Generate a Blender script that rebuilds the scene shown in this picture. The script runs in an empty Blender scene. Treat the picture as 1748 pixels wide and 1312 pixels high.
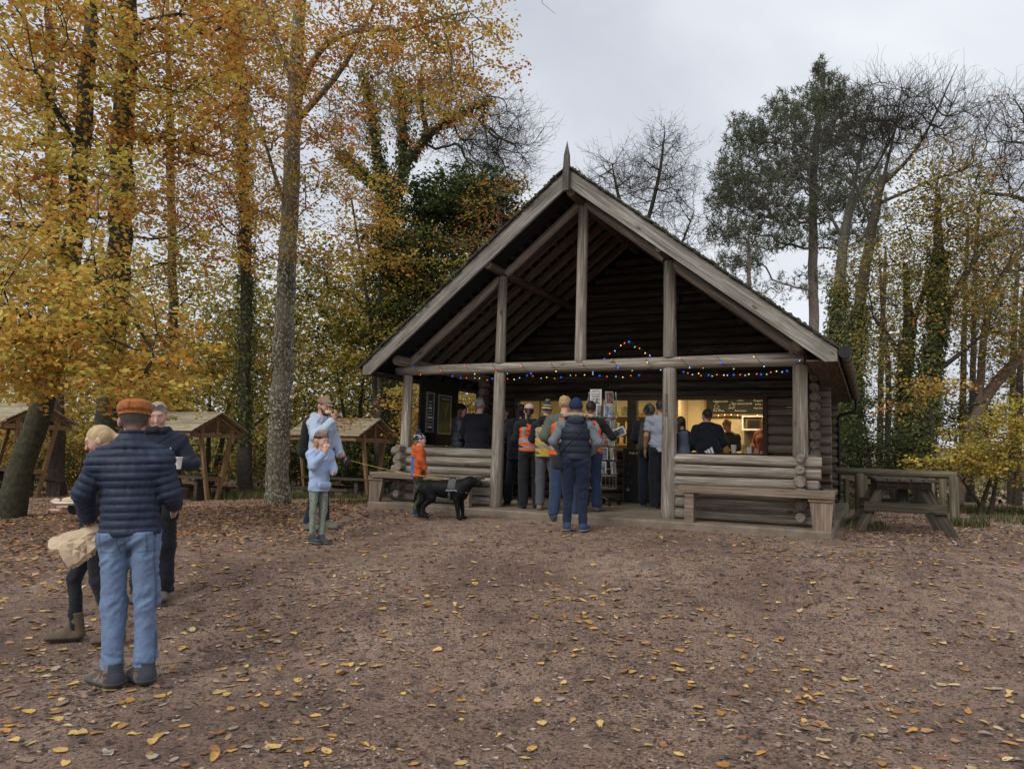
import bpy, math, random
import numpy as np
from math import sin, cos, pi, radians, sqrt, atan2
from mathutils import Vector, Matrix

# ------------------------------------------------------------------ camera, world, sun, exposure
scene = bpy.context.scene
COL = scene.collection
rnd = random.Random(7)
rng = np.random.default_rng(11)

CAMH = 0.85
F_PX, PITCH, ROLL = 1242.0, 0.0922, 0.0265
_f = np.array([0, cos(PITCH), sin(PITCH)])
_u0 = np.array([0, -sin(PITCH), cos(PITCH)])
_x = np.array([1.0, 0, 0])
CAM_R = cos(ROLL) * _x + sin(ROLL) * _u0
CAM_U = -sin(ROLL) * _x + cos(ROLL) * _u0
CAM_F = _f
cam_data = bpy.data.cameras.new('camera')
cam_data.sensor_width = 36.0
cam_data.lens = 36.0 * F_PX / 1748.0
cam_data.clip_start = 0.05
cam_data.clip_end = 2000
cam = bpy.data.objects.new('camera', cam_data)
COL.objects.link(cam)
M = Matrix.Identity(4)
for i in range(3):
    M[i][0] = CAM_R[i]; M[i][1] = CAM_U[i]; M[i][2] = -CAM_F[i]
M[2][3] = CAMH
cam.matrix_world = M
scene.camera = cam

def at(px, py, Y):
    """world point at depth Y (metres ahead) seen along a direction of the survey photograph"""
    d = CAM_F + (px - 874) / F_PX * CAM_R + (656 - py) / F_PX * CAM_U
    d = d * (Y / d[1])
    return np.array([d[0], d[1], d[2] + CAMH])

SUN_EL, SUN_ROT = radians(42), radians(150)
world = bpy.data.worlds.new('World')
scene.world = world
world.use_nodes = True
wn, wl = world.node_tree.nodes, world.node_tree.links
wn.clear()
w_out = wn.new('ShaderNodeOutputWorld'); w_bg = wn.new('ShaderNodeBackground')
w_sky = wn.new('ShaderNodeTexSky'); w_sky.sky_type = 'NISHITA'; w_sky.sun_disc = False
w_sky.sun_elevation = SUN_EL; w_sky.sun_rotation = SUN_ROT
w_tc = wn.new('ShaderNodeTexCoord')
w_map = wn.new('ShaderNodeMapping'); w_map.inputs['Scale'].default_value = (1.0, 1.0, 2.2)
w_n1 = wn.new('ShaderNodeTexNoise'); w_n1.inputs['Scale'].default_value = 1.35; w_n1.inputs['Detail'].default_value = 5; w_n1.inputs['Roughness'].default_value = 0.5; w_n1.inputs['Distortion'].default_value = 0.35
w_cr = wn.new('ShaderNodeValToRGB')
cr = w_cr.color_ramp
cr.elements[0].position = 0.30; cr.elements[0].color = (4.2, 4.5, 5.1, 1)
cr.elements[1].position = 0.72; cr.elements[1].color = (7.3, 7.55, 8.0, 1)
e = cr.elements.new(0.5); e.color = (5.35, 5.6, 6.15, 1)
w_mix = wn.new('ShaderNodeMix'); w_mix.data_type = 'RGBA'; w_mix.inputs[0].default_value = 0.93
w_bg.inputs['Strength'].default_value = 0.1
wl.new(w_tc.outputs['Generated'], w_map.inputs['Vector']); wl.new(w_map.outputs[0], w_n1.inputs['Vector'])
wl.new(w_n1.outputs[0], w_cr.inputs[0])
wl.new(w_sky.outputs[0], w_mix.inputs[6]); wl.new(w_cr.outputs[0], w_mix.inputs[7])
wl.new(w_mix.outputs[2], w_bg.inputs['Color']); wl.new(w_bg.outputs[0], w_out.inputs['Surface'])

sun_d = bpy.data.lights.new('sun', 'SUN'); sun_d.energy = 1.5; sun_d.angle = radians(30); sun_d.color = (1.0, 0.96, 0.9)
sun = bpy.data.objects.new('sun', sun_d); COL.objects.link(sun)
sun.rotation_euler = (radians(48), 0, radians(-38))

scene.view_settings.view_transform = 'Standard'
scene.view_settings.look = 'None'
scene.view_settings.exposure = 0.36
scene.view_settings.gamma = 1.0
scene.view_settings.use_curve_mapping = False
scene.cycles.max_bounces = 6
scene.cycles.diffuse_bounces = 3
scene.cycles.glossy_bounces = 2
scene.cycles.transmission_bounces = 3
scene.cycles.transparent_max_bounces = 4
scene.cycles.sample_clamp_indirect = 4.0
scene.cycles.use_denoising = True

# ------------------------------------------------------------------ helpers
def link(o, parent=None):
    COL.objects.link(o)
    if parent is not None:
        o.parent = parent
    return o

def empty(name, loc=(0, 0, 0), rz=0.0, label=None, cat=None, group=None, kind=None):
    o = bpy.data.objects.new(name, None); COL.objects.link(o)
    o.empty_display_size = 0.1
    o.location = loc; o.rotation_euler = (0, 0, rz)
    return tag(o, label, cat, group, kind)

def tag(o, label=None, cat=None, group=None, kind=None):
    if label: o['label'] = label
    if cat: o['category'] = cat
    if group: o['group'] = group
    if kind: o['kind'] = kind
    return o

def mesh_np(name, V, Fq, mats, parent=None, smooth=True, col=None, mi=None, loc=None, kind=None):
    """fast mesh from numpy: V (n,3), Fq list of (m,k) arrays (k = 3 or 4 or more)"""
    me = bpy.data.meshes.new(name)
    V = np.asarray(V, dtype=np.float32)
    if isinstance(Fq, np.ndarray): Fq = [Fq]
    Fq = [f for f in Fq if len(f)]
    idx = np.concatenate([f.reshape(-1) for f in Fq]).astype(np.int32)
    cnt = np.concatenate([np.full(len(f), f.shape[1]) for f in Fq]).astype(np.int32)
    st = np.concatenate([[0], np.cumsum(cnt)[:-1]]).astype(np.int32)
    me.vertices.add(len(V)); me.vertices.foreach_set('co', V.reshape(-1))
    me.loops.add(len(idx)); me.loops.foreach_set('vertex_index', idx)
    me.polygons.add(len(cnt)); me.polygons.foreach_set('loop_start', st)
    try: me.polygons.foreach_set('loop_total', cnt)
    except Exception: pass
    me.polygons.foreach_set('use_smooth', np.full(len(cnt), smooth))
    for m in (mats if isinstance(mats, (list, tuple)) else [mats]): me.materials.append(m)
    if mi is not None: me.polygons.foreach_set('material_index', np.asarray(mi, dtype=np.int32))
    if col is not None:
        a = me.color_attributes.new('Col', 'FLOAT_COLOR', 'POINT')
        c = np.ones((len(V), 4), dtype=np.float32); c[:, :3] = col
        a.data.foreach_set('color', c.reshape(-1))
    me.update(calc_edges=True)
    o = bpy.data.objects.new(name, me); COL.objects.link(o)
    if parent is not None: o.parent = parent
    if loc is not None: o.location = loc
    if kind: o['kind'] = kind
    return o

class MB:
    """small mesh collector: boxes, tubes, polygons with material indices"""
    def __init__(s): s.v = []; s.f = []; s.m = []; s.sm = []
    def add(s, vs, fs, mi=0, smooth=False):
        b = len(s.v); s.v += [tuple(map(float, v)) for v in vs]
        for f in fs: s.f.append(tuple(b + i for i in f)); s.m.append(mi); s.sm.append(smooth)
    def box(s, c, d, R=None, mi=0, bev=0.0):
        hx, hy, hz = d[0] / 2, d[1] / 2, d[2] / 2
        if bev > 0:
            b = min(bev, hx * .9, hy * .9, hz * .9); P = []
            for sx in (-1, 1):
                for sy in (-1, 1):
                    for sz in (-1, 1):
                        P += [(sx * (hx - b), sy * (hy - b), sz * hz), (sx * (hx - b), sy * hy, sz * (hz - b)), (sx * hx, sy * (hy - b), sz * (hz - b))]
            def k(sx, sy, sz, j): return ((sx > 0) * 4 + (sy > 0) * 2 + (sz > 0)) * 3 + j
            F = []
            for sz in (-1, 1): F.append([k(-1, -1, sz, 0), k(1, -1, sz, 0), k(1, 1, sz, 0), k(-1, 1, sz, 0)][::sz])
            for sy in (-1, 1): F.append([k(-1, sy, -1, 1), k(1, sy, -1, 1), k(1, sy, 1, 1), k(-1, sy, 1, 1)][::-sy])
            for sx in (-1, 1): F.append([k(sx, -1, -1, 2), k(sx, 1, -1, 2), k(sx, 1, 1, 2), k(sx, -1, 1, 2)][::sx])
            for sy in (-1, 1):
                for sz in (-1, 1): F.append([k(-1, sy, sz, 0), k(1, sy, sz, 0), k(1, sy, sz, 1), k(-1, sy, sz, 1)][::sy * sz * 1])
            for sx in (-1, 1):
                for sz in (-1, 1): F.append([k(sx, -1, sz, 0), k(sx, 1, sz, 0), k(sx, 1, sz, 2), k(sx, -1, sz, 2)][::-sx * sz])
            for sx in (-1, 1):
                for sy in (-1, 1): F.append([k(sx, sy, -1, 1), k(sx, sy, 1, 1), k(sx, sy, 1, 2), k(sx, sy, -1, 2)][::sx * sy])
            for sx in (-1, 1):
                for sy in (-1, 1):
                    for sz in (-1, 1): F.append([k(sx, sy, sz, 0), k(sx, sy, sz, 1), k(sx, sy, sz, 2)][::-sx * sy * sz])
        else:
            P = [(sx * hx, sy * hy, sz * hz) for sx in (-1, 1) for sy in (-1, 1) for sz in (-1, 1)]
            F = [(0, 1, 3, 2), (4, 6, 7, 5), (0, 4, 5, 1), (2, 3, 7, 6), (0, 2, 6, 4), (1, 5, 7, 3)]
        P = np.array(P)
        if R is not None: P = P @ np.asarray(R).T
        P = P + np.asarray(c)
        s.add(P, F, mi)
    def beam(s, a, b, w, h, up=(0, 0, 1), mi=0, bev=0.0, ext=0.0):
        """box between two points, w across, h along 'up'"""
        a = np.asarray(a, float); b = np.asarray(b, float); d = b - a; L = np.linalg.norm(d); x = d / L
        y = np.cross(up, x); y /= np.linalg.norm(y); z = np.cross(x, y)
        s.box((a + b) / 2, (L + 2 * ext, w, h), np.column_stack([x, y, z]), mi, bev)
    def tube(s, pts, rad, n=8, mi=0, caps=True, cmi=None, smooth=True, flat=1.0):
        pts = np.asarray(pts, float)
        if np.isscalar(rad): rad = [rad] * len(pts)
        T = np.gradient(pts, axis=0); T /= np.linalg.norm(T, axis=1)[:, None] + 1e-12
        up = np.array([0, 0, 1.0]) if abs(T[0][2]) < .9 else np.array([0, 1.0, 0])
        X = np.cross(up, T[0]); X /= np.linalg.norm(X)
        V = []
        for i, p in enumerate(pts):
            X = X - T[i] * (X @ T[i]); X /= np.linalg.norm(X); Yv = np.cross(T[i], X)
            for k in range(n):
                a = 2 * pi * k / n
                V.append(p + rad[i] * (cos(a) * X + flat * sin(a) * Yv))
        F = [(i * n + k, i * n + (k + 1) % n, (i + 1) * n + (k + 1) % n, (i + 1) * n + k) for i in range(len(pts) - 1) for k in range(n)]
        s.add(V, F, mi, smooth)
        if caps:
            s.add(V[:n], [tuple(range(n - 1, -1, -1))], mi if cmi is None else cmi)
            s.add(V[-n:], [tuple(range(n))], mi if cmi is None else cmi)
    def poly(s, P, mi=0): s.add(P, [tuple(range(len(P)))], mi)
    def prism(s, P, d, mi=0):
        """polygon P (list of 3-D points) extruded by vector d, closed"""
        P = [np.asarray(p, float) for p in P]; n = len(P); Q = [p + np.asarray(d, float) for p in P]
        s.add(P + Q, [tuple(range(n - 1, -1, -1)), tuple(range(n, 2 * n))] + [(i, (i + 1) % n, n + (i + 1) % n, n + i) for i in range(n)], mi)
    def build(s, name, mats, parent=None, loc=None, kind=None):
        me = bpy.data.meshes.new(name); me.from_pydata(s.v, [], s.f)
        for m in (mats if isinstance(mats, (list, tuple)) else [mats]): me.materials.append(m)
        me.polygons.foreach_set('material_index', s.m); me.polygons.foreach_set('use_smooth', s.sm)
        o = bpy.data.objects.new(name, me); COL.objects.link(o)
        if parent is not None: o.parent = parent
        if loc is not None: o.location = loc
        if kind: o['kind'] = kind
        return o

# ------------------------------------------------------------------ materials
def mat_new(name):
    m = bpy.data.materials.new(name); m.use_nodes = True
    nt = m.node_tree; nt.nodes.clear()
    o = nt.nodes.new('ShaderNodeOutputMaterial'); b = nt.nodes.new('ShaderNodeBsdfPrincipled')
    nt.links.new(b.outputs[0], o.inputs[0])
    b.inputs['Specular IOR Level'].default_value = 0.3
    return m, nt, b

def N(nt, t, **kw):
    n = nt.nodes.new(t)
    for k, v in kw.items():
        if k in n.inputs.keys() if isinstance(k, str) else False: n.inputs[k].default_value = v
        else: setattr(n, k, v)
    return n

def ramp(nt, fac, stops):
    r = nt.nodes.new('ShaderNodeValToRGB'); els = r.color_ramp.elements
    els[0].position, els[0].color = stops[0][0], (*stops[0][1], 1)
    els[1].position, els[1].color = stops[-1][0], (*stops[-1][1], 1)
    for p, c in stops[1:-1]:
        e = els.new(p); e.color = (*c, 1)
    nt.links.new(fac, r.inputs[0]); return r.outputs[0]

def noise(nt, vec, scale, detail=4, rough=.55, dist=0.0):
    n = nt.nodes.new('ShaderNodeTexNoise'); n.inputs['Scale'].default_value = scale; n.inputs['Detail'].default_value = detail
    n.inputs['Roughness'].default_value = rough; n.inputs['Distortion'].default_value = dist
    if vec is not None: nt.links.new(vec, n.inputs['Vector'])
    return n.outputs[0]

def mixc(nt, fac, a, b, mode='MIX'):
    m = nt.nodes.new('ShaderNodeMix'); m.data_type = 'RGBA'; m.blend_type = mode
    if hasattr(fac, 'links'): nt.links.new(fac, m.inputs[0])
    else: m.inputs[0].default_value = fac
    for s, i in ((a, 6), (b, 7)):
        if hasattr(s, 'links'): nt.links.new(s, m.inputs[i])
        else: m.inputs[i].default_value = (*s, 1)
    return m.outputs[2]

def mth(nt, op, a, b=None):
    m = nt.nodes.new('ShaderNodeMath'); m.operation = op
    for s, i in ((a, 0), (b, 1)):
        if s is None: continue
        if hasattr(s, 'links'): nt.links.new(s, m.inputs[i])
        else: m.inputs[i].default_value = s
    return m.outputs[0]

def bump(nt, b, h, strength=.4, dist=.02):
    n = nt.nodes.new('ShaderNodeBump'); n.inputs['Strength'].default_value = strength; n.inputs['Distance'].default_value = dist
    nt.links.new(h, n.inputs['Height']); nt.links.new(n.outputs[0], b.inputs['Normal'])

def coords(nt, scale=(1, 1, 1), rand=True, kind='Object'):
    tc = nt.nodes.new('ShaderNodeTexCoord'); v = tc.outputs[kind]
    if rand:
        oi = nt.nodes.new('ShaderNodeObjectInfo'); mm = nt.nodes.new('ShaderNodeVectorMath'); mm.operation = 'SCALE'
        cb = nt.nodes.new('ShaderNodeCombineXYZ')
        for i in range(3): nt.links.new(oi.outputs['Random'], cb.inputs[i])
        nt.links.new(cb.outputs[0], mm.inputs[0]); mm.inputs['Scale'].default_value = 37.0
        ad = nt.nodes.new('ShaderNodeVectorMath'); nt.links.new(v, ad.inputs[0]); nt.links.new(mm.outputs[0], ad.inputs[1]); v = ad.outputs[0]
    mp = nt.nodes.new('ShaderNodeMapping'); mp.inputs['Scale'].default_value = scale
    nt.links.new(v, mp.inputs['Vector']); return mp.outputs[0]

def simple(name, col, rough=.8, spec=.3, metal=0.0, var=.12, scale=20, bmp=0.0, bscale=60, bdist=.004):
    m, nt, b = mat_new(name); c = coords(nt)
    n = noise(nt, c, scale, 4)
    lo = tuple(x * (1 - var) for x in col); hi = tuple(min(1, x * (1 + var)) for x in col)
    nt.links.new(ramp(nt, n, [(.3, lo), (.7, hi)]), b.inputs['Base Color'])
    b.inputs['Roughness'].default_value = rough; b.inputs['Specular IOR Level'].default_value = spec; b.inputs['Metallic'].default_value = metal
    if bmp > 0: bump(nt, b, noise(nt, c, bscale, 4), bmp, bdist)
    return m

def wood(name, dark, mid, light, axis=0, green=0.0, gl=1.0, knots=True, fine=1.0):
    """weathered timber, grain along one object axis; green = algae share"""
    m, nt, b = mat_new(name)
    s = [14 * fine, 14 * fine, 14 * fine]; s[axis] = .9
    c = coords(nt, tuple(s)); c0 = coords(nt)
    n1 = noise(nt, c, 1.6, 6, .65, .6)
    s2 = [60 * fine, 60 * fine, 60 * fine]; s2[axis] = 1.6
    n2 = noise(nt, coords(nt, tuple(s2)), 1.0, 4, .6)
    n3 = noise(nt, c0, 1.7, 3)
    g = ramp(nt, n1, [(.30, dark), (.48, mid), (.66, light)])
    g = mixc(nt, mth(nt, 'MULTIPLY', ramp(nt, n2, [(.42, (1, 1, 1)), (.56, (0, 0, 0))]), .55), g, tuple(x * .45 for x in dark))
    g = mixc(nt, mth(nt, 'MULTIPLY', ramp(nt, n3, [(.35, (0, 0, 0)), (.65, (1, 1, 1))]), .35), g, tuple(x * .8 for x in mid))
    if knots:
        s3 = [7, 7, 7]; s3[axis] = 3.0
        vo = nt.nodes.new('ShaderNodeTexVoronoi'); vo.inputs['Scale'].default_value = .8; nt.links.new(coords(nt, tuple(s3)), vo.inputs['Vector'])
        g = mixc(nt, mth(nt, 'MULTIPLY', ramp(nt, vo.outputs['Distance'], [(.07, (1, 1, 1)), (.14, (0, 0, 0))]), .75), g, tuple(x * .35 for x in dark))
    if green > 0:
        n4 = noise(nt, c0, 2.3, 5, .6)
        g = mixc(nt, mth(nt, 'MULTIPLY', ramp(nt, n4, [(.62 - green * .35, (0, 0, 0)), (.75 - green * .2, (1, 1, 1))]), min(.9, .35 + green)), g, (.085, .1, .045))
    # each log or board has its own tone
    oi = nt.nodes.new('ShaderNodeObjectInfo')
    hv = nt.nodes.new('ShaderNodeHueSaturation'); nt.links.new(g, hv.inputs['Color'])
    mr = nt.nodes.new('ShaderNodeMapRange'); mr.inputs[3].default_value = .8 * gl; mr.inputs[4].default_value = 1.15 * gl
    nt.links.new(oi.outputs['Random'], mr.inputs[0]); nt.links.new(mr.outputs[0], hv.inputs['Value'])
    nt.links.new(hv.outputs[0], b.inputs['Base Color'])
    b.inputs['Roughness'].default_value = .85; b.inputs['Specular IOR Level'].default_value = .25
    bump(nt, b, mth(nt, 'ADD', mth(nt, 'MULTIPLY', n2, .6), n1), .6, .006)
    return m

def endgrain(name, dark, light):
    m, nt, b = mat_new(name)
    c = coords(nt, rand=False)
    n = noise(nt, coords(nt), 14, 5, .7)
    ln = nt.nodes.new('ShaderNodeVectorMath'); ln.operation = 'LENGTH'; nt.links.new(coords(nt, (0, 1, 1), False), ln.inputs[0])
    r = mth(nt, 'ADD', mth(nt, 'MULTIPLY', ln.outputs['Value'], 420.0), mth(nt, 'MULTIPLY', n, 9.0)); wv = mth(nt, 'SINE', r)
    g = mixc(nt, ramp(nt, wv, [(.0, (.1, .1, .1)), (.9, (.75, .75, .75))]), dark, light)
    g = mixc(nt, ramp(nt, n, [(.36, (.8, .8, .8)), (.50, (.0, .0, .0))]), g, tuple(x * .45 for x in dark))
    g = mixc(nt, ramp(nt, ln.outputs['Value'], [(.055, (0, 0, 0)), (.075, (.7, .7, .7))]), g, tuple(x * .8 for x in dark))
    nt.links.new(g, b.inputs['Base Color']); b.inputs['Roughness'].default_value = .9
    bump(nt, b, mth(nt, 'ADD', n, wv), .4, .004)
    return m

MAT = {}
MAT['log'] = wood('log_weathered', (.115, .09, .066), (.26, .222, .178), (.47, .425, .365), 0)
MAT['post'] = wood('post_weathered', (.17, .13, .095), (.30, .26, .21), (.42, .38, .32), 2)
MAT['end'] = endgrain('log_end', (.15, .12, .095), (.46, .38, .30))
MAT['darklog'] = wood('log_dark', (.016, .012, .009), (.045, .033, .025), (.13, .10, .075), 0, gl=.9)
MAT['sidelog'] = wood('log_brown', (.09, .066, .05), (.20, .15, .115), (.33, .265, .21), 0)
MAT['board'] = wood('barge_board', (.10, .088, .074), (.235, .215, .185), (.39, .365, .325), 0, green=.12)
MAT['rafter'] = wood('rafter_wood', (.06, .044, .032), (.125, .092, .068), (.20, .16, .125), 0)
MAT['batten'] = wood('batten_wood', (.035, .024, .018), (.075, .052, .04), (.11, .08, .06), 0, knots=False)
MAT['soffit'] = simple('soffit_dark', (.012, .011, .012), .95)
MAT['bench'] = wood('bench_wood', (.11, .078, .05), (.23, .175, .125), (.34, .275, .205), 0)
MAT['benchleg'] = wood('bench_leg_wood', (.13, .09, .065), (.24, .18, .135), (.33, .26, .2), 2)
MAT['mossy'] = wood('mossy_timber', (.075, .062, .04), (.15, .125, .082), (.25, .215, .15), 0, green=.10)
MAT['mossyv'] = wood('mossy_post', (.06, .055, .032), (.12, .11, .065), (.2, .18, .12), 2, green=.35)
MAT['pictable'] = wood('picnic_timber', (.03, .026, .02), (.075, .062, .045), (.15, .125, .09), 0, green=.03)
MAT['shelter'] = wood('shelter_timber', (.13, .075, .035), (.26, .155, .075), (.36, .24, .13), 0)
MAT['shelterroof'] = wood('shelter_shingle', (.17, .14, .085), (.36, .30, .195), (.55, .48, .35), 0, green=.03)
MAT['concrete'] = simple('concrete_step', (.20, .16, .12), .95, var=.3, scale=5, bmp=.4, bscale=40)
MAT['shingle'] = simple('roof_shingle', (.05, .045, .035), .95, var=.4, scale=9, bmp=.5)
MAT['black'] = simple('black_plastic', (.012, .012, .013), .45)
MAT['metal'] = simple('grey_metal', (.35, .35, .36), .4, metal=.7)
MAT['cream'] = simple('cream_wall', (.58, .48, .30), .7, var=.05)
MAT['chalk'] = simple('chalkboard', (.025, .028, .024), .8, var=.3)
MAT['white'] = simple('white_paint', (.75, .74, .7), .6, var=.04)
MAT['framewood'] = simple('pine_shelf', (.28, .15, .06), .6, var=.2, scale=8)
MAT['darkwood'] = simple('dark_wood', (.05, .033, .022), .7, var=.3, scale=12)

def emis(name, col, s):
    m, nt, b = mat_new(name); b.inputs['Base Color'].default_value = (*col, 1)
    b.inputs['Emission Color'].default_value = (*col, 1); b.inputs['Emission Strength'].default_value = s
    return m

def vcol_mat(name, rough=.85, transl=0.0, bmp=0.0, bscale=300, bdist=.002, sheen=0.0, spec=.25, var=.0, vscale=30):
    """colour from the mesh's own 'Col' attribute"""
    m, nt, b = mat_new(name)
    a = nt.nodes.new('ShaderNodeVertexColor'); a.layer_name = 'Col'
    c = a.outputs[0]
    if var > 0:
        n = noise(nt, coords(nt), vscale, 5, .6)
        c = mixc(nt, 1.0, c, ramp(nt, n, [(.3, (1 - var,) * 3), (.7, (1 + var,) * 3)]), 'MULTIPLY')
    nt.links.new(c, b.inputs['Base Color'])
    b.inputs['Roughness'].default_value = rough; b.inputs['Specular IOR Level'].default_value = spec
    if sheen: b.inputs['Sheen Weight'].default_value = sheen
    if bmp > 0: bump(nt, b, noise(nt, coords(nt), bscale, 3), bmp, bdist)
    if transl > 0:
        t = nt.nodes.new('ShaderNodeBsdfTranslucent'); nt.links.new(c, t.inputs['Color'])
        mx = nt.nodes.new('ShaderNodeMixShader'); mx.inputs[0].default_value = transl
        nt.links.new(b.outputs[0], mx.inputs[1]); nt.links.new(t.outputs[0], mx.inputs[2])
        nt.links.new(mx.outputs[0], nt.nodes['Material Output'].inputs[0])
    return m
MAT['leaf'] = vcol_mat('autumn_leaf', .6, .45, spec=.3)
MAT['bark'] = vcol_mat('bark', .95, 0, bmp=.6, bscale=25, bdist=.012, var=.45, vscale=14)
m, nt, b = mat_new('lichen_bark'); c = coords(nt, (1, 1, .55), False)
n1 = noise(nt, c, 2.2, 5, .6); vo = nt.nodes.new('ShaderNodeTexVoronoi'); vo.inputs['Scale'].default_value = 15; nt.links.new(coords(nt, (1, 1, .8), False), vo.inputs['Vector']); n2 = noise(nt, c, 22, 5, .7)
g = ramp(nt, n1, [(.35, (.055, .05, .028)), (.5, (.11, .085, .05)), (.65, (.16, .15, .10))])
lich = mth(nt, 'MULTIPLY', ramp(nt, vo.outputs['Distance'], [(.22, (1, 1, 1)), (.36, (0, 0, 0))]), ramp(nt, noise(nt, c, 1.7, 3), [(.38, (0, 0, 0)), (.50, (1, 1, 1))]))
g = mixc(nt, mth(nt, 'MULTIPLY', lich, .9), g, (.55, .54, .47)); g = mixc(nt, ramp(nt, n2, [(.50, (0, 0, 0)), (.62, (.75, .75, .75))]), g, (.38, .38, .31))
nt.links.new(g, b.inputs['Base Color']); b.inputs['Roughness'].default_value = .95; bump(nt, b, n2, .5, .01); MAT['lichen'] = m
MAT['litter'] = vcol_mat('fallen_leaf', .7, 0, spec=.3, var=.2, vscale=60)
MAT['skin'] = vcol_mat('skin', .55, 0, spec=.4)
MAT['cloth'] = vcol_mat('cloth', .9, 0, bmp=.25, bscale=350, bdist=.0015, sheen=.1, var=.12, vscale=45)
MAT['quilt'] = vcol_mat('quilted_nylon', .55, 0, bmp=.3, bscale=45, bdist=.004, spec=.28, var=.15, vscale=30)
MAT['fur'] = vcol_mat('fur', .62, 0, bmp=.3, bscale=160, bdist=.002, spec=.18)
MAT['hair'] = vcol_mat('hair', .6, 0, bmp=.5, bscale=120, bdist=.003, spec=.4, var=.2, vscale=80)
MAT['knit'] = vcol_mat('knit', .95, 0, bmp=.5, bscale=220, bdist=.003, var=.15, vscale=90)
# ------------------------------------------------------------------ ground
GP = np.array([(0, 0, -.8), (-2.5, 4.65, -.66), (0, 4, -.67), (2.5, 4.4, -.62), (0, 7, -.39), (.75, 9.4, -.17), (-.2, 10.4, -.08), (1.2, 9.9, -.08), (2.6, 9.1, -.08), (3.9, 8.6, -.10), (-2.63, 10.1, -.30), (-2.3, 8.8, -.34),
    (-1.2, 10.7, -.09), (-1.3, 11.4, -.08), (-2.3, 12.0, -.09), (4.4, 8.7, -.11), (6, 9.9, -.13), (7, 12.5, -.15), (-5.2, 16.6, -.47), (-9, 21, -.89), (-4, 24, -.9),
    (-12, 16, -.8), (-6, 10, -.5), (-6, 6, -.62), (12, 18, -.22), (8, 17, -.2), (5, 5, -.5), (10, 8, -.3), (2, 12, -.15), (4, 16, -.2), (-2, 16, -.4), (2, 25, -.6), (0, 45, -1.2), (25, 45, -3.0),
    (-25, 45, -1.2), (18, 30, -1.2), (-20, 25, -1.0), (-10, -8, -1.2), (10, -8, -1.2), (0, -12, -1.3)])
def G(x, y):
    x = np.asarray(x, float); y = np.asarray(y, float)
    num = 0; den = 0
    for a, b, c in GP:
        w = 1.0 / ((x - a) ** 2 + (y - b) ** 2 + .7) ** 1.7
        num = num + w * c; den = den + w
    return num / den

def fbm(x, y, s, seed=0, oct=4):
    """cheap value noise"""
    r = np.random.default_rng(seed); tab = r.random((64, 64)); out = 0; amp = 1; tot = 0
    for o in range(oct):
        X = x / s; Y = y / s; i = np.floor(X).astype(int); j = np.floor(Y).astype(int); fx = X - i; fy = Y - j
        fx = fx * fx * (3 - 2 * fx); fy = fy * fy * (3 - 2 * fy)
        a = tab[i % 64, j % 64]; b = tab[(i + 1) % 64, j % 64]; c = tab[i % 64, (j + 1) % 64]; d = tab[(i + 1) % 64, (j + 1) % 64]
        out = out + amp * ((a * (1 - fx) + b * fx) * (1 - fy) + (c * (1 - fx) + d * fx) * fy); tot += amp
        amp *= .5; s *= .5
    return out / tot - .5

def ground_rows():
    near = np.arange(-3, 9, .05); mid = np.arange(9, 22, .12); far = np.concatenate([np.arange(22, 60, .8), np.array([60, 70, 90, 130, 200, 400, 900])])
    return np.concatenate([[-12, -8, -5], near, mid, far])
ys = ground_rows()
tx = np.linspace(-1, 1, 241); tx = np.sign(tx) * (np.abs(tx) ** 1.15)
XX = []; YY = []
for y in ys:
    w = 9 + max(0, y) * 1.0 if y < 60 else 9 + y * 1.4
    XX.append(tx * w); YY.append(np.full_like(tx, y))
XX = np.array(XX); YY = np.array(YY)
ZZ = G(XX, YY)
near = np.clip(1 - (YY - 16) / 10, 0, 1)
ZZ = ZZ + near * (fbm(XX, YY, .9, 3, 5) * .045 + fbm(XX, YY, .16, 5, 3) * .016)
ZZ = np.where(YY > 50, ZZ - (YY - 50) * .03, ZZ)
V = np.stack([XX, YY, ZZ], -1).reshape(-1, 3)
nr, nc = XX.shape
ii = (np.arange(nr - 1)[:, None] * nc + np.arange(nc - 1)[None]).reshape(-1)
Fg = np.stack([ii, ii + 1, ii + nc + 1, ii + nc], 1)
m, nt, b = mat_new('dirt_ground')
c = coords(nt, rand=False)
nbig = noise(nt, c, .75, 6, .62, .4); nmid = noise(nt, c, 5.5, 6, .7, .3); nf = noise(nt, c, 55, 5, .75); ngr = noise(nt, c, 190, 3, .6)
g = ramp(nt, nbig, [(.32, (.36, .228, .160)), (.50, (.58, .38, .275)), (.68, (.76, .525, .39))])
g = mixc(nt, mth(nt, 'MULTIPLY', ramp(nt, nmid, [(.40, (1, 1, 1)), (.52, (0, 0, 0))]), .6), g, (.21, .148, .12))
g = mixc(nt, mth(nt, 'MULTIPLY', ramp(nt, nf, [(.42, (1, 1, 1)), (.50, (0, 0, 0))]), .85), g, (.06, .042, .034))
g = mixc(nt, mth(nt, 'MULTIPLY', ramp(nt, ngr, [(.56, (0, 0, 0)), (.66, (1, 1, 1))]), .7), g, (.62, .47, .39))
nt.links.new(g, b.inputs['Base Color'])
rr = ramp(nt, nbig, [(.3, (.75,) * 3), (.7, (.97,) * 3)]); nt.links.new(rr, b.inputs['Roughness'])
b.inputs['Specular IOR Level'].default_value = .25
bump(nt, b, mth(nt, 'ADD', mth(nt, 'MULTIPLY', nmid, 1.2), mth(nt, 'ADD', mth(nt, 'MULTIPLY', nf, 1.3), mth(nt, 'MULTIPLY', ngr, .6))), 1.0, .04)
MAT['dirt'] = m
ground = mesh_np('ground', V, Fg, MAT['dirt'], smooth=True)
tag(ground, 'reddish brown trodden earth clearing strewn with fallen autumn leaves', None, None, 'structure')

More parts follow.
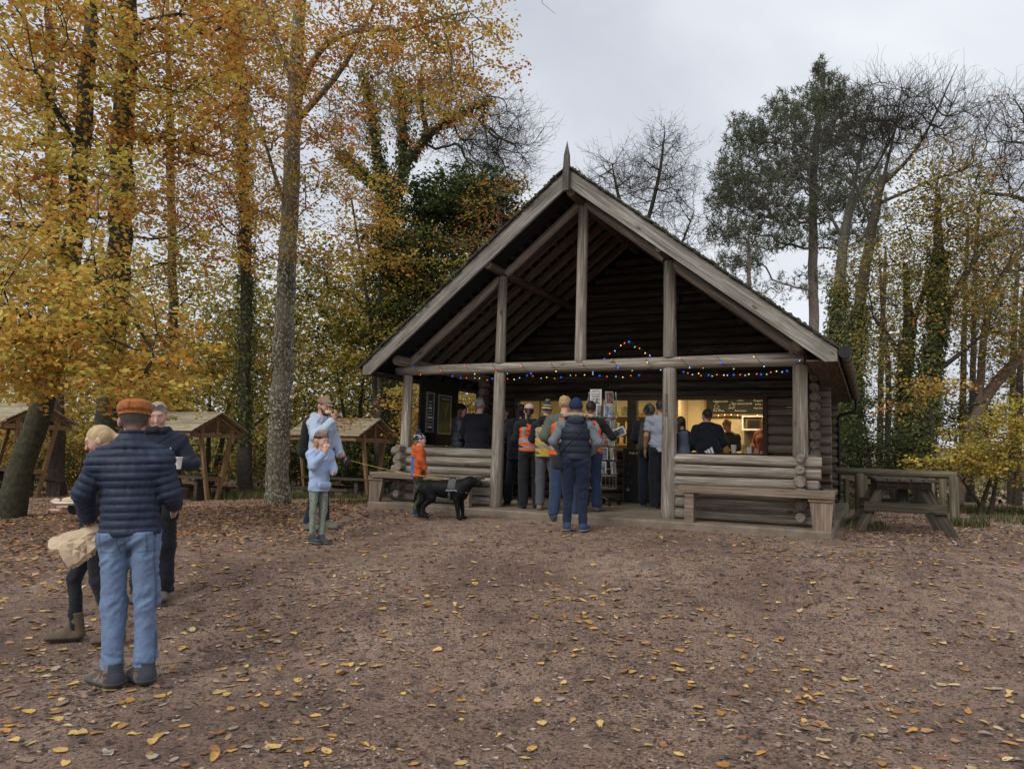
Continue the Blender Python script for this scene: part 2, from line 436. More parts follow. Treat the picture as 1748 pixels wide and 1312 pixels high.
def in_slab(x, y):
    dx, dy = x - .9989, y - 10.7262; u = dx * .8963 - dy * .4435; v = dx * .4435 + dy * .8963
    return (np.abs(u) < 3.5) & (v > -.5) & (v < 7)

# ---- leaves lying on the ground
PAL_GOLD = np.array([(.58, .34, .09), (.64, .40, .13), (.52, .26, .07), (.60, .40, .14), (.48, .24, .07), (.58, .40, .14), (.62, .46, .24), (.42, .19, .05)])
PAL_PALE = np.array([(.40, .32, .24), (.44, .37, .29), (.33, .25, .18), (.26, .19, .13), (.37, .29, .22)])
PAL_RUST = np.array([(0.29, 0.128, 0.053), (0.377, 0.18, 0.075), (0.217, 0.098, 0.045), (0.435, 0.232, 0.112), (0.167, 0.083, 0.045), (0.493, 0.285, 0.15), (0.319, 0.15, 0.075), (0.116, 0.06, 0.038)])
PAL_DARK = np.array([(.06, .045, .04), (.09, .065, .055), (.13, .09, .07), (.2, .14, .1), (.28, .17, .09), (.07, .06, .05)])
def leaf_shape(kind, n=8):
    """outline (k,3) with curl; kind 0 beech, 1 oak (lobed), 2 crumpled"""
    P = []
    for i in range(n):
        a = 2 * pi * i / n; r = .5
        x = r * cos(a); y = r * .62 * sin(a) * (1 - .25 * cos(a))
        if kind == 1: s = 1 + .30 * (1 if i % 2 else -1) * abs(sin(a)); x *= 1.1; y *= .72 * s
        if kind == 2: y *= 1 + .25 * sin(3 * a + 1); x *= 1 + .15 * cos(2 * a + 2)
        P.append((x, y, 0))
    return np.array(P)
LS = [leaf_shape(0), leaf_shape(1, 10), leaf_shape(2)]
LSL = [leaf_shape(0, 5), leaf_shape(1, 6), leaf_shape(2, 5)]
def litter_leaves(X, Y, size, pal, rg, lift=.004, tilt=.1, curl=.5, base=None, LS=LS):
    """returns V, F(list by kind), col for many leaves"""
    Vs = []; Fs = {3: []}; Cs = []; off = 0; outF = []
    kinds = rg.choice(3, len(X), p=[.4, .3, .3]) if pal is not PAL_PALE else np.ones(len(X), int)
    Zb = G(X, Y) + fbm(X, Y, .9, 3, 5) * .045 + fbm(X, Y, .16, 5, 3) * .016 if base is None else base
    for k in range(3):
        sel = np.where(kinds == k)[0]; n = len(sel)
        if not n: continue
        P = LS[k]; m_ = len(P); P = np.concatenate([P, [[0, 0, 0]]])
        s = size[sel][:, None, None]
        Q = np.repeat(P[None], n, 0) * s
        cu = rg.uniform(-.25, 1, n)[:, None] * curl
        Q[:, :, 2] = (Q[:, :, 1] ** 2 * 2.2 + Q[:, :, 0] ** 2 * .8 * rg.uniform(-.5, 1.2, n)[:, None]) / size[sel][:, None] * cu + rg.normal(0, .018, Q.shape[:2]) * size[sel][:, None]
        a = rg.uniform(0, 2 * pi, n); t1 = rg.normal(0, tilt, n); t2 = rg.normal(0, tilt, n)
        ca, sa = np.cos(a)[:, None], np.sin(a)[:, None]
        x = Q[:, :, 0] * ca - Q[:, :, 1] * sa; y = Q[:, :, 0] * sa + Q[:, :, 1] * ca; z = Q[:, :, 2] + x * t1[:, None] + y * t2[:, None]
        z = z - z.min(1)[:, None] * .8
        W = np.stack([x + X[sel][:, None], y + Y[sel][:, None], z + (Zb[sel] + lift + rg.uniform(0, .006, n))[:, None]], -1)
        Vs.append(W.reshape(-1, 3))
        base_i = off + np.arange(n)[:, None] * (m_ + 1)
        i0 = np.arange(m_); tri = np.stack([i0, (i0 + 1) % m_, np.full(m_, m_)], 1)
        outF.append((base_i[:, :, None] + tri[None]).reshape(-1, 3))
        off += n * (m_ + 1)
        c = pal[rg.integers(0, len(pal), n)] * rg.uniform(.75, 1.15, (n, 1))
        Cs.append(np.repeat(c[:, None], m_ + 1, 1).reshape(-1, 3) * rg.uniform(.85, 1.1, (n * (m_ + 1), 1)))
    return np.concatenate(Vs), np.concatenate(outF), np.concatenate(Cs)

# the large ones near the viewer, each its own piece of the ground
rg = np.random.default_rng(5)
protos = []
for i in range(14):
    pal = PAL_GOLD if i < 11 else PAL_PALE
    Vl, Fl, Cl = litter_leaves(np.zeros(1), np.zeros(1), np.ones(1) * .075, pal, rg, 0, .1, .8, base=np.zeros(1))
    o = mesh_np('fallen_leaf', Vl, Fl, MAT['litter'], smooth=True, col=Cl); protos.append(o.data); bpy.data.objects.remove(o)
cnt = 0
while cnt < 300:
    y = 3.3 + 4.3 * rg.random() ** .85; x = rg.uniform(-.78, .78) * y
    if rg.random() > .75 + .9 * float(fbm(np.array(x), np.array(y), 1.6, 9, 2)): continue
    o = bpy.data.objects.new('fallen_leaf', protos[int(rg.integers(0, 14))]); link(o, ground)
    s = float(rg.uniform(.55, 1.15))
    gz = float(G(x, y) + fbm(np.array(x), np.array(y), .9, 3, 5) * .045 + fbm(np.array(x), np.array(y), .16, 5, 3) * .016)
    o.location = (x, y, gz + .004); o.rotation_euler = (rg.normal(0, .12), rg.normal(0, .12), rg.uniform(0, 6.3)); o.scale = (s, s * rg.uniform(.7, 1.05), s)
    cnt += 1

def scatter(n, fx, pal, smin, smax, name, label, tilt=.09, curl=.5, seed=1):
    rg = np.random.default_rng(seed); X, Y = fx(rg, n); ok = ~in_slab(X, Y); X, Y = X[ok], Y[ok]
    Vl, Fl, Cl = litter_leaves(X, Y, rg.uniform(smin, smax, len(X)), pal, rg, tilt=tilt, curl=curl, LS=LSL if n > 4500 else LS)
    o = mesh_np(name, Vl, Fl, MAT['litter'], smooth=True, col=Cl, kind='stuff'); o['label'] = label; return o
def f_open(rg, n):
    Y = 3.4 + 11 * rg.random(n * 3) ** .8; X = rg.uniform(-.85, .85, n * 3) * Y
    keep = rg.random(n * 3) < np.clip(.5 + 1.6 * fbm(X, Y, 1.5, 12, 3), .08, 1); return X[keep][:n], Y[keep][:n]
def f_left(rg, n):
    Y = 5.5 + 18 * rg.random(n * 5) ** 1.25; X = -rg.uniform(.0, 1.05, n * 5) * Y
    d = np.clip(((Y - 7.6) / 3.5 + (-X - 2.5) / 5.5), 0.03, 1) ** 1.3 * np.clip(-(X + 1.2) / 1.5, 0, 1)
    keep = rg.random(n * 5) < d * np.clip(.8 + 1.2 * fbm(X, Y, 2.2, 21, 3), .1, 1); return X[keep][:n], Y[keep][:n]
def f_right(rg, n):
    Y = rg.uniform(7.0, 19, n * 5); X = rg.uniform(.28, .95, n * 5) * Y
    d = np.clip((Y - 8.2) / 1.8, 0, 1) * np.clip((X - 3.8) / .8, 0, 1)
    keep = rg.random(n * 5) < d * np.clip(.6 + 1.5 * fbm(X, Y, 1.8, 31, 3), .05, 1); return X[keep][:n], Y[keep][:n]
scatter(4200, f_open, np.concatenate([PAL_GOLD, PAL_GOLD, PAL_PALE, PAL_RUST[:4]]), .035, .085, 'leaf_litter', 'scattered yellow and pale fallen leaves over the open earth', seed=2)
scatter(4200, f_open, PAL_DARK, .015, .05, 'leaf_litter', 'small dark decayed leaf scraps trodden into the open earth', seed=3, tilt=.3)
scatter(34000, f_left, np.concatenate([PAL_RUST, PAL_RUST, PAL_GOLD[2:5], PAL_PALE[3:]]), .04, .078, 'leaf_litter', 'thick rusty brown leaf litter under the trees on the left', seed=4, tilt=.22, curl=.7)
scatter(10000, f_right, np.concatenate([PAL_DARK, PAL_RUST, PAL_RUST[:3], PAL_PALE]), .035, .072, 'leaf_litter', 'brown and blackish leaf litter round the picnic table on the right', seed=6, tilt=.2, curl=.7)

# ---- twigs and grit
def bits(n, seed):
    rg = np.random.default_rng(seed); mb = MB()
    for i in range(n):
        y = 3.3 + 6.5 * rg.random() ** 1.1; x = rg.uniform(-.75, .75) * y; z = float(G(x, y) + fbm(np.array(x), np.array(y), .9, 3, 5) * .045) + .008
        L = rg.uniform(.02, .10); a = rg.uniform(0, 6.3); k = rg.normal(0, .25)
        mb.tube([(x, y, z), (x + L * .5 * cos(a), y + L * .5 * sin(a), z + .004), (x + L * cos(a + k), y + L * sin(a + k), z)], [.002, .0025, .001], 3, caps=False)
    return mb.build('twig_litter', MAT['darkwood'], kind='stuff')
def fragments(n, seed):
    rg = np.random.default_rng(seed); Y = 3.2 + 9.5 * rg.random(n) ** 1.25; X = rg.uniform(-.8, .8, n) * Y; k = ~in_slab(X, Y) & (rg.random(n) < np.clip(.55 + 2.2 * fbm(X, Y, .8, 41, 3), .12, 1)); X, Y = X[k], Y[k]; n = len(X)
    Z = G(X, Y) + fbm(X, Y, .9, 3, 5) * .045 + fbm(X, Y, .16, 5, 3) * .016 + rg.uniform(.001, .007, n); s = rg.uniform(.004, .015, n) * (1 + .06 * Y); a = rg.uniform(0, 2 * pi, n)
    P = []
    for j in range(4):
        t = a + j * pi / 2 + rg.uniform(-.4, .4, n); r = s * rg.uniform(.5, 1.2, n) * (1.5 if j % 2 else .7); P.append(np.stack([X + r * np.cos(t), Y + r * np.sin(t), Z + rg.normal(0, .0025, n)], 1))
    V = np.stack(P, 1).reshape(-1, 3); F = np.arange(n)[:, None] * 4 + np.array([0, 1, 2, 3])
    pal = np.array([(.08, .052, .038), (.14, .09, .065), (.11, .072, .052), (.22, .14, .10), (.30, .21, .16), (.46, .35, .28), (.50, .42, .35), (.36, .22, .10)])
    C = pal[rg.choice(8, n, p=[.22, .18, .16, .12, .12, .09, .05, .06])] * rg.uniform(.7, 1.2, (n, 1)); o = mesh_np('ground_debris', V, F, MAT['litter'], None, False, col=np.repeat(C, 4, 0), kind='stuff'); o['label'] = 'tiny leaf crumbs, grit and bark specks trodden into the earth'
fragments(42000, 17)
tag(bits(700, 8), 'dark little twigs and bark scraps scattered over the earth', None, None, 'stuff')

# ---- grass and path beyond the fence, hill
def grass(cx, cy, rx, ry, n, h, cols, seed, name='grass_tuft', label='', rz=0):
    rg = np.random.default_rng(seed); a = rg.uniform(0, 2 * pi, n); r = np.sqrt(rg.random(n))
    X = cx + rx * r * np.cos(a); Y = cy + ry * r * np.sin(a); Z = G(X, Y) + (0)
    hh = h * rg.uniform(.4, 1.1, n); da = rg.uniform(0, 2 * pi, n); ln = rg.uniform(.1, .8, n) * hh; w = rg.uniform(.004, .01, n) * (1 + h)
    px, py = -np.sin(da) * w, np.cos(da) * w
    A = np.stack([X - px, Y - py, Z - .02], 1); B = np.stack([X + px, Y + py, Z - .02], 1)
    Cc = np.stack([X + np.cos(da) * ln * .4 + px * .7, Y + np.sin(da) * ln * .4 + py * .7, Z + hh * .65], 1); D = np.stack([X + np.cos(da) * ln * .4 - px * .7, Y + np.sin(da) * ln * .4 - py * .7, Z + hh * .65], 1)
    T = np.stack([X + np.cos(da) * ln, Y + np.sin(da) * ln, Z + hh * .95], 1)
    Vv = np.stack([A, B, Cc, D, T], 1).reshape(-1, 3); bi = np.arange(n)[:, None] * 5
    c = np.asarray(cols)[rg.integers(0, len(cols), n)] * rg.uniform(.7, 1.2, (n, 1))
    o = mesh_np(name, Vv, [bi + np.array([0, 1, 2, 3]), bi + np.array([3, 2, 4])], MAT['leaf'], col=np.repeat(c, 5, 0), kind='stuff')
    if label: o['label'] = label
    return o
GC = [(.07, .09, .025), (.10, .12, .035), (.16, .15, .06), (.22, .19, .09), (.05, .07, .02)]
grass(9.6, 16.9, 4.2, 1.2, 3500, .16, GC, 1, 'grass', 'rough green grass verge beyond the fence')
grass(12, 13.2, 3.6, 1.8, 3000, .14, GC, 2, 'grass', 'short thin grass at the right edge of the clearing')
grass(-6.8, 22.8, 3.0, 1.6, 5000, .4, [(.15, .15, .05), (.2, .19, .08), (.11, .12, .035)], 3, 'grass', 'pale tussocky grass behind the left shelters')
grass(7.4, 11.9, .35, .2, 400, .16, GC, 4, 'grass', 'grass tuft at the foot of the end fence post')
grass(5.2, 11.6, .5, 1.2, 500, .13, GC, 5, 'grass', 'green weeds beside the log building')
grass(-2.7, 13.2, .5, .6, 300, .12, GC, 6, 'grass', 'green weeds under the left bench end')
# ------------------------------------------------------------------ oriented pieces
def frame_of(a, b, up=(0, 0, 1)):
    a = np.asarray(a, float); b = np.asarray(b, float); d = b - a; L = np.linalg.norm(d); x = d / L
    up = np.asarray(up, float)
    if abs(x @ up) > .98 * np.linalg.norm(up): up = np.array([0, 1.0, 0])
    y = np.cross(up, x); y /= np.linalg.norm(y); z = np.cross(x, y)
    Mx = Matrix.Identity(4)
    for i in range(3): Mx[i][0] = x[i]; Mx[i][1] = y[i]; Mx[i][2] = z[i]; Mx[i][3] = (a[i] + b[i]) / 2
    return Mx, L

def log_between(name, a, b, r, parent, mats=None, wob=.05, n=14, r2=None, notch=False):
    """a round log with slightly uneven girth, chamfered sawn ends (material slot 1)"""
    mats = mats or [MAT['log'], MAT['end']]
    Mx, L = frame_of(a, b); r2 = r if r2 is None else r2
    ns = max(3, int(L / .5)); xs = np.concatenate([[-L / 2, -L / 2 + .012], np.linspace(-L / 2 + .1, L / 2 - .1, ns), [L / 2 - .012, L / 2]])
    ph = rnd.uniform(0, 6); mb = MB(); V = []
    ang = [2 * pi * k / n for k in range(n)]; lump = [rnd.gauss(0, wob * .5) for _ in range(n)]
    for i, x in enumerate(xs):
        t = (x + L / 2) / L; rr = r * (1 - t) + r2 * t
        if i in (0, len(xs) - 1): rr *= .93
        oy = sin(x * 1.9 + ph) * r * wob; oz = cos(x * 1.4 + ph * 2) * r * wob * .6
        for k, a_ in enumerate(ang):
            q = rr * (1 + lump[k] + wob * .5 * sin(3 * x + a_ * 2 + ph))
            V.append((x, oy + q * cos(a_), oz + q * sin(a_)))
    F = [(i * n + k, i * n + (k + 1) % n, (i + 1) * n + (k + 1) % n, (i + 1) * n + k) for i in range(len(xs) - 1) for k in range(n)]
    mb.add(V, F, 0, True)
    mb.add(V[:n], [tuple(range(n - 1, -1, -1))], 1); mb.add(V[-n:], [tuple(range(n))], 1)
    o = mb.build(name, mats, parent); o.matrix_parent_inverse.identity(); o.matrix_local = Mx
    return o

def plank(name, a, b, w, h, parent, mat, up=(0, 0, 1), bev=.004):
    Mx, L = frame_of(a, b, up); mb = MB(); mb.box((0, 0, 0), (L, w, h), bev=bev)
    o = mb.build(name, mat, parent); o.matrix_local = Mx; return o

def panel(name, P, d, parent, mat):
    mb = MB(); mb.prism(P, d); return mb.build(name, mat, parent)

# ------------------------------------------------------------------ the log cabin kiosk
TH = 0.4595; CX, CY = 0.9989, 10.7262
def BW(u, v, z): return np.array([CX + u * cos(TH) + v * sin(TH), CY - u * sin(TH) + v * cos(TH), z])
cabin = empty('log_cabin', (CX, CY, 0), -TH, 'open fronted log cabin kiosk with steep gabled roof, porch posts and lit serving hatch', 'building')
A = 3.05; VK = 2.80; VR = 6.15; CS = .147; UE = 3.27
def roofz(u): return 4.95 - .79 * abs(u)
# concrete slab with worn edge
mb = MB()
mb.box((0, 3.0, -.15), (6.86, 6.94, .30), bev=.02)
sl = mb.build('concrete_slab', MAT['concrete'], cabin)
mb = MB(); mb.box((-2.4, -.34, .012), (2.0, .25, .045), bev=.01); mb.box((2.45, -.34, .012), (1.9, .25, .045), bev=.01)
# sleeper kerb under the front edge


MAT['darkgrey'] = wood('finial_wood', (.05, .045, .035), (.12, .11, .09), (.22, .20, .17), 2)
DL = [MAT['darklog'], MAT['end']]; SL = [MAT['sidelog'], MAT['end']]
# railing walls of the porch
zc = [.815 - CS * k for k in range(6)]
for k, z in enumerate(zc):
    r = .0735 + rnd.uniform(-.006, .005)
    log_between('log', (-UE + rnd.uniform(-.03, .03), 0, z), (-1.34, 0, z), r, cabin)
    log_between('log', (1.36, 0, z), (UE + rnd.uniform(-.03, .03), 0, z), r, cabin, wob=.07)
    # railing along the left and right side, ends poke out in front of the corner
    rs = .066 + rnd.uniform(-.012, .014)
    for s in (-1, 1):
        log_between('log', (s * A, -.2 + rnd.uniform(-.04, .03), z + .05), (s * A, VK - .06, z + .05), rs, cabin)
# porch posts
POST = [MAT['log'], MAT['end']]
def lean(): return rnd.uniform(-.012, .012)
log_between('post', (-1.333, -.02, 0), (-1.333 + .01, 0, 2.07), .100, cabin, POST, r2=.088)
log_between('post', (1.345, -.02, 0), (1.35, 0, 2.07), .108, cabin, POST, r2=.092)
log_between('post', (-A, .0, .86), (-A, .0, 2.07), .088, cabin, POST, r2=.08)
log_between('post', (A, .0, .86), (A, .0, 2.07), .098, cabin, POST, r2=.09)
log_between('post', (-1.333, .0, 2.22), (-1.32, 0, 3.60), .082, cabin, POST, r2=.075)
log_between('post', (1.345, .0, 2.22), (1.345, 0, 3.60), .098, cabin, POST, r2=.088)
log_between('king_post', (0, .0, 2.20), (0.02, 0, 4.66), .086, cabin, POST, r2=.078)
log_between('tie_beam', (-UE, 0, 2.148), (A + .05, 0, 2.148), .082, cabin, wob=.05, r2=.088)
for s in (-1, 1):
    log_between('wall_plate', (s * A, -.36, 2.28), (s * A, VR + .25, 2.28), .085, cabin, SL if s > 0 else None)
    # front rafter log in two lengths, cut at the purlin
    zr = lambda u: roofz(u) - .30
    log_between('front_rafter', (s * 3.02, 0, zr(3.02)), (s * 1.36, 0, zr(1.36)), .068, cabin)
    log_between('front_rafter', (s * 1.27, 0, zr(1.27)), (s * .04, 0, zr(.04)), .062, cabin)
    log_between('purlin', (s * 1.32, -.52, roofz(1.32) - .24), (s * 1.32, VK + .05, roofz(1.32) - .24), .062, cabin, [MAT['rafter'], MAT['end']])
log_between('ridge_beam', (0, -.5, 4.64), (0, VR + .2, 4.64), .075, cabin, [MAT['rafter'], MAT['end']])
# barge boards, finial
for s in (-1, 1):
    P = [(0.0, -.615, 4.945), (s * 3.515, -.615, roofz(3.515)), (s * 3.515, -.615, 2.03), (s * 3.515 - s * .14, -.615, 2.03), (0, -.615, 4.945 - .265)]
    if s > 0: P = P[::-1]
    Mx, L = frame_of((0, -.6, 4.8), (s * 3.515, -.6, 4.8 - .79 * 3.515))
    inv = Mx.inverted(); Q = [inv @ Vector(p) for p in P]; dv = (inv.to_3x3() @ Vector((0, .045, 0)))
    mb = MB(); mb.prism([tuple(q) for q in Q], tuple(dv)); o = mb.build('barge_board', MAT['board'], cabin); o.matrix_local = Mx
mb = MB()
mb.add([(-.045, -.035, -.33), (.045, -.035, -.33), (.045, .035, -.33), (-.045, .035, -.33), (-.048, -.04, -.1), (.048, -.04, -.1), (.048, .04, -.1), (-.048, .04, -.1), (-.036, -.03, .2), (.036, -.03, .2), (.036, .03, .2), (-.036, .03, .2), (0, 0, .42)],
       [(3, 2, 1, 0), (0, 1, 5, 4), (1, 2, 6, 5), (2, 3, 7, 6), (3, 0, 4, 7), (4, 5, 9, 8), (5, 6, 10, 9), (6, 7, 11, 10), (7, 4, 8, 11), (8, 9, 12), (9, 10, 12), (10, 11, 12), (11, 8, 12)])
mb.build('finial', MAT['darkgrey'], cabin, loc=(0, -.665, 4.92))
# roof deck, rafters, battens, shingles
for s in (-1, 1):
    t = .03
    P = [(0, -.57, roofz(0) - .03), (s * 3.53, -.57, roofz(3.53) - .03), (s * 3.53, -.57, roofz(3.53) - .05), (0, -.57, roofz(0) - .05)]
    if s > 0: P = P[::-1]
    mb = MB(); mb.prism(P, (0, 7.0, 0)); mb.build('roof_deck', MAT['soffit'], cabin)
    for v in [.02 + .42 * k for k in range(15)]:
        if v < .1: continue
        if v > VK + .1 and v < VR: continue
        plank('rafter', (s * .05, v, roofz(.05) - .165), (s * 3.42, v, roofz(3.42) - .165), .05, .13, cabin, MAT['rafter'], up=(s * .62, 0, .78))
    for k in range(24):
        u = .16 + k * .148
        if u > 3.45: break
        plank('batten', (s * u, -.55, roofz(u) - .078), (s * u, VK + .1, roofz(u) - .078), .062, .045, cabin, MAT['batten'], up=(s * .62, 0, .78), bev=0)
    P = [(s * .08, -.565, roofz(.08) - .13), (s * 3.40, -.565, roofz(3.40) - .13), (s * 3.40, -.565, roofz(3.40) - .145), (s * .08, -.565, roofz(.08) - .145)]
    if s > 0: P = P[::-1]
    mb = MB(); mb.prism(P, (0, .52, 0)); mb.build('verge_soffit', MAT['soffit'], cabin)
    # shingle courses: one row at the verge seen edge-on plus the field
    mb = MB(); sl_ = sqrt(1 + .79 ** 2); rows = int(3.6 * sl_ / .115)
    for i in range(rows):
        d0 = i * .115; uu = d0 / sl_
        v = -.65 + rnd.uniform(-.02, .02)
        while v < 6.42:
            w = rnd.uniform(.14, .22); L = .22 * (1 + rnd.uniform(-.08, .08))
            ca = 1 / sl_; sa = .79 / sl_
            x0, z0 = uu, roofz(uu) + .004
            lift = .020 + rnd.uniform(0, .012)
            a0 = np.array([s * x0, v, z0]); a1 = np.array([s * (x0 + L * ca), v, z0 - L * sa + lift]); nrm = np.array([s * sa, 0, ca]) * (.013 + rnd.uniform(0, .006))
            y = np.array([0, w - .006, 0])
            PP = [a0, a1, a1 + y, a0 + y]; PP = PP + [p + nrm for p in PP]
            F = [(0, 1, 2, 3), (7, 6, 5, 4), (0, 4, 5, 1), (1, 5, 6, 2), (2, 6, 7, 3)]
            if s < 0: F = [f[::-1] for f in F]
            mb.add(PP, F)
            v += w
    mb.build('shingles', MAT['shingle'], cabin, kind='stuff')
mb = MB(); rg = random.Random(4)
for k in range(260):   # moss tufts along the verge
    s = rg.choice((-1, 1)); u = rg.uniform(.05, 3.5); c = (s * u, -.63 + rg.uniform(-.02, .06), roofz(u) + .03)
    q = rg.uniform(.012, .034); mb.tube([(c[0] - q, c[1], c[2] + .79 * q * 1), (c[0], c[1], c[2] + q * .6), (c[0] + q, c[1], c[2] - .79 * q)], [q * .4, q * .8, q * .3], 5)
mb.build('moss', simple('moss_green', (.06, .07, .025), .95, var=.4), cabin, kind='stuff')
mb = MB()
for s in (-1, 1):
    P = [(0, -.64, 5.0), (s * .16, -.64, 5.0 - .79 * .16), (s * .16, -.64, 4.98 - .79 * .16), (0, -.64, 4.98)]
    if s > 0: P = P[::-1]
    mb.prism(P, (0, 7.05, 0))
mb.build('ridge_cap', MAT['shingle'], cabin)
# soffits and fascias
for s in (-1, 1):
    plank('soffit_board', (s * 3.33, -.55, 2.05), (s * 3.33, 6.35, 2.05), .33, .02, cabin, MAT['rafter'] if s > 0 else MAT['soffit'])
    plank('fascia', (s * 3.512, -.565, 2.10), (s * 3.512, 6.38, 2.10), .022, .145, cabin, MAT['rafter'])
    # gutter of short mossy lengths between black brackets
    mb = MB(); n = 9
    V = []
    uc = s * 3.60; zc_ = 2.135; R1 = .068
    v = -.62 if s > 0 else -.45; k = 0
    while v < 6.3:
        L = .52
        for (va, vb, rr, mi) in ((v + .02, v + L - .02, R1 * rnd.uniform(.93, 1.05), 0), (v + L - .02, v + L + .02, R1 * 1.08, 1)):
            mb.tube([(uc, va, zc_ + rnd.uniform(-.006, .006)), (uc, vb, zc_)], rr, 10, mi=mi)
        v += L
    gu = mb.build('gutter', [MAT['mossy'], MAT['black']], cabin)
    mb = MB(); mb.tube([(uc, -.66, zc_), (uc, -.6, zc_)], R1 * 1.12, 14, mi=0); (mb.build('gutter_end', MAT['black'], gu) if s > 0 else None)
    mb = MB(); mb.tube([(uc, 6.1, 2.1), (uc, 6.1, 1.92), (uc - s * .03, 6.1, 1.84), (uc - s * .30, 6.1, 1.76), (uc - s * .33, 6.1, 1.70), (uc - s * .33, 6.1, .05)], .034, 10)
    mb.build('downpipe', MAT['black'], cabin)
# kiosk front wall logs, with the two hatches left open
W1 = (-2.31, -.11); W2 = (.08, 2.24); WZ0, WZ1 = .92, 1.86
KS = .155
z = .08; row = 0
while True:
    umax = (4.80 - z) / .79 if z > 2.2 else UE
    umax = min(umax, UE if z < 2.2 else (4.72 - z) / .79)
    if umax < .25: break
    r = KS / 2 + rnd.uniform(-.003, .006)
    if z < WZ0 - .02 or z > WZ1 + .03:
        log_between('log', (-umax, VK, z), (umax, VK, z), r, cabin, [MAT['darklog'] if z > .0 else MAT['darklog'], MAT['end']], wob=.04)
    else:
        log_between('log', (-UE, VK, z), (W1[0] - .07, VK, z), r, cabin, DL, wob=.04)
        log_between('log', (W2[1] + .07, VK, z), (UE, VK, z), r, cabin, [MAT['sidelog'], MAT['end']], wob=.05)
    if z < 2.2:
        for s in (-1, 1):
            log_between('log', (s * A, VK - .26 + rnd.uniform(-.03, .03), z + KS / 2), (s * A, VR + .24, z + KS / 2), KS / 2 * rnd.uniform(.9, 1.08), cabin, SL)
        log_between('log', (-UE, VR, z), (UE, VR, z), KS / 2, cabin, SL)
    elif row % 2 == 0:
        pass
    z += KS; row += 1
# brown protruding ends of the kiosk wall logs on the open side
z = .08
while z < 2.1:
    log_between('log_end', (UE - .19, VK, z), (UE + .015, VK, z), KS / 2 + .006, cabin, SL, wob=.03)
    z += KS
mb = MB(); mb.prism([(-3.1, VR + .05, 2.2), (3.1, VR + .05, 2.2), (0, VR + .05, 4.75)], (0, .05, 0)); mb.build('rear_gable', MAT['sidelog'], cabin)
mb = MB(); mb.prism([(-3.2, VK + .06, 2.1), (3.2, VK + .06, 2.1), (3.2, VK + .06, roofz(3.2) - .05), (0, VK + .06, 4.90), (-3.2, VK + .06, roofz(3.2) - .05)], (0, .03, 0)); mb.build('gable_light_stop', MAT['soffit'], cabin)  # added dark panel behind the logs, stops light leaking in under the roof deck
# hatch frames
for (u0, u1) in (W1, W2):
    for (a, b_, w, h) in (((u0, VK - .04, WZ0 - .02), (u1, VK - .04, WZ0 - .02), .2, .05), ((u0 - .03, VK - .05, WZ1 + .01), (u1 + .03, VK - .05, WZ1 + .01), .12, .06)):
        plank('hatch_frame', a, b_, w, h, cabin, MAT['darkwood'])
for u, w in ((W1[0] - .035, .07), (-.015, .17), (W2[1] + .035, .07)):
    plank('hatch_frame', (u, VK - .045, WZ0 - .05), (u, VK - .045, WZ1 + .04), .14, w, cabin, MAT['darkwood'], up=(1, 0, 0))
# interior lining, ceiling, floor
LINE = MAT['cream']
VB = 5.1
panel('inner_wall', [(-2.9, VB, 0), (2.9, VB, 0), (2.9, VB, 2.2), (-2.9, VB, 2.2)], (0, .04, 0), cabin, LINE)
for s in (-1, 1): panel('inner_wall', [(s * 2.92, VK + .12, 0), (s * 2.92, VB, 0), (s * 2.92, VB, 2.2), (s * 2.92, VK + .12, 2.2)], (s * .03, 0, 0), cabin, LINE)
panel('ceiling', [(-2.9, VK + .1, 2.22), (2.9, VK + .1, 2.22), (2.9, VB, 2.22), (-2.9, VB, 2.22)], (0, 0, .04), cabin, LINE)
panel('inner_floor', [(-2.9, VK + .1, .004), (2.9, VK + .1, .004), (2.9, VB, .004), (-2.9, VB, .004)], (0, 0, .02), cabin, MAT['darkwood'])
# partition between shop and kitchen side with doorway, white hatch beyond
panel('partition_wall', [(.42, VB - .7, 0), (.46, VB - .7, 0), (.46, VB - .7, 2.2), (.42, VB - .7, 2.2)], (0, .7, 0), cabin, MAT['cream'])

def strip_lamp(u, v, L, e, col=(1.0, .72, .33)):
    o = empty('strip_light', tuple(BW(u, v, 2.19)), -TH, 'warm lit strip light under the kiosk ceiling, ' + ('over the menu side' if u > 0 else 'over the gift shelves'), 'lamp')
    mb = MB(); mb.box((0, 0, 0), (L, .09, .03), bev=.005); mb.build('diffuser', emis('lamp_glow', col, 6), o)
    ld = bpy.data.lights.new('strip_lamp', 'AREA'); ld.shape = 'RECTANGLE'; ld.size = L; ld.size_y = .12; ld.energy = e; ld.color = col
    lo = bpy.data.objects.new('lamp_light', ld); link(lo, o); lo.location = (0, 0, -.025)
strip_lamp(1.3, 4.0, 1.6, 29, (1.0, .78, .45))
strip_lamp(-1.2, 3.9, 1.6, 16, (1.0, .82, .45))

# ------------------------------------------------------------------ text helper
def text_obj(name, s, size, mat, parent, loc, rot, align='CENTER', ext=.0006):
    cu = bpy.data.curves.new(name, 'FONT'); cu.body = s; cu.size = size; cu.align_x = align; cu.align_y = 'CENTER'; cu.extrude = ext; cu.resolution_u = 2
    o = bpy.data.objects.new(name, cu); COL.objects.link(o)
    bpy.context.view_layer.update()
    me = bpy.data.meshes.new_from_object(o); bpy.data.objects.remove(o); bpy.data.curves.remove(cu)
    me.materials.clear(); me.materials.append(mat)
    o = bpy.data.objects.new(name, me); COL.objects.link(o)
    if parent is not None: o.parent = parent
    o.location = loc; o.rotation_euler = rot
    return o
MAT['chalkwhite'] = simple('chalk_lettering', (.7, .68, .58), .9, var=.1)
MAT['ink'] = simple('black_ink', (.02, .02, .02), .8)
FR = (pi / 2, 0, 0)     # faces -v in cabin axes
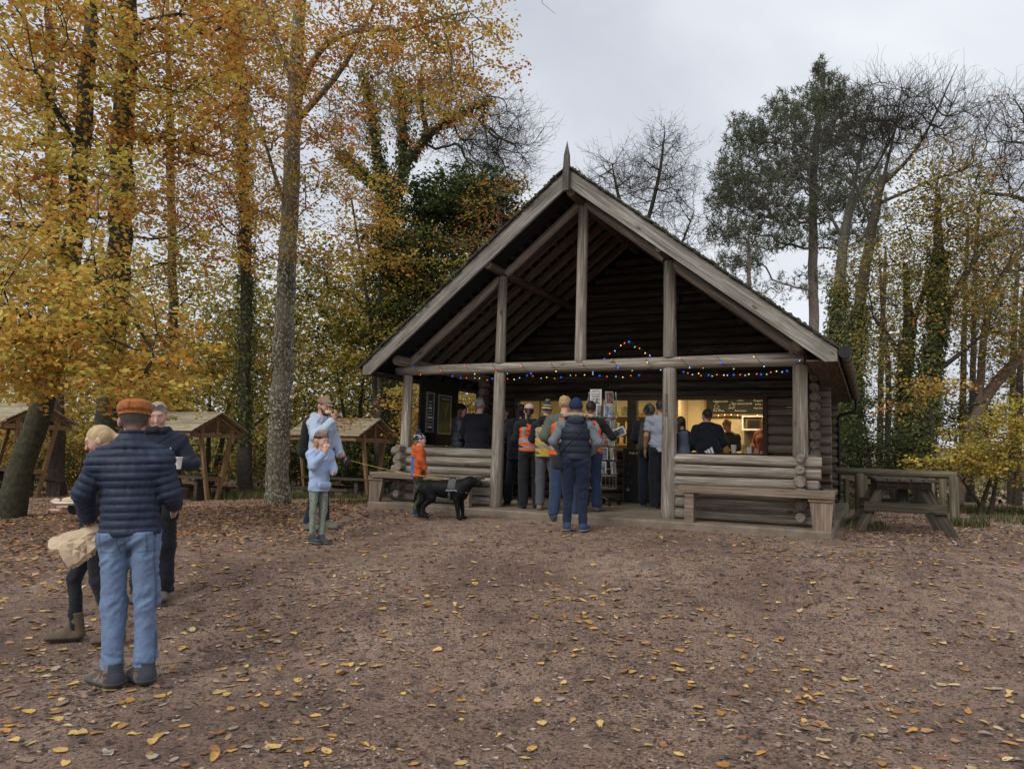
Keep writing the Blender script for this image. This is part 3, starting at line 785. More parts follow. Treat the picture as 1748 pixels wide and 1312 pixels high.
# carved lettering running down the second big post
mb = MB()
o = text_obj('carved_lettering', 'ENTRANCE', .062, simple('carved_grey', (.11, .09, .075), .9), cabin, (1.325, -.109, 1.55), (pi / 2, radians(90), 0), ext=.0015)
# ------------------------------------------------------------------ benches
def porch_bench(s, label):
    o = empty('bench', tuple(BW(0, 0, 0)), -TH, label, 'bench', 'benches in front of the porch railings')
    u0, u1 = (1.54, 3.46) if s > 0 else (-3.40, -1.45)
    for k, v in enumerate((-.40, -.24)): plank('seat_plank', (u0, v, .445), (u1, v, .445), .148, .055, o, MAT['bench'])
    plank('seat_plank', (s * 3.38, -.16, .445), (s * 3.38, .42, .445), .16, .055, o, MAT['bench'])
    plank('apron', (u0 + .05, -.465, .425), (u1 - .0, -.465, .425), .02, .085, o, MAT['bench'])
    uc = s * 3.30
    mb = MB(); P = [(uc - .13, -.43, .40), (uc + .15, -.43, .40), (uc + .11 if s > 0 else uc + .07, -.43, 0.0), (uc - .09 if s > 0 else uc - .12, -.43, 0.0)]
    mb.prism(P, (0, .07, 0)); mb.build('leg', MAT['benchleg'], o)
    plank('bearer', (uc - .14, -.3, .375), (uc + .14, -.3, .375), .3, .07, o, MAT['bench'])
    ul = 1.72 if s > 0 else -1.62
    plank('leg', (ul, -.40, 0), (ul, -.40, .40), .10, .12, o, MAT['benchleg'], up=(1, 0, 0))
    plank('bearer', (ul + .02, -.42, .38), (ul + .02, -.09, .38), .08, .07, o, MAT['bench'])
    plank('leg', (s * 3.38, .36, 0), (s * 3.38, .36, .41), .10, .08, o, MAT['benchleg'], up=(1, 0, 0))
porch_bench(1, 'weathered plank bench in front of the right porch railing, wrapping round the corner')
porch_bench(-1, 'weathered plank bench in front of the left porch railing, behind the black dog')

# ------------------------------------------------------------------ things in and on the porch
# notice board filling part of the left opening
nb = empty('notice_board', tuple(BW(-A + .02, 0, 0)), -TH, 'tall black board with framed map and leaflets filling the porch side by the left corner', 'notice board')
mb = MB(); mb.box((0, .97, 1.50), (.04, 1.26, 1.14), bev=.004); mb.build('backing_board', MAT['black'], nb)
def poster(v0, v1, z0, z1, colr, name, header=True, lines=0):
    mb = MB(); mb.box((.028, (v0 + v1) / 2, (z0 + z1) / 2), (.012, v1 - v0, z1 - z0)); mb.build(name, simple(name + '_print', colr, .4, var=.25, scale=6), nb)
    mb = MB()
    for (c, d) in (((.034, v0, (z0 + z1) / 2), (.02, .025, z1 - z0 + .025)), ((.034, v1, (z0 + z1) / 2), (.02, .025, z1 - z0 + .025)), ((.034, (v0 + v1) / 2, z0), (.019, v1 - v0, .025)), ((.034, (v0 + v1) / 2, z1), (.019, v1 - v0, .025))): mb.box(c, d)
    mb.build('poster_frame', MAT['metal'], nb)
poster(.52, .74, 1.16, 1.83, (.035, .045, .04), 'leaflet_panel')
poster(.90, 1.32, 1.14, 1.82, (.12, .125, .035), 'map_panel')
mb = MB(); mb.box((.036, 1.11, 1.755), (.004, .38, .09)); mb.build('map_header', simple('header_print', (.05, .05, .04), .5), nb)
text_obj('map_title', 'WOODLAND TRAILS', .032, MAT['chalkwhite'], nb, (.042, 1.11, 1.755), (pi / 2, 0, pi / 2))
mb = MB()
for k in range(9):
    z = 1.24 + k * .055; mb.box((.036, .63, z), (.002, .16 * rnd.uniform(.5, 1), .010 if k % 3 else .03))
mb.build('leaflet_lettering', MAT['chalkwhite'], nb)
mb = MB(); pts = [(.037, .95 + .3 * t, 1.2 + .45 * t + .05 * sin(9 * t)) for t in np.linspace(0, 1, 14)]; mb.tube(pts, .004, 4); pts = [(.037, 1.27 - .2 * t, 1.25 + .35 * t + .04 * cos(8 * t)) for t in np.linspace(0, 1, 12)]; mb.tube(pts, .004, 4)
mb.build('map_path', simple('map_lines', (.3, .3, .2), .6), nb)

# menu board above the counter (back wall)
mn = empty('menu_board', tuple(BW(1.85, VB - .07, 1.93)), -TH, 'long black chalkboard menu with drawn cups high on the kiosk back wall', 'menu board')
mb = MB(); mb.box((0, 0, 0), (2.0, .03, .42), bev=.004); mnp = mb.build('chalk_panel', MAT['chalk'], mn)
mb = MB(); mb.box((0, -.01, -.23), (2.04, .05, .04)); mb.box((-1.02, -.01, 0), (.04, .05, .5)); mb.build('frame', MAT['framewood'], mn)
for (x, z, s_, t) in ((-.72, .05, .062, 'Cappuccino'), (-.30, .0, .055, 'Hot Spiced £3.00'), (.06, .06, .055, 'Gingerbread'), (.08, -.01, .055, 'Latte £3.20'), (.08, -.09, .05, 'Hot Chocolate'), (.62, .12, .05, 'Tea  Coffee'), (.72, .02, .045, 'Soup'), (-.75, -.14, .05, 'Flat White'), (-.33, -.14, .05, 'Americano')):
    text_obj('chalk_lettering', t, s_, MAT['chalkwhite'], mnp, (x, -.017, z), FR)
def cup_draw(x, z, s_):
    mb = MB(); r = .003
    mb.tube([(x - s_, -.018, z + s_ * .6), (x - s_ * .7, -.018, z - s_ * .4), (x, -.018, z - s_ * .7), (x + s_ * .7, -.018, z - s_ * .4), (x + s_, -.018, z + s_ * .6), (x - s_, -.018, z + s_ * .6)], r, 4)
    mb.tube([(x + s_, -.018, z + s_ * .4), (x + s_ * 1.5, -.018, z + s_ * .1), (x + s_ * .8, -.018, z - s_ * .2)], r, 4)
    mb.tube([(x - s_ * 1.4, -.018, z - s_ * .85), (x + s_ * 1.4, -.018, z - s_ * .85)], r, 4)
    for q in (-.3, .2): mb.tube([(x + q * s_, -.018, z + s_ * .9), (x + (q + .25) * s_, -.018, z + s_ * 1.4), (x + q * s_, -.018, z + s_ * 1.9)], r * .8, 4)
    mb.build('cup_drawing', MAT['chalkwhite'], mnp)
for x, z, s_ in ((-.85, .13, .045), (-.62, .13, .045), (-.33, .10, .05), (-.8, -.06, .045), (-.5, -.05, .05)): cup_draw(x, z, s_)
mb = MB(); mb.prism([(.5, -.017, 0.0), (.68, -.017, 0.0), (.62, -.017, -.12), (.56, -.017, -.12)], (0, .002, 0)); mb.build('cup_drawing', MAT['chalkwhite'], mn)
# fairy lights under the menu
fl = empty('fairy_lights', tuple(BW(1.85, VB - .14, 1.69)), -TH, 'short string of tiny warm fairy lights under the chalkboard menu', 'string lights')
mb = MB(); mb.tube([(x, 0, .015 * sin(x * 9)) for x in np.linspace(-1, 1, 30)], .002, 3); mb.build('wire', MAT['black'], fl)
wb = MB(); wb.tube([(-.006, 0, 0), (0, 0, .006), (.006, 0, 0)], [.002, .007, .002], 5); bm_ = wb.build('bulb', emis('warm_bulb', (1, .75, .4), 8), fl); bm_.location = (-1, 0, 0)
for k in range(1, 17):
    o = bm_.copy(); COL.objects.link(o); o.parent = fl; x = -1 + k * .125; o.location = (x, 0, .015 * sin(x * 9))

# counter and back furniture
ct = empty('counter', tuple(BW(1.15, VK + .38, 0)), -TH, 'wooden serving counter just inside the lit hatch', 'counter')
mb = MB(); mb.box((0, 0, .89), (2.2, .5, .04), bev=.006); mb.build('counter_top', MAT['framewood'], ct)
mb = MB(); mb.box((0, .1, .44), (2.1, .3, .86)); mb.build('counter_front', MAT['cream'], ct)
ct = empty('counter', tuple(BW(-1.2, VK + .38, 0)), -TH, 'wooden shop counter behind the gift side hatch', 'counter')
mb = MB(); mb.box((0, 0, .89), (2.2, .5, .04), bev=.006); mb.build('counter_top', MAT['framewood'], ct)
mb = MB(); mb.box((0, .1, .44), (2.1, .3, .86)); mb.build('counter_front', MAT['cream'], ct)
# cupboard with ovens on a white shelf unit behind the counter
cb = empty('shelf_unit', tuple(BW(2.05, VB - .25, 0)), -TH, 'white wall shelf holding dark boxes behind the kiosk staff', 'shelf')
for a, d in (((0, 0, 1.66), (.86, .3, .03)), ((0, 0, 1.40), (.86, .3, .03)), ((-.44, 0, 1.53), (.03, .3, .29)), ((.44, 0, 1.53), (.03, .3, .29)), ((.10, 0, 1.53), (.03, .3, .26))):
    mb = MB(); mb.box(a, d, bev=.003); mb.build('shelf_board', MAT['white'], cb)
mb = MB(); mb.box((0, .13, 1.2), (.9, .02, .36)); mb.build('splashback', simple('grey_splashback', (.16, .14, .11), .5), cb)
for u, w, h, colr, lb, ct_ in ((1.86, .34, .19, (.10, .04, .02), 'brown boxes on the white kiosk shelf', 'box'), (2.30, .26, .16, (.04, .045, .04), 'black microwave on the white kiosk shelf', 'microwave')):
    o = empty('storage_box' if ct_ == 'box' else 'microwave', tuple(BW(u, VB - .27, 1.42)), -TH, lb, ct_)
    mb = MB(); mb.box((0, 0, h / 2), (w, .2, h), bev=.01); mb.build('case', simple(lb[:5] + '_case', colr, .4, var=.3), o)
    mb = MB(); mb.box((-.04, -.103, h / 2), (w * .6, .008, h * .7)); mb.build('front_panel', MAT['black'], o)
# small green price boards left of the customer
for k, z in enumerate((1.38, 1.18)):
    o = empty('price_board', tuple(BW(.86, VB - .04, z)), -TH, 'small green and black price board on the cream wall, ' + ('upper of two' if k == 0 else 'lower of two'), 'sign')
    mb = MB(); mb.box((0, 0, 0), (.30, .015, .16), bev=.003); mb.build('board', MAT['chalk'], o)
    mb = MB(); mb.box((0, -.01, -.02), (.26, .004, .09)); mb.build('printed_panel', simple('green_print', (.14, .15, .03), .6), o)
# items on the counter
def lathe_thing(name, prof, mat, loc, label, cat, rim=None):
    mb = MB(); mb.tube([(0, 0, z) for _, z in prof], [r for r, _ in prof], 12); o = mb.build(name, mat, loc=loc); tag(o, label, cat); return o
lathe_thing('bowl', [(.04, 0), (.07, .03), (.10, .07), (.10, .072)], MAT['white'], tuple(BW(1.20, VK + .25, .912)), 'white bowl on the counter beside the dark jacketed customer', 'bowl')
lathe_thing('paper_cup_stack', [(.035, 0), (.045, .12), (.046, .16)], MAT['white'], tuple(BW(1.72, VK + .2, .912)), 'white paper cup stack on the counter, middle of the hatch', 'cups')
lathe_thing('mug', [(.04, 0), (.042, .1), (.04, .11)], simple('pale_mug', (.5, .42, .34), .5), tuple(BW(2.10, VK + .2, .912)), 'pale cylindrical pot at the right end of the counter', 'pot')
lathe_thing('jar', [(.035, 0), (.04, .02), (.04, .12), (.02, .15)], simple('honey_jar', (.35, .2, .05), .3), tuple(BW(1.58, VK + .3, .912)), 'amber jar on the counter left of the paper cups', 'jar')
lathe_thing('bottle', [(.025, 0), (.028, .02), (.028, .12), (.01, .16), (.012, .19)], simple('sauce_bottle', (.45, .38, .1), .3), tuple(BW(1.86, VK + .3, .912)), 'yellow sauce bottle on the counter right of the paper cups', 'bottle')
o = empty('napkin_box', tuple(BW(1.97, VK + .26, .912)), -TH, 'wooden napkin box on the counter near the right end', 'box')
mb = MB(); mb.box((-.05, 0, .08), (.012, .1, .16)); mb.box((.05, 0, .08), (.012, .1, .16)); mb.box((0, 0, .006), (.1, .1, .012)); mb.build('case', MAT['framewood'], o)
mb = MB(); mb.box((0, 0, .07), (.08, .08, .11)); mb.build('napkins', MAT['white'], o)
o = empty('paper_bag', tuple(BW(1.42, VK + .22, .912)), -TH, 'open brown paper food bag standing on the counter', 'bag')
mb = MB(); P0 = [(-.05, -.03, 0), (.05, -.03, 0), (.05, .03, 0), (-.05, .03, 0)]; P1 = [(-.10, -.06, .2), (-.02, -.05, .17), (.09, -.06, .21), (.08, .05, .19), (0, .06, .22), (-.09, .05, .18)]
mb.add(P0 + P1, [(0, 1, 6, 5, 4), (1, 2, 7, 6), (2, 3, 9, 8, 7), (3, 0, 4, 9), (3, 2, 1, 0)], smooth=False); mb.build('bag_paper', simple('kraft_paper', (.42, .27, .13), .8), o)
# gift shelves on the left side
gs = empty('shelf_unit', tuple(BW(-1.2, VB - .2, 0)), -TH, 'pine gift shelves full of cards and small pictures behind the left hatch', 'shelf')
for z in (1.06, 1.36, 1.66):
    mb = MB(); mb.box((0, 0, z), (2.3, .3, .035), bev=.003); mb.build('shelf_board', MAT['framewood'], gs)
rb = random.Random(3)
gc = [(.35, .3, .12), (.5, .42, .2), (.25, .25, .1), (.12, .15, .12), (.45, .25, .1), (.55, .5, .35), (.2, .1, .05)]
gm = [simple('gift_print', c_, .5, var=.4, scale=14) for c_ in gc]
mb = MB(); mb.box((0, 0, 0), (.11, .09, .17), bev=.008); gp = mb.build('gift', gm[0]); gme = gp.data; bpy.data.objects.remove(gp)
gnames = ['cream gift box', 'yellow greeting card', 'olive gift box', 'dark green box', 'orange gift box', 'white gift card', 'brown wooden gift']
for z, zn in ((1.08, 'lower'), (1.38, 'middle'), (1.68, 'top')):
    u = -2.2; k = 0; last = ''
    while u < -.2:
        i = rb.randrange(7); me2 = gme.copy(); me2.materials[0] = gm[i]
        o = bpy.data.objects.new('gift', me2); COL.objects.link(o); o.location = tuple(BW(u, VB - .22 + rb.uniform(-.04, .03), z + .09)); o.rotation_euler = (0, 0, -TH + rb.uniform(-.4, .4))
        o.scale = (rb.uniform(.5, 1.1), .8, rb.uniform(.7, 1.15)); o.location.z = z + .086 * o.scale.z
        sz = 'tall ' if o.scale.z > 1.0 else 'low ' if o.scale.z < .82 else ''; wd = 'wide ' if o.scale.x > .9 else 'narrow ' if o.scale.x < .65 else ''
        tag(o, sz + wd + gnames[i] + ' on the ' + zn + ' gift shelf, ' + ('at its left end' if k == 0 else 'right of the ' + last), 'gift', 'gifts on the kiosk shelves'); last = gnames[i]; u += rb.uniform(.13, .22); k += 1
# card and picture spinner in the porch
sp = empty('card_rack', tuple(BW(-.25, 1.75, 0.0)), -TH + .2, 'tall wire greeting card spinner on castors standing in the porch', 'display rack')
mb = MB(); mb.tube([(0, 0, .1), (0, 0, 1.78)], .018, 8); mb.build('pole', MAT['metal'], sp)
mb = MB()
for k in range(5):
    a = 2 * pi * k / 5 + .3; mb.tube([(0, 0, .12), (.15 * cos(a), .15 * sin(a), .11), (.31 * cos(a), .31 * sin(a), .07)], [.022, .02, .016], 6)
spb = mb.build('base', MAT['black'], sp)
for k in range(5):
    a = 2 * pi * k / 5 + .3; mb = MB(); mb.tube([(-.012, 0, 0), (.012, 0, 0)], .035, 10); o = mb.build('castor', MAT['black'], spb, loc=(.31 * cos(a), .31 * sin(a), .036)); o.rotation_euler = (0, 0, a + .8)
pc = [(.08, .10, .13), (.28, .33, .40), (.20, .18, .17), (.07, .09, .12), (.22, .13, .10), (.13, .16, .07), (.4, .4, .42)]
pm = []
for c_ in pc:
    m, nt, b = mat_new('card_print'); cc = coords(nt); nn = noise(nt, cc, 18, 4, .7, 1.0)
    nt.links.new(ramp(nt, nn, [(.35, tuple(x * .4 for x in c_)), (.5, c_), (.65, tuple(min(1, x * 2.2 + .1) for x in c_))]), b.inputs['Base Color']); b.inputs['Roughness'].default_value = .35; pm.append(m)
mb = MB(); mb.box((0, 0, 0), (.145, .012, .205)); mb.box((0, -.008, 0), (.125, .004, .185), mi=1); cme = mb.build('greeting_card', [MAT['white'], pm[0]]); cdat = cme.data; bpy.data.objects.remove(cme)
wire = MB()
ri = 0
for lv in range(6):
    z = .50 + lv * .235; n = 6
    for side in range(n):
        a = 2 * pi * side / n + .15 + .1 * lv; d = .235
        c = (d * sin(a), -d * cos(a))
        ci = (side + lv * 2 + (1 if lv % 2 else 0)) % 7; me2 = cdat.copy(); me2.materials[1] = pm[ci]
        o = bpy.data.objects.new('greeting_card', me2); COL.objects.link(o)
        o.location = tuple(np.array(sp.matrix_basis @ Vector((c[0], c[1], z + .125)))); o.rotation_euler = (-.12, 0, -TH + .2 + a)
        tag(o, ['dark', 'pale blue', 'grey brown', 'navy', 'reddish', 'green', 'white'][ci] + ' framed picture card in the spinner rack, ' + ['bottom', 'second', 'third', 'fourth', 'fifth', 'top'][lv] + ' tier', 'card', 'cards in the spinner rack')
        for w in (-.08, .08): wire.tube([(c[0] + w * cos(a), c[1] + w * sin(a), z), (c[0] + w * cos(a), c[1] + w * sin(a), z + .21)], .004, 4)
        wire.tube([(c[0] - .1 * cos(a) + .02 * sin(a), c[1] - .1 * sin(a) - .02 * cos(a), z + .03), (c[0] + .1 * cos(a) + .02 * sin(a), c[1] + .1 * sin(a) - .02 * cos(a), z + .03)], .005, 4)
        wire.tube([(0, 0, z + .1), (c[0], c[1], z + .1)], .005, 4)
for k in range(22):
    a = 2 * pi * k / 22; wire.tube([(.26 * cos(a), .26 * sin(a), .28), (.26 * cos(a), .26 * sin(a), .50)], .003, 3)
for zz in (.28, .49): wire.tube([(.26 * cos(t), .26 * sin(t), zz) for t in np.linspace(0, 2 * pi, 25)], .005, 4, caps=False)
wire.build('wire_pockets', MAT['metal'], sp)
nt_ = empty('notice', tuple(BW(-.28, 1.5, 1.80)), -TH + .1, 'cream printed notice clipped on top of the card spinner', 'notice')
mb = MB(); mb.box((0, 0, 0), (.2, .006, .27)); ntp = mb.build('paper', MAT['white'], nt_)
text_obj('heading', 'GIFTS', .05, simple('red_ink', (.25, .02, .02), .7), ntp, (0, -.005, .10), FR)
mb = MB()
for k in range(7): mb.box((0, -.004, .05 - k * .026), (.16 * rb.uniform(.6, 1), .002, .008))
mb.build('printed_lines', MAT['ink'], ntp)
# chalkboard under the hatch pillar
ch = empty('chalkboard', tuple(BW(.18, 2.55, 0)), -TH, 'tall black chalkboard in a green frame leaning below the hatch pillar', 'chalkboard')
mb = MB(); mb.box((0, 0, .48), (.55, .03, .92), bev=.004); chs = mb.build('slate', MAT['black'], ch)
mb = MB()
for c_, d_ in (((-.285, 0, .48), (.03, .045, .98)), ((.285, 0, .48), (.03, .045, .98)), ((0, 0, .955), (.54, .045, .03)), ((0, 0, .005), (.54, .045, .03))): mb.box(c_, d_)
mb.build('frame', simple('olive_frame', (.05, .055, .025), .7), ch)
text_obj('chalk_lettering', 'THE CHALET', .06, MAT['chalkwhite'], chs, (-.02, -.02, .88), FR)
for k, t in enumerate(('open daily', 'hot drinks', 'cakes', 'ice cream', 'soup')): text_obj('chalk_lettering', t, .035, simple('faint_chalk', (.12, .13, .16), .9), chs, (.05, -.02, .72 - k * .12), FR)
mb = MB()
for x, z, a in ((-.17, .69, .9), (-.18, .53, .6), (-.15, .37, .6), (.1, .45, 1.2)):
    mb.beam((x - .04 * cos(a), -.02, z - .04 * sin(a)), (x + .04 * cos(a), -.02, z + .04 * sin(a)), .004, .022, up=(0, 1, 0))
mb.tube([(-.2, -.02, .24), (-.2, -.024, .24)], .03, 10)
mb.build('chalk_drawing', simple('grey_chalk', (.2, .2, .2), .9), chs)
# framed boards left of the shop hatch
fb = empty('notice_board', tuple(BW(-2.62, VK - .10, 0)), -TH, 'brown wooden framed black menu case on the porch wall left of the hatch', 'notice board')
mb = MB(); mb.box((0, 0, 1.05), (.34, .02, 1.2)); mb.build('backing_board', MAT['black'], fb)
mb = MB()
for c_, d_ in (((-.19, 0, 1.05), (.05, .04, 1.3)), ((.19, 0, 1.05), (.05, .04, 1.3)), ((0, 0, 1.68), (.34, .04, .05)), ((0, 0, .42), (.34, .04, .05))): mb.box(c_, d_)
mb.build('frame', wood('brown_frame', (.05, .03, .018), (.11, .065, .04), (.16, .10, .065), 2, knots=False), fb)
sg = empty('sign', tuple(BW(-2.75, VK - .10, 1.88)), -TH, 'small black sign with faint lettering above the framed menu case', 'sign')
mb = MB(); mb.box((0, 0, 0), (.2, .015, .13), bev=.002); mb.build('board', MAT['black'], sg)
text_obj('lettering', 'NO DOGS\nINSIDE', .035, MAT['chalkwhite'], sg, (0, -.01, 0), FR)
# heater / speaker under the gable
al = empty('alarm_box', tuple(BW(.68, VK - .12, 3.62)), -TH, 'small grey box with an orange light high on the dark gable wall', 'alarm box')
mb = MB(); mb.box((0, 0, 0), (.32, .08, .15), bev=.01); mb.build('case', simple('grey_case', (.06, .06, .065), .7), al)
mb = MB(); mb.tube([(0.0, -.05, -.08), (0.0, -.06, -.08)], .022, 8); mb.build('light', emis('orange_lamp', (1, .12, .02), 1.2), al)

# ------------------------------------------------------------------ fairy lights along the beam
def bulbs_mesh(rr, petals=False):
    mb = MB()
    if petals:
        for k in range(6):
            a = 2 * pi * k / 6; mb.add([(0, -.006, 0), (rr * .5 * cos(a - .35), -.004, rr * .5 * sin(a - .35)), (rr * cos(a), .002, rr * sin(a)), (rr * .5 * cos(a + .35), -.004, rr * .5 * sin(a + .35))], [(0, 1, 2, 3)])
        mb.tube([(0, -.012, 0), (0, -.004, 0), (0, .004, 0)], [.003, .009, .004], 6)
    else: mb.tube([(0, 0, -rr), (0, 0, -rr * .4), (0, 0, rr * .5), (0, 0, rr)], [rr * .3, rr * .9, rr * .8, rr * .2], 6)
    o = mb.build('bulb', emis('tmp', (1, 1, 1), 1)); d = o.data; bpy.data.objects.remove(o); return d
bl = []
for colr, st, rr, pt in (((.06, .17, 1.0), 1.6, .022, True), ((1.0, .16, .03), 3.0, .010, False), ((1.0, .6, .15), 5.0, .009, False), ((.5, .9, .45), 3.0, .008, False), ((.35, .6, 1.0), 3.5, .009, False)):
    d = bulbs_mesh(rr, pt); d.materials[0] = emis('bulb_glow', colr, st * .26); bl.append(d)
def string_lights(pts, n, label, seed):
    rs = random.Random(seed); o = empty('string_lights', (CX, CY, 0), -TH, label, 'string lights', 'coloured string lights on the porch')
    mb = MB(); mb.tube(pts, .003, 4); mb.build('wire', MAT['black'], o)
    P = np.array(pts); d = np.concatenate([[0], np.cumsum(np.linalg.norm(np.diff(P, axis=0), axis=1))])
    for k in range(n):
        t = (k + .5) / n * d[-1] + rs.uniform(-.02, .02); p = [np.interp(t, d, P[:, i]) for i in range(3)]
        i = (0, 1, 4, 2, 1, 0, 3, 1, 2, 4)[k % 10]
        b_ = bpy.data.objects.new('bulb', bl[i]); link(b_, o); b_.location = (p[0], p[1] - .012, p[2] - .01 + rs.uniform(-.02, .01)); b_.rotation_euler = (rs.uniform(-.4, .4), rs.uniform(0, 1), rs.uniform(-.4, .4))
pts = []
for k in range(13):   # wire wound over the beam
    u = -2.95 + k * .49; pts += [(u, .02, 2.235), (u + .06, -.09, 2.20), (u + .14, -.088, 2.10), (u + .22, .0, 2.06), (u + .36, .07, 2.10)]
string_lights(pts, 44, 'string of coloured lights wound round the whole porch beam', 1)
pts = [(u, .16, 2.05 - .07 * sin((u - 1.4) / 1.6 * pi)) for u in np.linspace(1.45, 3.0, 24)]
string_lights(pts, 22, 'string of coloured lights sagging below the right end of the porch beam', 2)
pts = [(u, .2, 2.06 - .05 * abs(sin(u * 3.1)) - .12 * max(0, -(u + .9)) * (u > -1.3)) for u in np.linspace(-2.2, .9, 40)]
string_lights(pts, 26, 'string of coloured lights hanging just behind the middle of the porch beam', 3)
pts = [(.35 + .75 * t, .02, 2.24 + .26 * (1 - abs(2 * t - 1))) for t in np.linspace(0, 1, 9)]
string_lights(pts, 10, 'short peak of coloured lights rising above the beam left of the second big post', 4)
# ------------------------------------------------------------------ smooth implicit bodies -> meshes
def v3(*a): return np.array(a, float)
def nrm(v): v = np.asarray(v, float); return v / (np.linalg.norm(v) + 1e-12)

class SDF:
    """smooth union of tapered capsules and ellipsoids, meshed with surface nets"""
    def __init__(s, vox=.012): s.p = []; s.vox = vox; s.post = None; s.clips = []
    def cone(s, a, b, ra, rb, k=.02, flat=None, side=None, sub=False):
        """capsule a-b; flat=(wa,wb): half widths along 'side' (elliptic section, ra/rb = the other half axis)"""
        s.p.append(('c', v3(*a), v3(*b), ra, rb, k, flat, None if side is None else nrm(side), sub)); return s
    def ell(s, c, r, R=None, k=.02, sub=False):
        s.p.append(('e', v3(*c), v3(*r), None if R is None else np.asarray(R, float), k, sub)); return s
    def clip(s, point, normal, k=.0):
        """keep the side the normal points away from"""
        s.clips.append((v3(*point), nrm(normal))); return s
    def bounds(s):
        lo = np.full(3, 1e9); hi = -lo
        for p in s.p:
            if p[-1]: continue
            if p[0] == 'c':
                m = max([p[3], p[4]] + (list(p[6]) if p[6] else [])) + p[5]
                for q in (p[1], p[2]): lo = np.minimum(lo, q - m); hi = np.maximum(hi, q + m)
            else:
                m = max(p[2]) + p[4]; lo = np.minimum(lo, p[1] - m); hi = np.maximum(hi, p[1] + m)
        return lo - .03, hi + .03
    def mesh(s):
        lo, hi = s.bounds(); h = s.vox; n = np.ceil((hi - lo) / h).astype(int) + 1
        D = np.full(n, .25, np.float32)
        ax = [lo[i] + h * np.arange(n[i]) for i in range(3)]
        for p in s.p:
            if p[0] == 'c':
                m = max([p[3], p[4]] + (list(p[6]) if p[6] else [])) + p[5] + 3 * h
                l_ = np.minimum(p[1], p[2]) - m; h_ = np.maximum(p[1], p[2]) + m
            else:
                m = p[4] + 3 * h; l_ = p[1] - max(p[2]) - m; h_ = p[1] + max(p[2]) + m
            i0 = np.clip(np.floor((l_ - lo) / h).astype(int), 0, n - 1); i1 = np.clip(np.ceil((h_ - lo) / h).astype(int) + 1, 1, n)
            X, Y, Z = np.meshgrid(ax[0][i0[0]:i1[0]], ax[1][i0[1]:i1[1]], ax[2][i0[2]:i1[2]], indexing='ij')
            if p[0] == 'c':
                a, b, ra, rb, k, flat, side, sub = p[1:]
                ab = b - a; L2 = ab @ ab + 1e-12
                t = np.clip(((X - a[0]) * ab[0] + (Y - a[1]) * ab[1] + (Z - a[2]) * ab[2]) / L2, 0, 1)
                dx = X - a[0] - t * ab[0]; dy = Y - a[1] - t * ab[1]; dz = Z - a[2] - t * ab[2]
                r = ra + (rb - ra) * t
                if flat:
                    ds = dx * side[0] + dy * side[1] + dz * side[2]; w = flat[0] + (flat[1] - flat[0]) * t
                    ds2 = ds * (r / w); q = np.sqrt(np.maximum(dx * dx + dy * dy + dz * dz - ds * ds, 0) + ds2 * ds2)
                    d = q - r
                else: d = np.sqrt(dx * dx + dy * dy + dz * dz) - r
            else:
                c, rr, R, k, sub = p[1:]
                P = np.stack([X - c[0], Y - c[1], Z - c[2]], -1)
                if R is not None: P = P @ R     # columns of R are the local axes
                k0 = np.sqrt(((P / rr) ** 2).sum(-1)); k1 = np.sqrt(((P / rr ** 2) ** 2).sum(-1)) + 1e-9
                d = k0 * (k0 - 1) / k1
            sl_ = tuple(slice(i0[i], i1[i]) for i in range(3)); E = D[sl_]
            if sub: D[sl_] = np.maximum(E, -d)
            else:
                hh = np.maximum(k - np.abs(E - d), 0) / max(k, 1e-6); D[sl_] = np.minimum(E, d) - hh * hh * k * .25
        if s.clips or s.post:
            X, Y, Z = np.meshgrid(*ax, indexing='ij')
            if s.post: D = s.post(D, X, Y, Z).astype(np.float32)
            for c, nn in s.clips:
                D = np.maximum(D, (X - c[0]) * nn[0] + (Y - c[1]) * nn[1] + (Z - c[2]) * nn[2])
        D[0] = D[-1] = .1; D[:, 0] = D[:, -1] = .1; D[:, :, 0] = D[:, :, -1] = .1
        ins = D < 0
        c8 = sum(ins[i:n[0] - 1 + i, j:n[1] - 1 + j, k:n[2] - 1 + k].astype(np.int8) for i in (0, 1) for j in (0, 1) for k in (0, 1))
        cells = np.argwhere((c8 > 0) & (c8 < 8)); idx = np.full(n - 1, -1, np.int64); idx[tuple(cells.T)] = np.arange(len(cells))
        acc = np.zeros((len(cells), 3)); cnt = np.zeros(len(cells))
        corners = [(i, j, k) for i in (0, 1) for j in (0, 1) for k in (0, 1)]
        for a in corners:
            for ax_ in range(3):
                if a[ax_]: continue
                b = list(a); b[ax_] = 1; b = tuple(b)
                da = D[tuple((cells + a).T)]; db = D[tuple((cells + b).T)]; m = (da < 0) != (db < 0)
                t = np.where(m, da / np.where(m, da - db, 1), 0); P = np.array(a, float)[None].repeat(len(cells), 0); P[:, ax_] += t
                acc += P * m[:, None]; cnt += m
        V = (cells + acc / cnt[:, None]) * h + lo
        Fs = []
        for a in range(3):
            b, c = (a + 1) % 3, (a + 2) % 3
            e0 = [slice(None)] * 3; e1 = [slice(None)] * 3; e0[a] = slice(0, -1); e1[a] = slice(1, None)
            s0 = ins[tuple(e0)]; s1 = ins[tuple(e1)]
            E = np.argwhere(s0 != s1)
            E = E[(E[:, b] > 0) & (E[:, c] > 0) & (E[:, b] < n[b] - 1) & (E[:, c] < n[c] - 1)]
            q = []
            for ob, oc in ((1, 1), (0, 1), (0, 0), (1, 0)):
                G_ = E.copy(); G_[:, b] -= ob; G_[:, c] -= oc; q.append(idx[tuple(G_.T)])
            q = np.stack(q, 1); fl = s0[tuple(E.T)]; q[~fl] = q[~fl][:, ::-1]; Fs.append(q)
        F = np.concatenate(Fs); F = F[(F >= 0).all(1)]
        return V, F
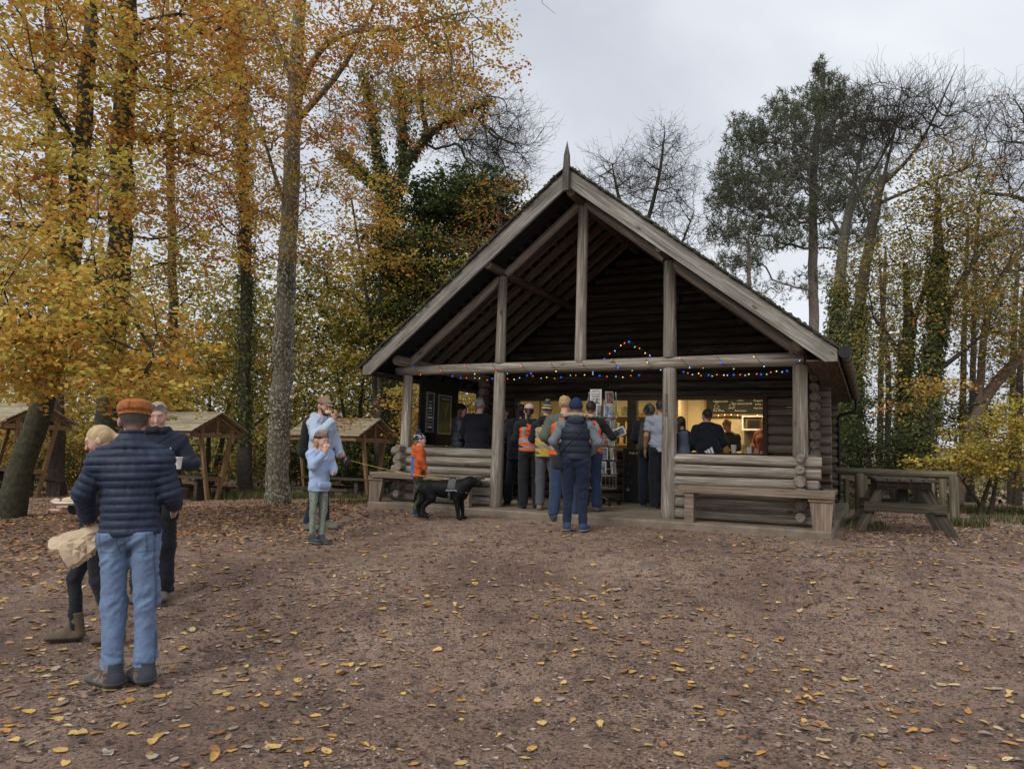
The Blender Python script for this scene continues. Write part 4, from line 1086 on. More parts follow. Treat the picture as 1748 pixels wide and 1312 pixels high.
    def obj(s, name, mat, parent, col, smooth=True):
        V, F = s.mesh()
        C = col(V) if callable(col) else np.tile(np.asarray(col, float), (len(V), 1))
        return mesh_np(name, V, F, mat, parent, smooth, col=C)

def wrink(D, X, Y, Z, amp, sx=.11, sz=.035, seed=1, shear=.35):
    """ridged cloth folds near the surface only"""
    m = np.abs(D) < .035; out = np.zeros_like(D)
    if m.any():
        u = (X[m] + Y[m] * .9) / sx; w = (Z[m] + shear * X[m]) / sz; out[m] = amp * (1 - 4.5 * np.abs(fbm(u + 40, w + 40, 1.0, seed, 2)))
    return out
def rotz(a): c, s = cos(a), sin(a); return np.array([[c, -s, 0], [s, c, 0], [0, 0, 1.0]])
def rotx(a): c, s = cos(a), sin(a); return np.array([[1.0, 0, 0], [0, c, -s], [0, s, c]])
def roty(a): c, s = cos(a), sin(a); return np.array([[c, 0, s], [0, 1.0, 0], [-s, 0, c]])
def rough(V, s, amp, seed=0):
    return 1 + amp * (fbm(V[:, 0] + V[:, 1] * .7, V[:, 2] + V[:, 1] * .4, s, seed, 3))[:, None]

# ------------------------------------------------------------------ figures. local frame: +Y is where the chest faces, +X the figure's right side
J0 = dict(ankR=(.09, -.03, .085), ankL=(-.09, -.03, .085), kneeR=(.095, .015, .49), kneeL=(-.095, .015, .49), hipR=(.088, 0, .90), hipL=(-.088, 0, .90),
          pelvis=(0, 0, .95), waist=(0, .0, 1.09), chest=(0, .0, 1.29), neck=(0, -.015, 1.47), head=(0, .02, 1.612),
          shR=(.176, -.01, 1.385), shL=(-.176, -.01, 1.385), elR=(.225, -.03, 1.13), elL=(-.225, -.03, 1.13), wrR=(.225, .06, .89), wrL=(-.225, .06, .89), toeR=(.11, .13, .03), toeL=(-.11, .13, .03))
SKIN = (.50, .27, .19)
MAT['eyewhite'] = simple('eye_white', (.42, .38, .36), .3)

class Person:
    def __init__(s, loc, face, H, label, pose=None, girth=1.0, yaw=0, pitch=0, tilt=0, vox=.012, skin=SKIN, hands=('relaxed', 'relaxed'), handdir=(None, None), child=False, eyes=True, headk=1.0, palm=(None, None)):
        s.e = empty('person', tuple(loc), face - pi / 2, label, 'person')
        s.k = H / 1.75; s.J = {k: v3(*v) for k, v in J0.items()}
        if pose:
            for k, v in pose.items(): s.J[k] = v3(*v)
        if pose is not None and pose.get('elR') == (.235, .03, 1.15):     # nobody stands quite straight
            q = random.Random(label); w_ = q.choice((-1, 1)); c_ = 'R' if w_ > 0 else 'L'; d_ = 'L' if w_ > 0 else 'R'; J = s.J
            for k in ('shR', 'shL', 'neck', 'head', 'chest', 'elR', 'elL', 'wrR', 'wrL'): J[k] = J[k] + v3(w_ * q.uniform(.01, .03), q.uniform(.0, .03), 0)
            J['sh' + c_] = J['sh' + c_] - v3(0, 0, .018); J['head'] = J['head'] + v3(q.uniform(-.02, .02), q.uniform(0, .02), 0); yaw = yaw + q.uniform(-.35, .35); tilt = tilt + q.uniform(-.12, .12)
            J['knee' + d_] = J['knee' + d_] + v3(-w_ * .03, .05, 0); J['ank' + d_] = J['ank' + d_] + v3(-w_ * .05, q.uniform(-.02, .07), 0); J['toe' + d_] = J['toe' + d_] + v3(-w_ * .09, q.uniform(-.02, .05), 0)
            J['el' + d_] = J['el' + d_] + v3(-w_ * .03, -.03, .01); J['wr' + c_] = J['wr' + c_] + v3(0, 0, q.uniform(-.12, .05))
        s.g = girth * .94; s.vox = vox / s.k; s.skin = np.array(skin); s.e.scale = (s.k,) * 3
        s.hr = 1.18 * headk if child else headk
        s.yaw, s.pitch, s.tilt = yaw, pitch, tilt
        s.HR = rotz(-yaw) @ rotx(-pitch) @ roty(tilt)
        s.hands = hands; s.handdir = handdir; s.palm = palm; s.eyes = eyes
        s.body()
    def hp(s, x, y, z):
        return s.J['head'] + s.HR @ (v3(x, y, z) * s.hr)
    def hand(s, S, w, d, pn, kind, side):
        """palm + five fingers; d = pointing direction, pn = palm normal, side=+1 right"""
        d = nrm(d); pn = nrm(pn - d * (pn @ d)); x = np.cross(d, pn) * side   # x towards the thumb side
        q = .92 if s.hr == 1 else .95
        S.cone(w, w + d * .035, .021, .024, .015, flat=(.026, .034), side=x)
        S.cone(w + d * .03, w + d * .085 * q, .0135, .0125, .012, flat=(.034, .037), side=x)
        curl = {'relaxed': .55, 'grip': 1.25, 'flat': .12, 'pinch': .8}[kind]
        L = (.072, .078, .073, .058)
        for i in range(4):
            off = (1.5 - i) * .0195; a0 = w + d * (.085 + (.004, .007, .003, -.006)[i]) * q + x * off
            dd = nrm(d + pn * curl * .35 + x * (1.5 - i) * .05); a1 = a0 + dd * L[i] * .45 * q
            d2 = nrm(dd + pn * curl * 1.1); a2 = a1 + d2 * L[i] * .32 * q
            d3 = nrm(d2 + pn * curl * 1.0); a3 = a2 + d3 * L[i] * .25 * q
            S.cone(a0 - d * .01, a1, .0098, .0092, .006); S.cone(a1, a2, .009, .0083, .004); S.cone(a2, a3, .0083, .007, .004)
        t0 = w + d * .03 + x * .026; t1 = t0 + nrm(d * .55 + x * .75 + pn * .35) * .038; t2 = t1 + nrm(d * .9 + x * .1 + pn * (.3 + curl * .5)) * .032
        S.cone(t0, t1, .0135, .0115, .012); S.cone(t1, t2, .011, .0085, .005)
    def body(s):
        J, g = s.J, s.g; S = SDF(s.vox * (1.65 if s.vox > .0105 else 1.0))
        S.cone(J['pelvis'], J['waist'], .095 * g, .09 * g, .04, flat=(.145 * g, .125 * g), side=(1, 0, 0))
        S.cone(J['waist'], J['chest'], .09 * g, .105 * g, .04, flat=(.125 * g, .15 * g), side=J['shR'] - J['shL'])
        S.cone(J['chest'], (J['shR'] + J['shL']) / 2 + v3(0, 0, .0), .10 * g, .07, .04, flat=(.15 * g, .13), side=J['shR'] - J['shL'])
        S.cone(J['shR'], J['shL'], .05, .05, .03)
        S.cone(J['neck'] - v3(0, 0, .03), s.hp(0, -.02, -.06), .060, .055, .03)
        S.cone((J['shR'] + J['shL']) / 2 - v3(0, 0, .02), J['neck'], .05, .052, .03, flat=(.09, .055), side=(1, 0, 0))
        for c in 'RL':
            S.cone(J['hip' + c], J['knee' + c], .082 * g, .052 * g, .03); S.cone(J['knee' + c], J['ank' + c], .052 * g, .036, .02)
            S.cone(J['ank' + c] + v3(0, -.02, -.04), J['toe' + c] + v3(0, -.01, 0), .034, .022, .02)
            S.cone(J['sh' + c], J['el' + c], .047 * g, .038, .03); S.cone(J['el' + c], J['wr' + c], .038, .025, .02)
        hr = s.hr; hp = s.hp
        S.ell(hp(0, -.012, .028), v3(.074, .095, .092) * hr, s.HR, .02)
        S.cone(hp(0, .03, -.02), hp(0, .045, -.075), .058 * hr, .034 * hr, .03, flat=(.062 * hr, .04 * hr), side=s.HR[:, 0])
        S.ell(hp(0, .068, -.094), v3(.022, .018, .016) * hr, s.HR, .02)
        S.ell(hp(0, .074, .035), v3(.05, .02, .02) * hr, s.HR, .02)
        for q in (-1, 1):
            S.ell(hp(.035 * q, .062, -.03), v3(.022, .02, .022) * hr, s.HR, .015)
            S.ell(hp(.081 * q, -.008, -.004), v3(.011, .021, .034) * hr, s.HR @ rotz(.35 * q), .006)
            S.ell(hp(.031 * q, .094, .012), v3(.017, .011, .011) * hr, s.HR, .0, sub=True)
        S.cone(hp(0, .085, .018), hp(0, .110 if s.hr < 1.1 else .100, -.024), .009 * hr, .0125 * hr, .014)
        for q in (-1, 1): S.ell(hp(.011 * q, .103, -.027), v3(.008, .008, .007) * hr, s.HR, .006)
        S.ell(hp(0, .092, -.054), v3(.024, .010, .006) * hr, s.HR, .006); S.ell(hp(0, .090, -.064), v3(.021, .011, .007) * hr, s.HR, .006)
        for i, c in enumerate('RL'):
            d = s.handdir[i]; d = J['wr' + c] - J['el' + c] if d is None else v3(*d)
            pn = s.palm[i]; pn = v3(-1 if c == 'R' else 1, .25, 0) if pn is None else v3(*pn)
            if s.hands[i]: s.hand(S, J['wr' + c], d, pn, s.hands[i], 1 if c == 'R' else -1)
        hc = J['head']; R = s.HR; sk = s.skin
        def colr(V):
            Cc = np.tile(sk, (len(V), 1)); L = ((V - hc) @ R) / hr
            lip = (np.abs(L[:, 0]) < .024) & (L[:, 1] > .082) & (np.abs(L[:, 2] + .059) < .0095); Cc[lip] = sk * (.78, .5, .5)
            brow = (np.abs(np.abs(L[:, 0]) - .032) < .019) & (L[:, 1] > .06) & (np.abs(L[:, 2] - .033) < .006); Cc[brow] = sk * .45
            ck = (np.abs(np.abs(L[:, 0]) - .038) < .02) & (L[:, 1] > .05) & (np.abs(L[:, 2] + .028) < .02); Cc[ck] *= (1.05, .88, .85)
            return Cc * rough(V, .03, .12)
        b = S.obj('body', MAT['skin'], s.e, colr); s.b = b
        if s.eyes:
            for q in (-1, 1):
                mb = MB(); c = hp(.031 * q, .080, .011); r = .0105 * hr; n = 8
                for j, (lat, mi) in enumerate(((.25, 1), (.55, 1), (1.0, 0), (1.5, 0))): pass
                ring = [(r * sin(t) * cos(a), r * cos(t), r * sin(t) * sin(a)) for t in (.0, .62, 1.0, 1.6) for a in [2 * pi * k / n for k in range(n)]]
                ring = [c + R @ v3(*p) for p in ring]
                mb.add(ring, [(i * n + k, i * n + (k + 1) % n, (i + 1) * n + (k + 1) % n, (i + 1) * n + k) for i in range(1) for k in range(n)], 1, True)
                mb.add(ring, [(i * n + k, i * n + (k + 1) % n, (i + 1) * n + (k + 1) % n, (i + 1) * n + k) for i in (1, 2) for k in range(n)], 0, True)
                mb.build('eye', [MAT['eyewhite'], MAT['ink']], b)
    # ---------------------------------------------------------------- clothes
    def trousers(s, col, rl=.078, rk=.068, ra=.062, hem=.075, top=1.0, name='trousers', mat='cloth', wr=1.0, pattern=None, seat=1.0, hemL=None):
        J, g = s.J, s.g; S = SDF(s.vox * (1.5 if s.vox > .0105 else 1.15))
        S.cone(J['pelvis'] + v3(0, 0, -.02), J['waist'] + v3(0, 0, -.02), .108 * g * seat, .10 * g, .04, flat=(.155 * g * seat, .138 * g), side=(1, 0, 0))
        for q, c in ((1, 'R'), (-1, 'L')):
            S.ell(J['hip' + c] + v3(0, -.045, .01), v3(.078, .075, .085) * g * seat, None, .05)
            S.cone(J['hip' + c] + v3(0, 0, .02), J['knee' + c], (rl + .012) * g * seat, rk * g, .035); S.cone(J['knee' + c], J['ank' + c] + v3(0, 0, -.02), rk * g, ra * g, .02)
        kz = {c: J['knee' + c] for c in 'RL'}
        def post(D, X, Y, Z):
            w = np.zeros_like(X); wa = wrink(D, X, Y, Z, 1.0, .10, .030, 3, .5); wb = wrink(D, X, Y, Z, 1.0, .09, .05, 4, -.6)
            for c in 'RL':
                k_, a_ = J['knee' + c], J['ank' + c]
                f = np.exp(-((Z - a_[2] - .06) / .07) ** 2); w += np.where((X > 0) == (k_[0] > 0), 1, 0) * (f * .008 * wa)
                f2 = np.exp(-((Z - k_[2]) / .10) ** 2); w += np.where((X > 0) == (k_[0] > 0), 1, 0) * f2 * wb * .006
            w += np.exp(-((Z - .80) / .11) ** 2) * wb * .006 + .0022 * wb
            w += .006 * np.sin(Z * 17 + X * 22 + 1) * np.sin(Y * 25)
            D = D - w * wr
            for c in 'RL':
                a_ = J['ank' + c]; D = np.where(((X > (J['kneeR'][0] + J['kneeL'][0]) / 2 + (a_[0] - a_[0])) == (c == 'R')) & (Z < a_[2] + .15), np.maximum(D, (a_[2] - (.085 - hem)) - Z), D)
            return np.maximum(D, Z - top)
        S.post = post
        def colr(V):
            Cc = np.tile(np.array(col, float), (len(V), 1)) * rough(V, .05, .25, 3)
            if pattern: Cc = pattern(V, Cc)
            return Cc
        return S.obj(name, MAT[mat], s.e, colr)
    def top(s, col, name='jacket', hem=.86, flare=.172, thick=.022, sleeve=.018, mat='cloth', collar=0.0, pattern=None, quilt=0, arms=True, wr=1.0, cuff=.0, shk=1.0, half=False, belly=0.0, front=None):
        J, g = s.J, s.g; S = SDF(s.vox * (1.25 if s.vox > .0105 else 1.0)); t = thick
        sd = J['shR'] - J['shL']
        pz = J['pelvis'].copy(); pz[2] = hem + .02
        S.cone(pz - v3(0, 0, .12), J['waist'], (.126 + t) * g, (.098 + t) * g + belly, .05, flat=((flare + t) * g, (.146 + t) * g), side=(1, 0, 0))
        S.cone(J['waist'], J['chest'], (.098 + t) * g + belly, .108 * g + t, .05, flat=((.142 + t) * g, .158 * g + t), side=sd)
        S.cone(J['chest'], (J['shR'] + J['shL']) / 2 + v3(0, 0, -.015), .106 * g + t, .068 + t, .05, flat=(.158 * g + t, .14 + t), side=sd)
        S.cone(J['shR'], J['shL'], .05 + t * .7, .05 + t * .7, .04)
        S.cone((J['shR'] + J['shL']) / 2 + v3(0, 0, -.01), J['neck'] + v3(0, 0, -.005), .065 + t * .6, .058 + t * .3, .05, flat=(.135 + t, .066 + t * .3), side=sd)
        for c in 'RL': S.cone(J['neck'] + v3(0, 0, -.03), J['sh' + c] + v3(0, 0, .008), .062 + t * .6, .046 + t * .8, .04)
        if collar: S.cone(J['neck'] + v3(0, 0, -.03), J['neck'] + v3(0, .005, collar), .074, .072, .015)
        ends = []
        for c in 'RL':
            if arms:
                S.cone(J['sh' + c], J['el' + c], (.052 * g + sleeve) * shk, .043 * g + sleeve, .035)
                if not half: S.cone(J['el' + c], J['wr' + c], .043 * g + sleeve, .029 + sleeve * .8, .02); ends.append((J['wr' + c], nrm(J['wr' + c] - J['el' + c])))
        q0 = (J['waist'] + J['chest']) / 2
        def post(D, X, Y, Z):
            if quilt:
                # rings down the trunk and along each arm
                w = (np.abs(np.sin(pi * (Z - hem) / quilt)) ** .45 - .82) * (.009 + quilt * .07)
                P = np.stack([X, Y, Z], -1); best = D * 0 + 9; wa = w.copy()
                for c in 'RL':
                    for a_, b_, o_ in ((J['sh' + c], J['el' + c], 0), (J['el' + c], J['wr' + c], np.linalg.norm(J['el' + c] - J['sh' + c]))):
                        ab = b_ - a_; L = np.linalg.norm(ab); tt = (P - a_) @ (ab / L); dd = np.linalg.norm(P - a_ - np.clip(tt, 0, L)[..., None] * (ab / L), axis=-1) - .05
                        far = (dd < .03) & (tt > (.07 if o_ == 0 else -.05)) & (dd < best)
                        best = np.where(far, dd, best); wa = np.where(far, (np.abs(np.sin(pi * (tt + o_) / quilt)) ** .45 - .82) * (.008 + quilt * .07), wa)
                D = D - wa - wrink(D, X, Y, Z, .0035, .045, .12, 9, .3)
            else:
                w = .0045 * np.sin(Z * 38 + X * 18 + Y * 12) * np.sin(X * 16 + 1) + wrink(D, X, Y, Z, .006, .13, .07, 6, .8)
                for c in 'RL':
                    e_ = J['el' + c]; r2 = (X - e_[0]) ** 2 + (Y - e_[1]) ** 2 + (Z - e_[2]) ** 2
                    w = w + np.exp(-r2 / .006) * wrink(D, X, Y, Z, .006, .05, .05, 7, .3)
                w = w + np.exp(-((Z - hem - .09) / .06) ** 2) * wrink(D, X, Y, Z, .006, .14, .04, 8, .1)
                D = D - w * wr
            for p_, n_ in ends:
                d_ = (X - p_[0] + cuff * n_[0]) * n_[0] + (Y - p_[1] + cuff * n_[1]) * n_[1] + (Z - p_[2] + cuff * n_[2]) * n_[2]
                near = (X - p_[0]) ** 2 + (Y - p_[1]) ** 2 + (Z - p_[2]) ** 2 < .02
                D = np.where(near, np.maximum(D, d_), D)
            if half:
                for c in 'RL':
                    a_, b_ = J['sh' + c], J['el' + c]; n_ = nrm(b_ - a_); p_ = a_ + (b_ - a_) * .72
                    near = (np.sqrt((X - p_[0]) ** 2 + (Y - p_[1]) ** 2 + (Z - p_[2]) ** 2) < .16) & ((X > 0) == (p_[0] > 0)) & (np.abs(X) > .178)
                    D = np.where(near, np.maximum(D, (X - p_[0]) * n_[0] + (Y - p_[1]) * n_[1] + (Z - p_[2]) * n_[2]), D)
            D = np.maximum(D, np.where(np.abs(X - J['pelvis'][0]) < .24, hem + .004 * np.sin(X * 40) - Z, -1))
            # neck opening
            nk = J['neck']; D = np.maximum(D, np.where((np.abs(X - nk[0]) < .09) & (np.abs(Y - nk[1]) < .12), Z - (nk[2] + (collar if collar else .012)), -1))
            return D
        S.post = post
        def colr(V):
            Cc = np.tile(np.array(col, float), (len(V), 1)) * rough(V, .06, .18, 5)
            if pattern: Cc = pattern(V, Cc)
            return Cc
        return S.obj(name, MAT[mat], s.e, colr)
    def vest(s, col, name='vest', hem=.95, pattern=None, t=.034, mat='cloth', quilt=0):
        J, g = s.J, s.g; S = SDF(s.vox); sd = J['shR'] - J['shL']
        pz = J['pelvis'].copy(); pz[2] = hem + .02
        S.cone(pz - v3(0, 0, .12), J['waist'], (.128 + t) * g, (.10 + t) * g, .05, flat=((.172 + t) * g, (.148 + t) * g), side=(1, 0, 0))
        S.cone(J['waist'], J['chest'], (.10 + t) * g, .108 * g + t, .05, flat=((.146 + t) * g, .158 * g + t), side=sd)
        S.cone(J['chest'], (J['shR'] + J['shL']) / 2, .106 * g + t, .066 + t * .9, .05, flat=(.158 * g + t, .13 + t), side=sd)
        S.cone(J['shR'] * .85 + J['shL'] * .15, J['shL'] * .85 + J['shR'] * .15, .058 + t * .5, .058 + t * .5, .04)
        for c in 'RL':   # arm holes
            a_ = J['sh' + c]; o_ = nrm(sd) * (1 if c == 'R' else -1); S.cone(a_ + o_ * .065 - v3(0, 0, .01), a_ + o_ * .05 - v3(0, 0, .17), .085, .06, .0, sub=True)
        def post(D, X, Y, Z):
            D = D - ((np.abs(np.sin(pi * (Z - hem) / quilt)) ** .5 - .8) * .010 if quilt else .004 * np.sin(Z * 30 + X * 20) * np.sin(X * 14) + .003 * np.sin(Z * 80 + X * 45))
            nk = J['neck']; D = np.maximum(D, np.where((np.abs(X - nk[0]) < .11), Z - (nk[2] - .005), -1))
            return np.maximum(D, hem - Z)
        S.post = post
        def colr(V):
            Cc = np.tile(np.array(col, float), (len(V), 1)) * rough(V, .06, .15, 6)
            return pattern(V, Cc) if pattern else Cc
        return S.obj(name, MAT[mat], s.e, colr)
    def hood(s, col, down=True, name='hood', mat='cloth', fur=None):
        nk = s.J['neck']; S = SDF(s.vox)
        S.ell(nk + v3(0, -.085, -.015), (.115, .055, .085), rotx(.35), .03)
        S.cone(nk + v3(.09, -.02, -.01), nk + v3(.05, .06, -.05), .034, .022, .03); S.cone(nk + v3(-.09, -.02, -.01), nk + v3(-.05, .06, -.05), .034, .022, .03)
        S.cone(nk + v3(-.09, -.03, .0), nk + v3(.09, -.03, .0), .035, .035, .03)
        ho = S.obj(name, MAT[mat], s.e, lambda V: np.tile(np.array(col, float), (len(V), 1)) * rough(V, .04, .3))
        if fur is not None:
            S = SDF(s.vox); pts = [nk + v3(.145 * sin(a), -.05 - .075 * cos(a) * 1.0, .035 + .022 * cos(a)) for a in np.linspace(-2.0, 2.0, 12)]
            for a, b in zip(pts[:-1], pts[1:]): S.cone(a, b, .027, .027, .01)
            S.post = lambda D, X, Y, Z: D - .007 * np.sin(X * 210) * np.sin(Y * 190 + 1) * np.sin(Z * 230)
            S.obj('fur_trim', MAT['hair'], ho, lambda V: np.tile(np.array(fur, float), (len(V), 1)) * rough(V, .015, 1.0))
    def shoes(s, col, sole=(.3, .28, .25), name='shoe', high=0.0, pattern=None, big=1.0):
        for c in 'RL':
            a, t = s.J['ank' + c], s.J['toe' + c]; d = t - a; d[2] = 0; f = nrm(d); x = v3(f[1], -f[0], 0); S = SDF(s.vox * (1.1 if s.vox > .0105 else .8))
            z0 = t[2] - .03
            h = a + v3(0, 0, -.055) - f * .03; h[2] = z0 + .042; tt = t + f * .02; tt[2] = z0 + .034
            S.cone(h, tt, .04 * big, .030 * big, .02, flat=(.042 * big, .050 * big), side=x)
            S.cone(h + v3(0, 0, .01), a + v3(0, 0, .02 + high), .045 * big, .047 * big + high * .05, .03)
            S.cone(h * .5 + tt * .5, a + f * .035 + v3(0, 0, -.0), .036 * big, .040 * big, .03)
            S.cone(h - v3(0, 0, .018), tt - v3(0, 0, .010), .030, .026, .01, flat=(.046 * big, .054 * big), side=x)
            S.clip((0, 0, z0), (0, 0, -1)); S.clip(a + v3(0, 0, .035 + high), (0, 0, 1))
            def colr(V, z0=z0, h=h, tt=tt, f=f, x=x):
                Cc = np.tile(np.array(col, float), (len(V), 1)) * rough(V, .02, .3)
                if pattern: Cc = pattern(V, Cc, (V - h) @ f, (V - h) @ x, V[:, 2] - z0)
                Cc[V[:, 2] < z0 + .024] = sole; return Cc
            S.obj(name, MAT['cloth'], s.e, colr)
    def hair(s, col, kind='short', name='hair'):
        hp = s.hp; hr = s.hr; S = SDF(max(s.vox * (1.0 if s.vox > .0105 else .8), .006)); R = s.HR
        S.ell(hp(0, -.019, .034), v3(.080, .100, .097) * hr, R, .02)
        if kind == 'short': S.cone(hp(0, -.052, -.02), hp(0, -.056, -.05), .055 * hr, .042 * hr, .02)
        if kind == 'pony':
            S.cone(hp(0, -.10, .03), hp(0, -.135, -.04), .028, .034, .02); S.cone(hp(0, -.135, -.04), hp(.0, -.12, -.24), .034, .018, .02)
        if kind == 'bun': S.ell(hp(0, -.115, .06), (.035, .035, .035), None, .01)
        if kind in ('long', 'bob'):
            L = -.26 if kind == 'long' else -.135
            for q in (-1, 0, 1): S.cone(hp(.058 * q, -.03, .0), hp(.062 * q, -.045, L), .042 * hr, .034, .03)
        if kind == 'curly':
            r_ = np.random.default_rng(2)
            for i in range(60):
                v = nrm(r_.normal(0, 1, 3)); 
                if v[1] > .55 and v[2] < .5: continue
                if v[2] < -.5: continue
                S.ell(hp(v[0] * .078, -.02 + v[1] * .098, .034 + v[2] * .095), (.016,) * 3, None, .008)
        S.post = lambda D, X, Y, Z: D - .0022 * np.sin(X * 260 + Z * 60) * np.sin(Y * 200 + Z * 40)
        # face window
        S.ell(hp(0, .108, -.02), v3(.092 if kind != 'bob' else .072, .085, .104) * hr, R, 0, sub=True)
        if kind in ('short', 'curly', 'pony', 'bun'): S.clip(hp(0, -.03, (-.068 if kind == 'short' else -.085) if kind != 'pony' else -.3), R @ v3(0, .25, -1))
        hc = s.J['head']; sk = s.skin
        def colr(V):
            Cc = np.tile(np.array(col, float), (len(V), 1)) * rough(V * np.array([6, 6, .6]), .05, .7)
            if kind == 'short': w = np.clip((-.012 - ((V - hc) @ R)[:, 2] / hr) / .05, 0, .75)[:, None]; Cc = Cc * (1 - w) + sk * .55 * w
            return Cc
        S.obj(name, MAT['hair'], s.e, colr)
    def beanie(s, col, pom=None, pattern=None, name='knitted_hat', h=.11, low=.012, slouch=0):
        hp = s.hp; hr = s.hr; R = s.HR; S = SDF(min(s.vox, .010))
        S.ell(hp(0, -.022, .035), v3(.093, .113, h) * hr, R, .02)
        S.cone(hp(0, -.03 - slouch, .09), hp(0, -.035 - slouch, .115), .06 * hr, .035 * hr, .03)
        S.clip(hp(0, .0, low + .018), R @ v3(0, .2, -1))
        S.cone(hp(0, 0, 0), hp(0, 0, .001), .001, .001, .0)
        S.post = lambda D, X, Y, Z: D - .0016 * np.sin(Z * 420) - .0012 * np.sin(np.arctan2(Y - s.J['head'][1], X - s.J['head'][0]) * 46)
        hc = s.J['head']
        def colr(V):
            L = ((V - hc) @ R) / hr; Cc = np.tile(np.array(col, float), (len(V), 1))
            if pattern: Cc = pattern(L, Cc)
            return Cc * rough(V, .02, .25)
        bo = S.obj(name, MAT['knit'], s.e, colr)
        if pom is not None:
            S = SDF(min(s.vox, .010)); S.ell(hp(0, -.04 - slouch, .165), v3(.045, .045, .042) * hr, None, .0)
            S.post = lambda D, X, Y, Z: D - .006 * np.sin(X * 190) * np.sin(Y * 180) * np.sin(Z * 200)
            S.obj('pompom', MAT['knit'], bo, lambda V: np.tile(np.array(pom, float), (len(V), 1)) * rough(V, .01, .8))
    def cap(s, col, name='cap', brim=True, back=None, front=None):
        hp = s.hp; hr = s.hr; R = s.HR; S = SDF(min(s.vox, .010))
        S.ell(hp(0, -.018, .045), v3(.087, .107, .092) * hr, R, .02)
        S.clip(hp(0, 0, .038), R @ v3(0, -.05, -1))
        hc = s.J['head']
        def colr(V):
            L = ((V - hc) @ R) / hr; Cc = np.tile(np.array(col, float), (len(V), 1)); 
            if front is not None: Cc[L[:, 1] > .03] = front
            return Cc * rough(V, .02, .15)
        o = S.obj(name, MAT['cloth'], s.e, colr)
        if brim:
            S = SDF(.008); S.cone(hp(0, .075, .045), hp(0, .135, .032), .011, .008, .01, flat=(.072 * hr, .048 * hr), side=R[:, 0])
            S.obj('peak', MAT['cloth'], o, lambda V: np.tile(np.array(front if front is not None else col, float), (len(V), 1)))
    def flatcap(s, col):
        hp = s.hp; hr = s.hr; R = s.HR; S = SDF(.0065); hc = s.J['head']
        S.cone(hp(0, -.06, .07), hp(0, .09, .06), .10, .09, .0, flat=(.11, .08), side=R[:, 0])
        def post(D, X, Y, Z):
            P = np.stack([X - hc[0], Y - hc[1], Z - hc[2]], -1) @ R / hr; x, y, z = P[..., 0], P[..., 1] + .012, P[..., 2] - .045
            w = 1 + .10 * np.clip(z / .085, 0, 1) - .10 * np.exp(-(z / .012) ** 2); q = ((x / (.099 * w)) ** 2 + (y / (.128 * w)) ** 2) ** 1.7 + (np.abs(z) / np.where(z > 0, .088, .03)) ** 3.4
            d = (q ** (1 / 3.4) - 1) * .08 * hr
            a = np.arctan2(x, y); d = d + .0022 * np.exp(-(((a + .4) % (pi / 3) - pi / 6) / .035) ** 2) * (z > .015)
            pk = np.sqrt((x / .085) ** 2 + ((y - .10) / .075) ** 2 + ((z - .004 + .25 * np.clip(y - .08, 0, 1)) / .012) ** 2); d = np.minimum(d, (pk - 1) * .012)
            return np.maximum(d, -(z + .012) * hr)
        S.post = post
        def colr(V):
            Cc = np.tile(np.array(col, float), (len(V), 1)); r_ = np.random.default_rng(1).uniform(.75, 1.3, (len(V), 1)); L = ((V - hc) @ R) / hr; z = L[:, 2] - .045
            a = np.arctan2(L[:, 0], L[:, 1] + .012); sm = (np.abs((a + .4) % (pi / 3) - pi / 6) < .045) & (z > .015); Cc[sm] *= .6; Cc[np.abs(z - .014) < .0035] *= .5
            chk = (np.abs(np.sin(L[:, 0] * 130)) < .14) | (np.abs(np.sin(L[:, 2] * 130)) < .14); Cc[chk] *= .72
            return Cc * r_
        S.obj('flat_cap', MAT['cloth'], s.e, colr)
    def backpack(s, col=(.02, .02, .022), label='', strap=(.02, .02, .022), sub=(.03, .03, .03), w=.15, low=1.02):
        J = s.J; S = SDF(s.vox); z1 = J['chest'][2] + .12; y = -.20 * s.g
        o = empty('backpack', s.e.location, s.e.rotation_euler.z, label, 'backpack'); o.scale = s.e.scale; o.rotation_euler = s.e.rotation_euler
        S.cone((0, y - .02, low), (0, y, z1 - .03), .095, .075, .05, flat=(w, w * .8), side=(1, 0, 0)); S.cone((0, y - .09, low + .02), (0, y - .07, low + .16), .04, .035, .02, flat=(w * .75, w * .7), side=(1, 0, 0))
        S.obj('bag', MAT['cloth'], o, lambda V: np.tile(np.array(col, float), (len(V), 1)) * rough(V, .05, .5))
        for q in (-1, 1):
            S = SDF(s.vox); pts = [(q * .09, y + .05, z1), (q * .105, -.02, J['neck'][2] - .005), (q * .115, .10, J['chest'][2] + .03), (q * .15, .06, J['waist'][2] + .06), (q * .13, y + .06, low + .03)]
            for a, b in zip(pts[:-1], pts[1:]): S.cone(a, b, .012, .012, .004, flat=(.026, .026), side=(1, 0, 0))
            S.obj('strap', MAT['cloth'], o, strap)
        return o
# ------------------------------------------------------------------ people in the clearing
def gpos(px, py, Y, z=None):
    p = at(px, py, Y); return (p[0], p[1], float(G(p[0], p[1])) + .012 if z is None else z)
def back_y(o, x, z, r=.05, front=False):
    n = len(o.data.vertices); a = np.empty(n * 3, np.float32); o.data.vertices.foreach_get('co', a); a = a.reshape(-1, 3)
    m = (np.abs(a[:, 0] - x) < r) & (np.abs(a[:, 2] - z) < r * .5)
    return (a[m, 1].max() if front else a[m, 1].min()) if m.any() else -.17
BLK = (.012, .012, .014); NAVY = (.018, .026, .055)

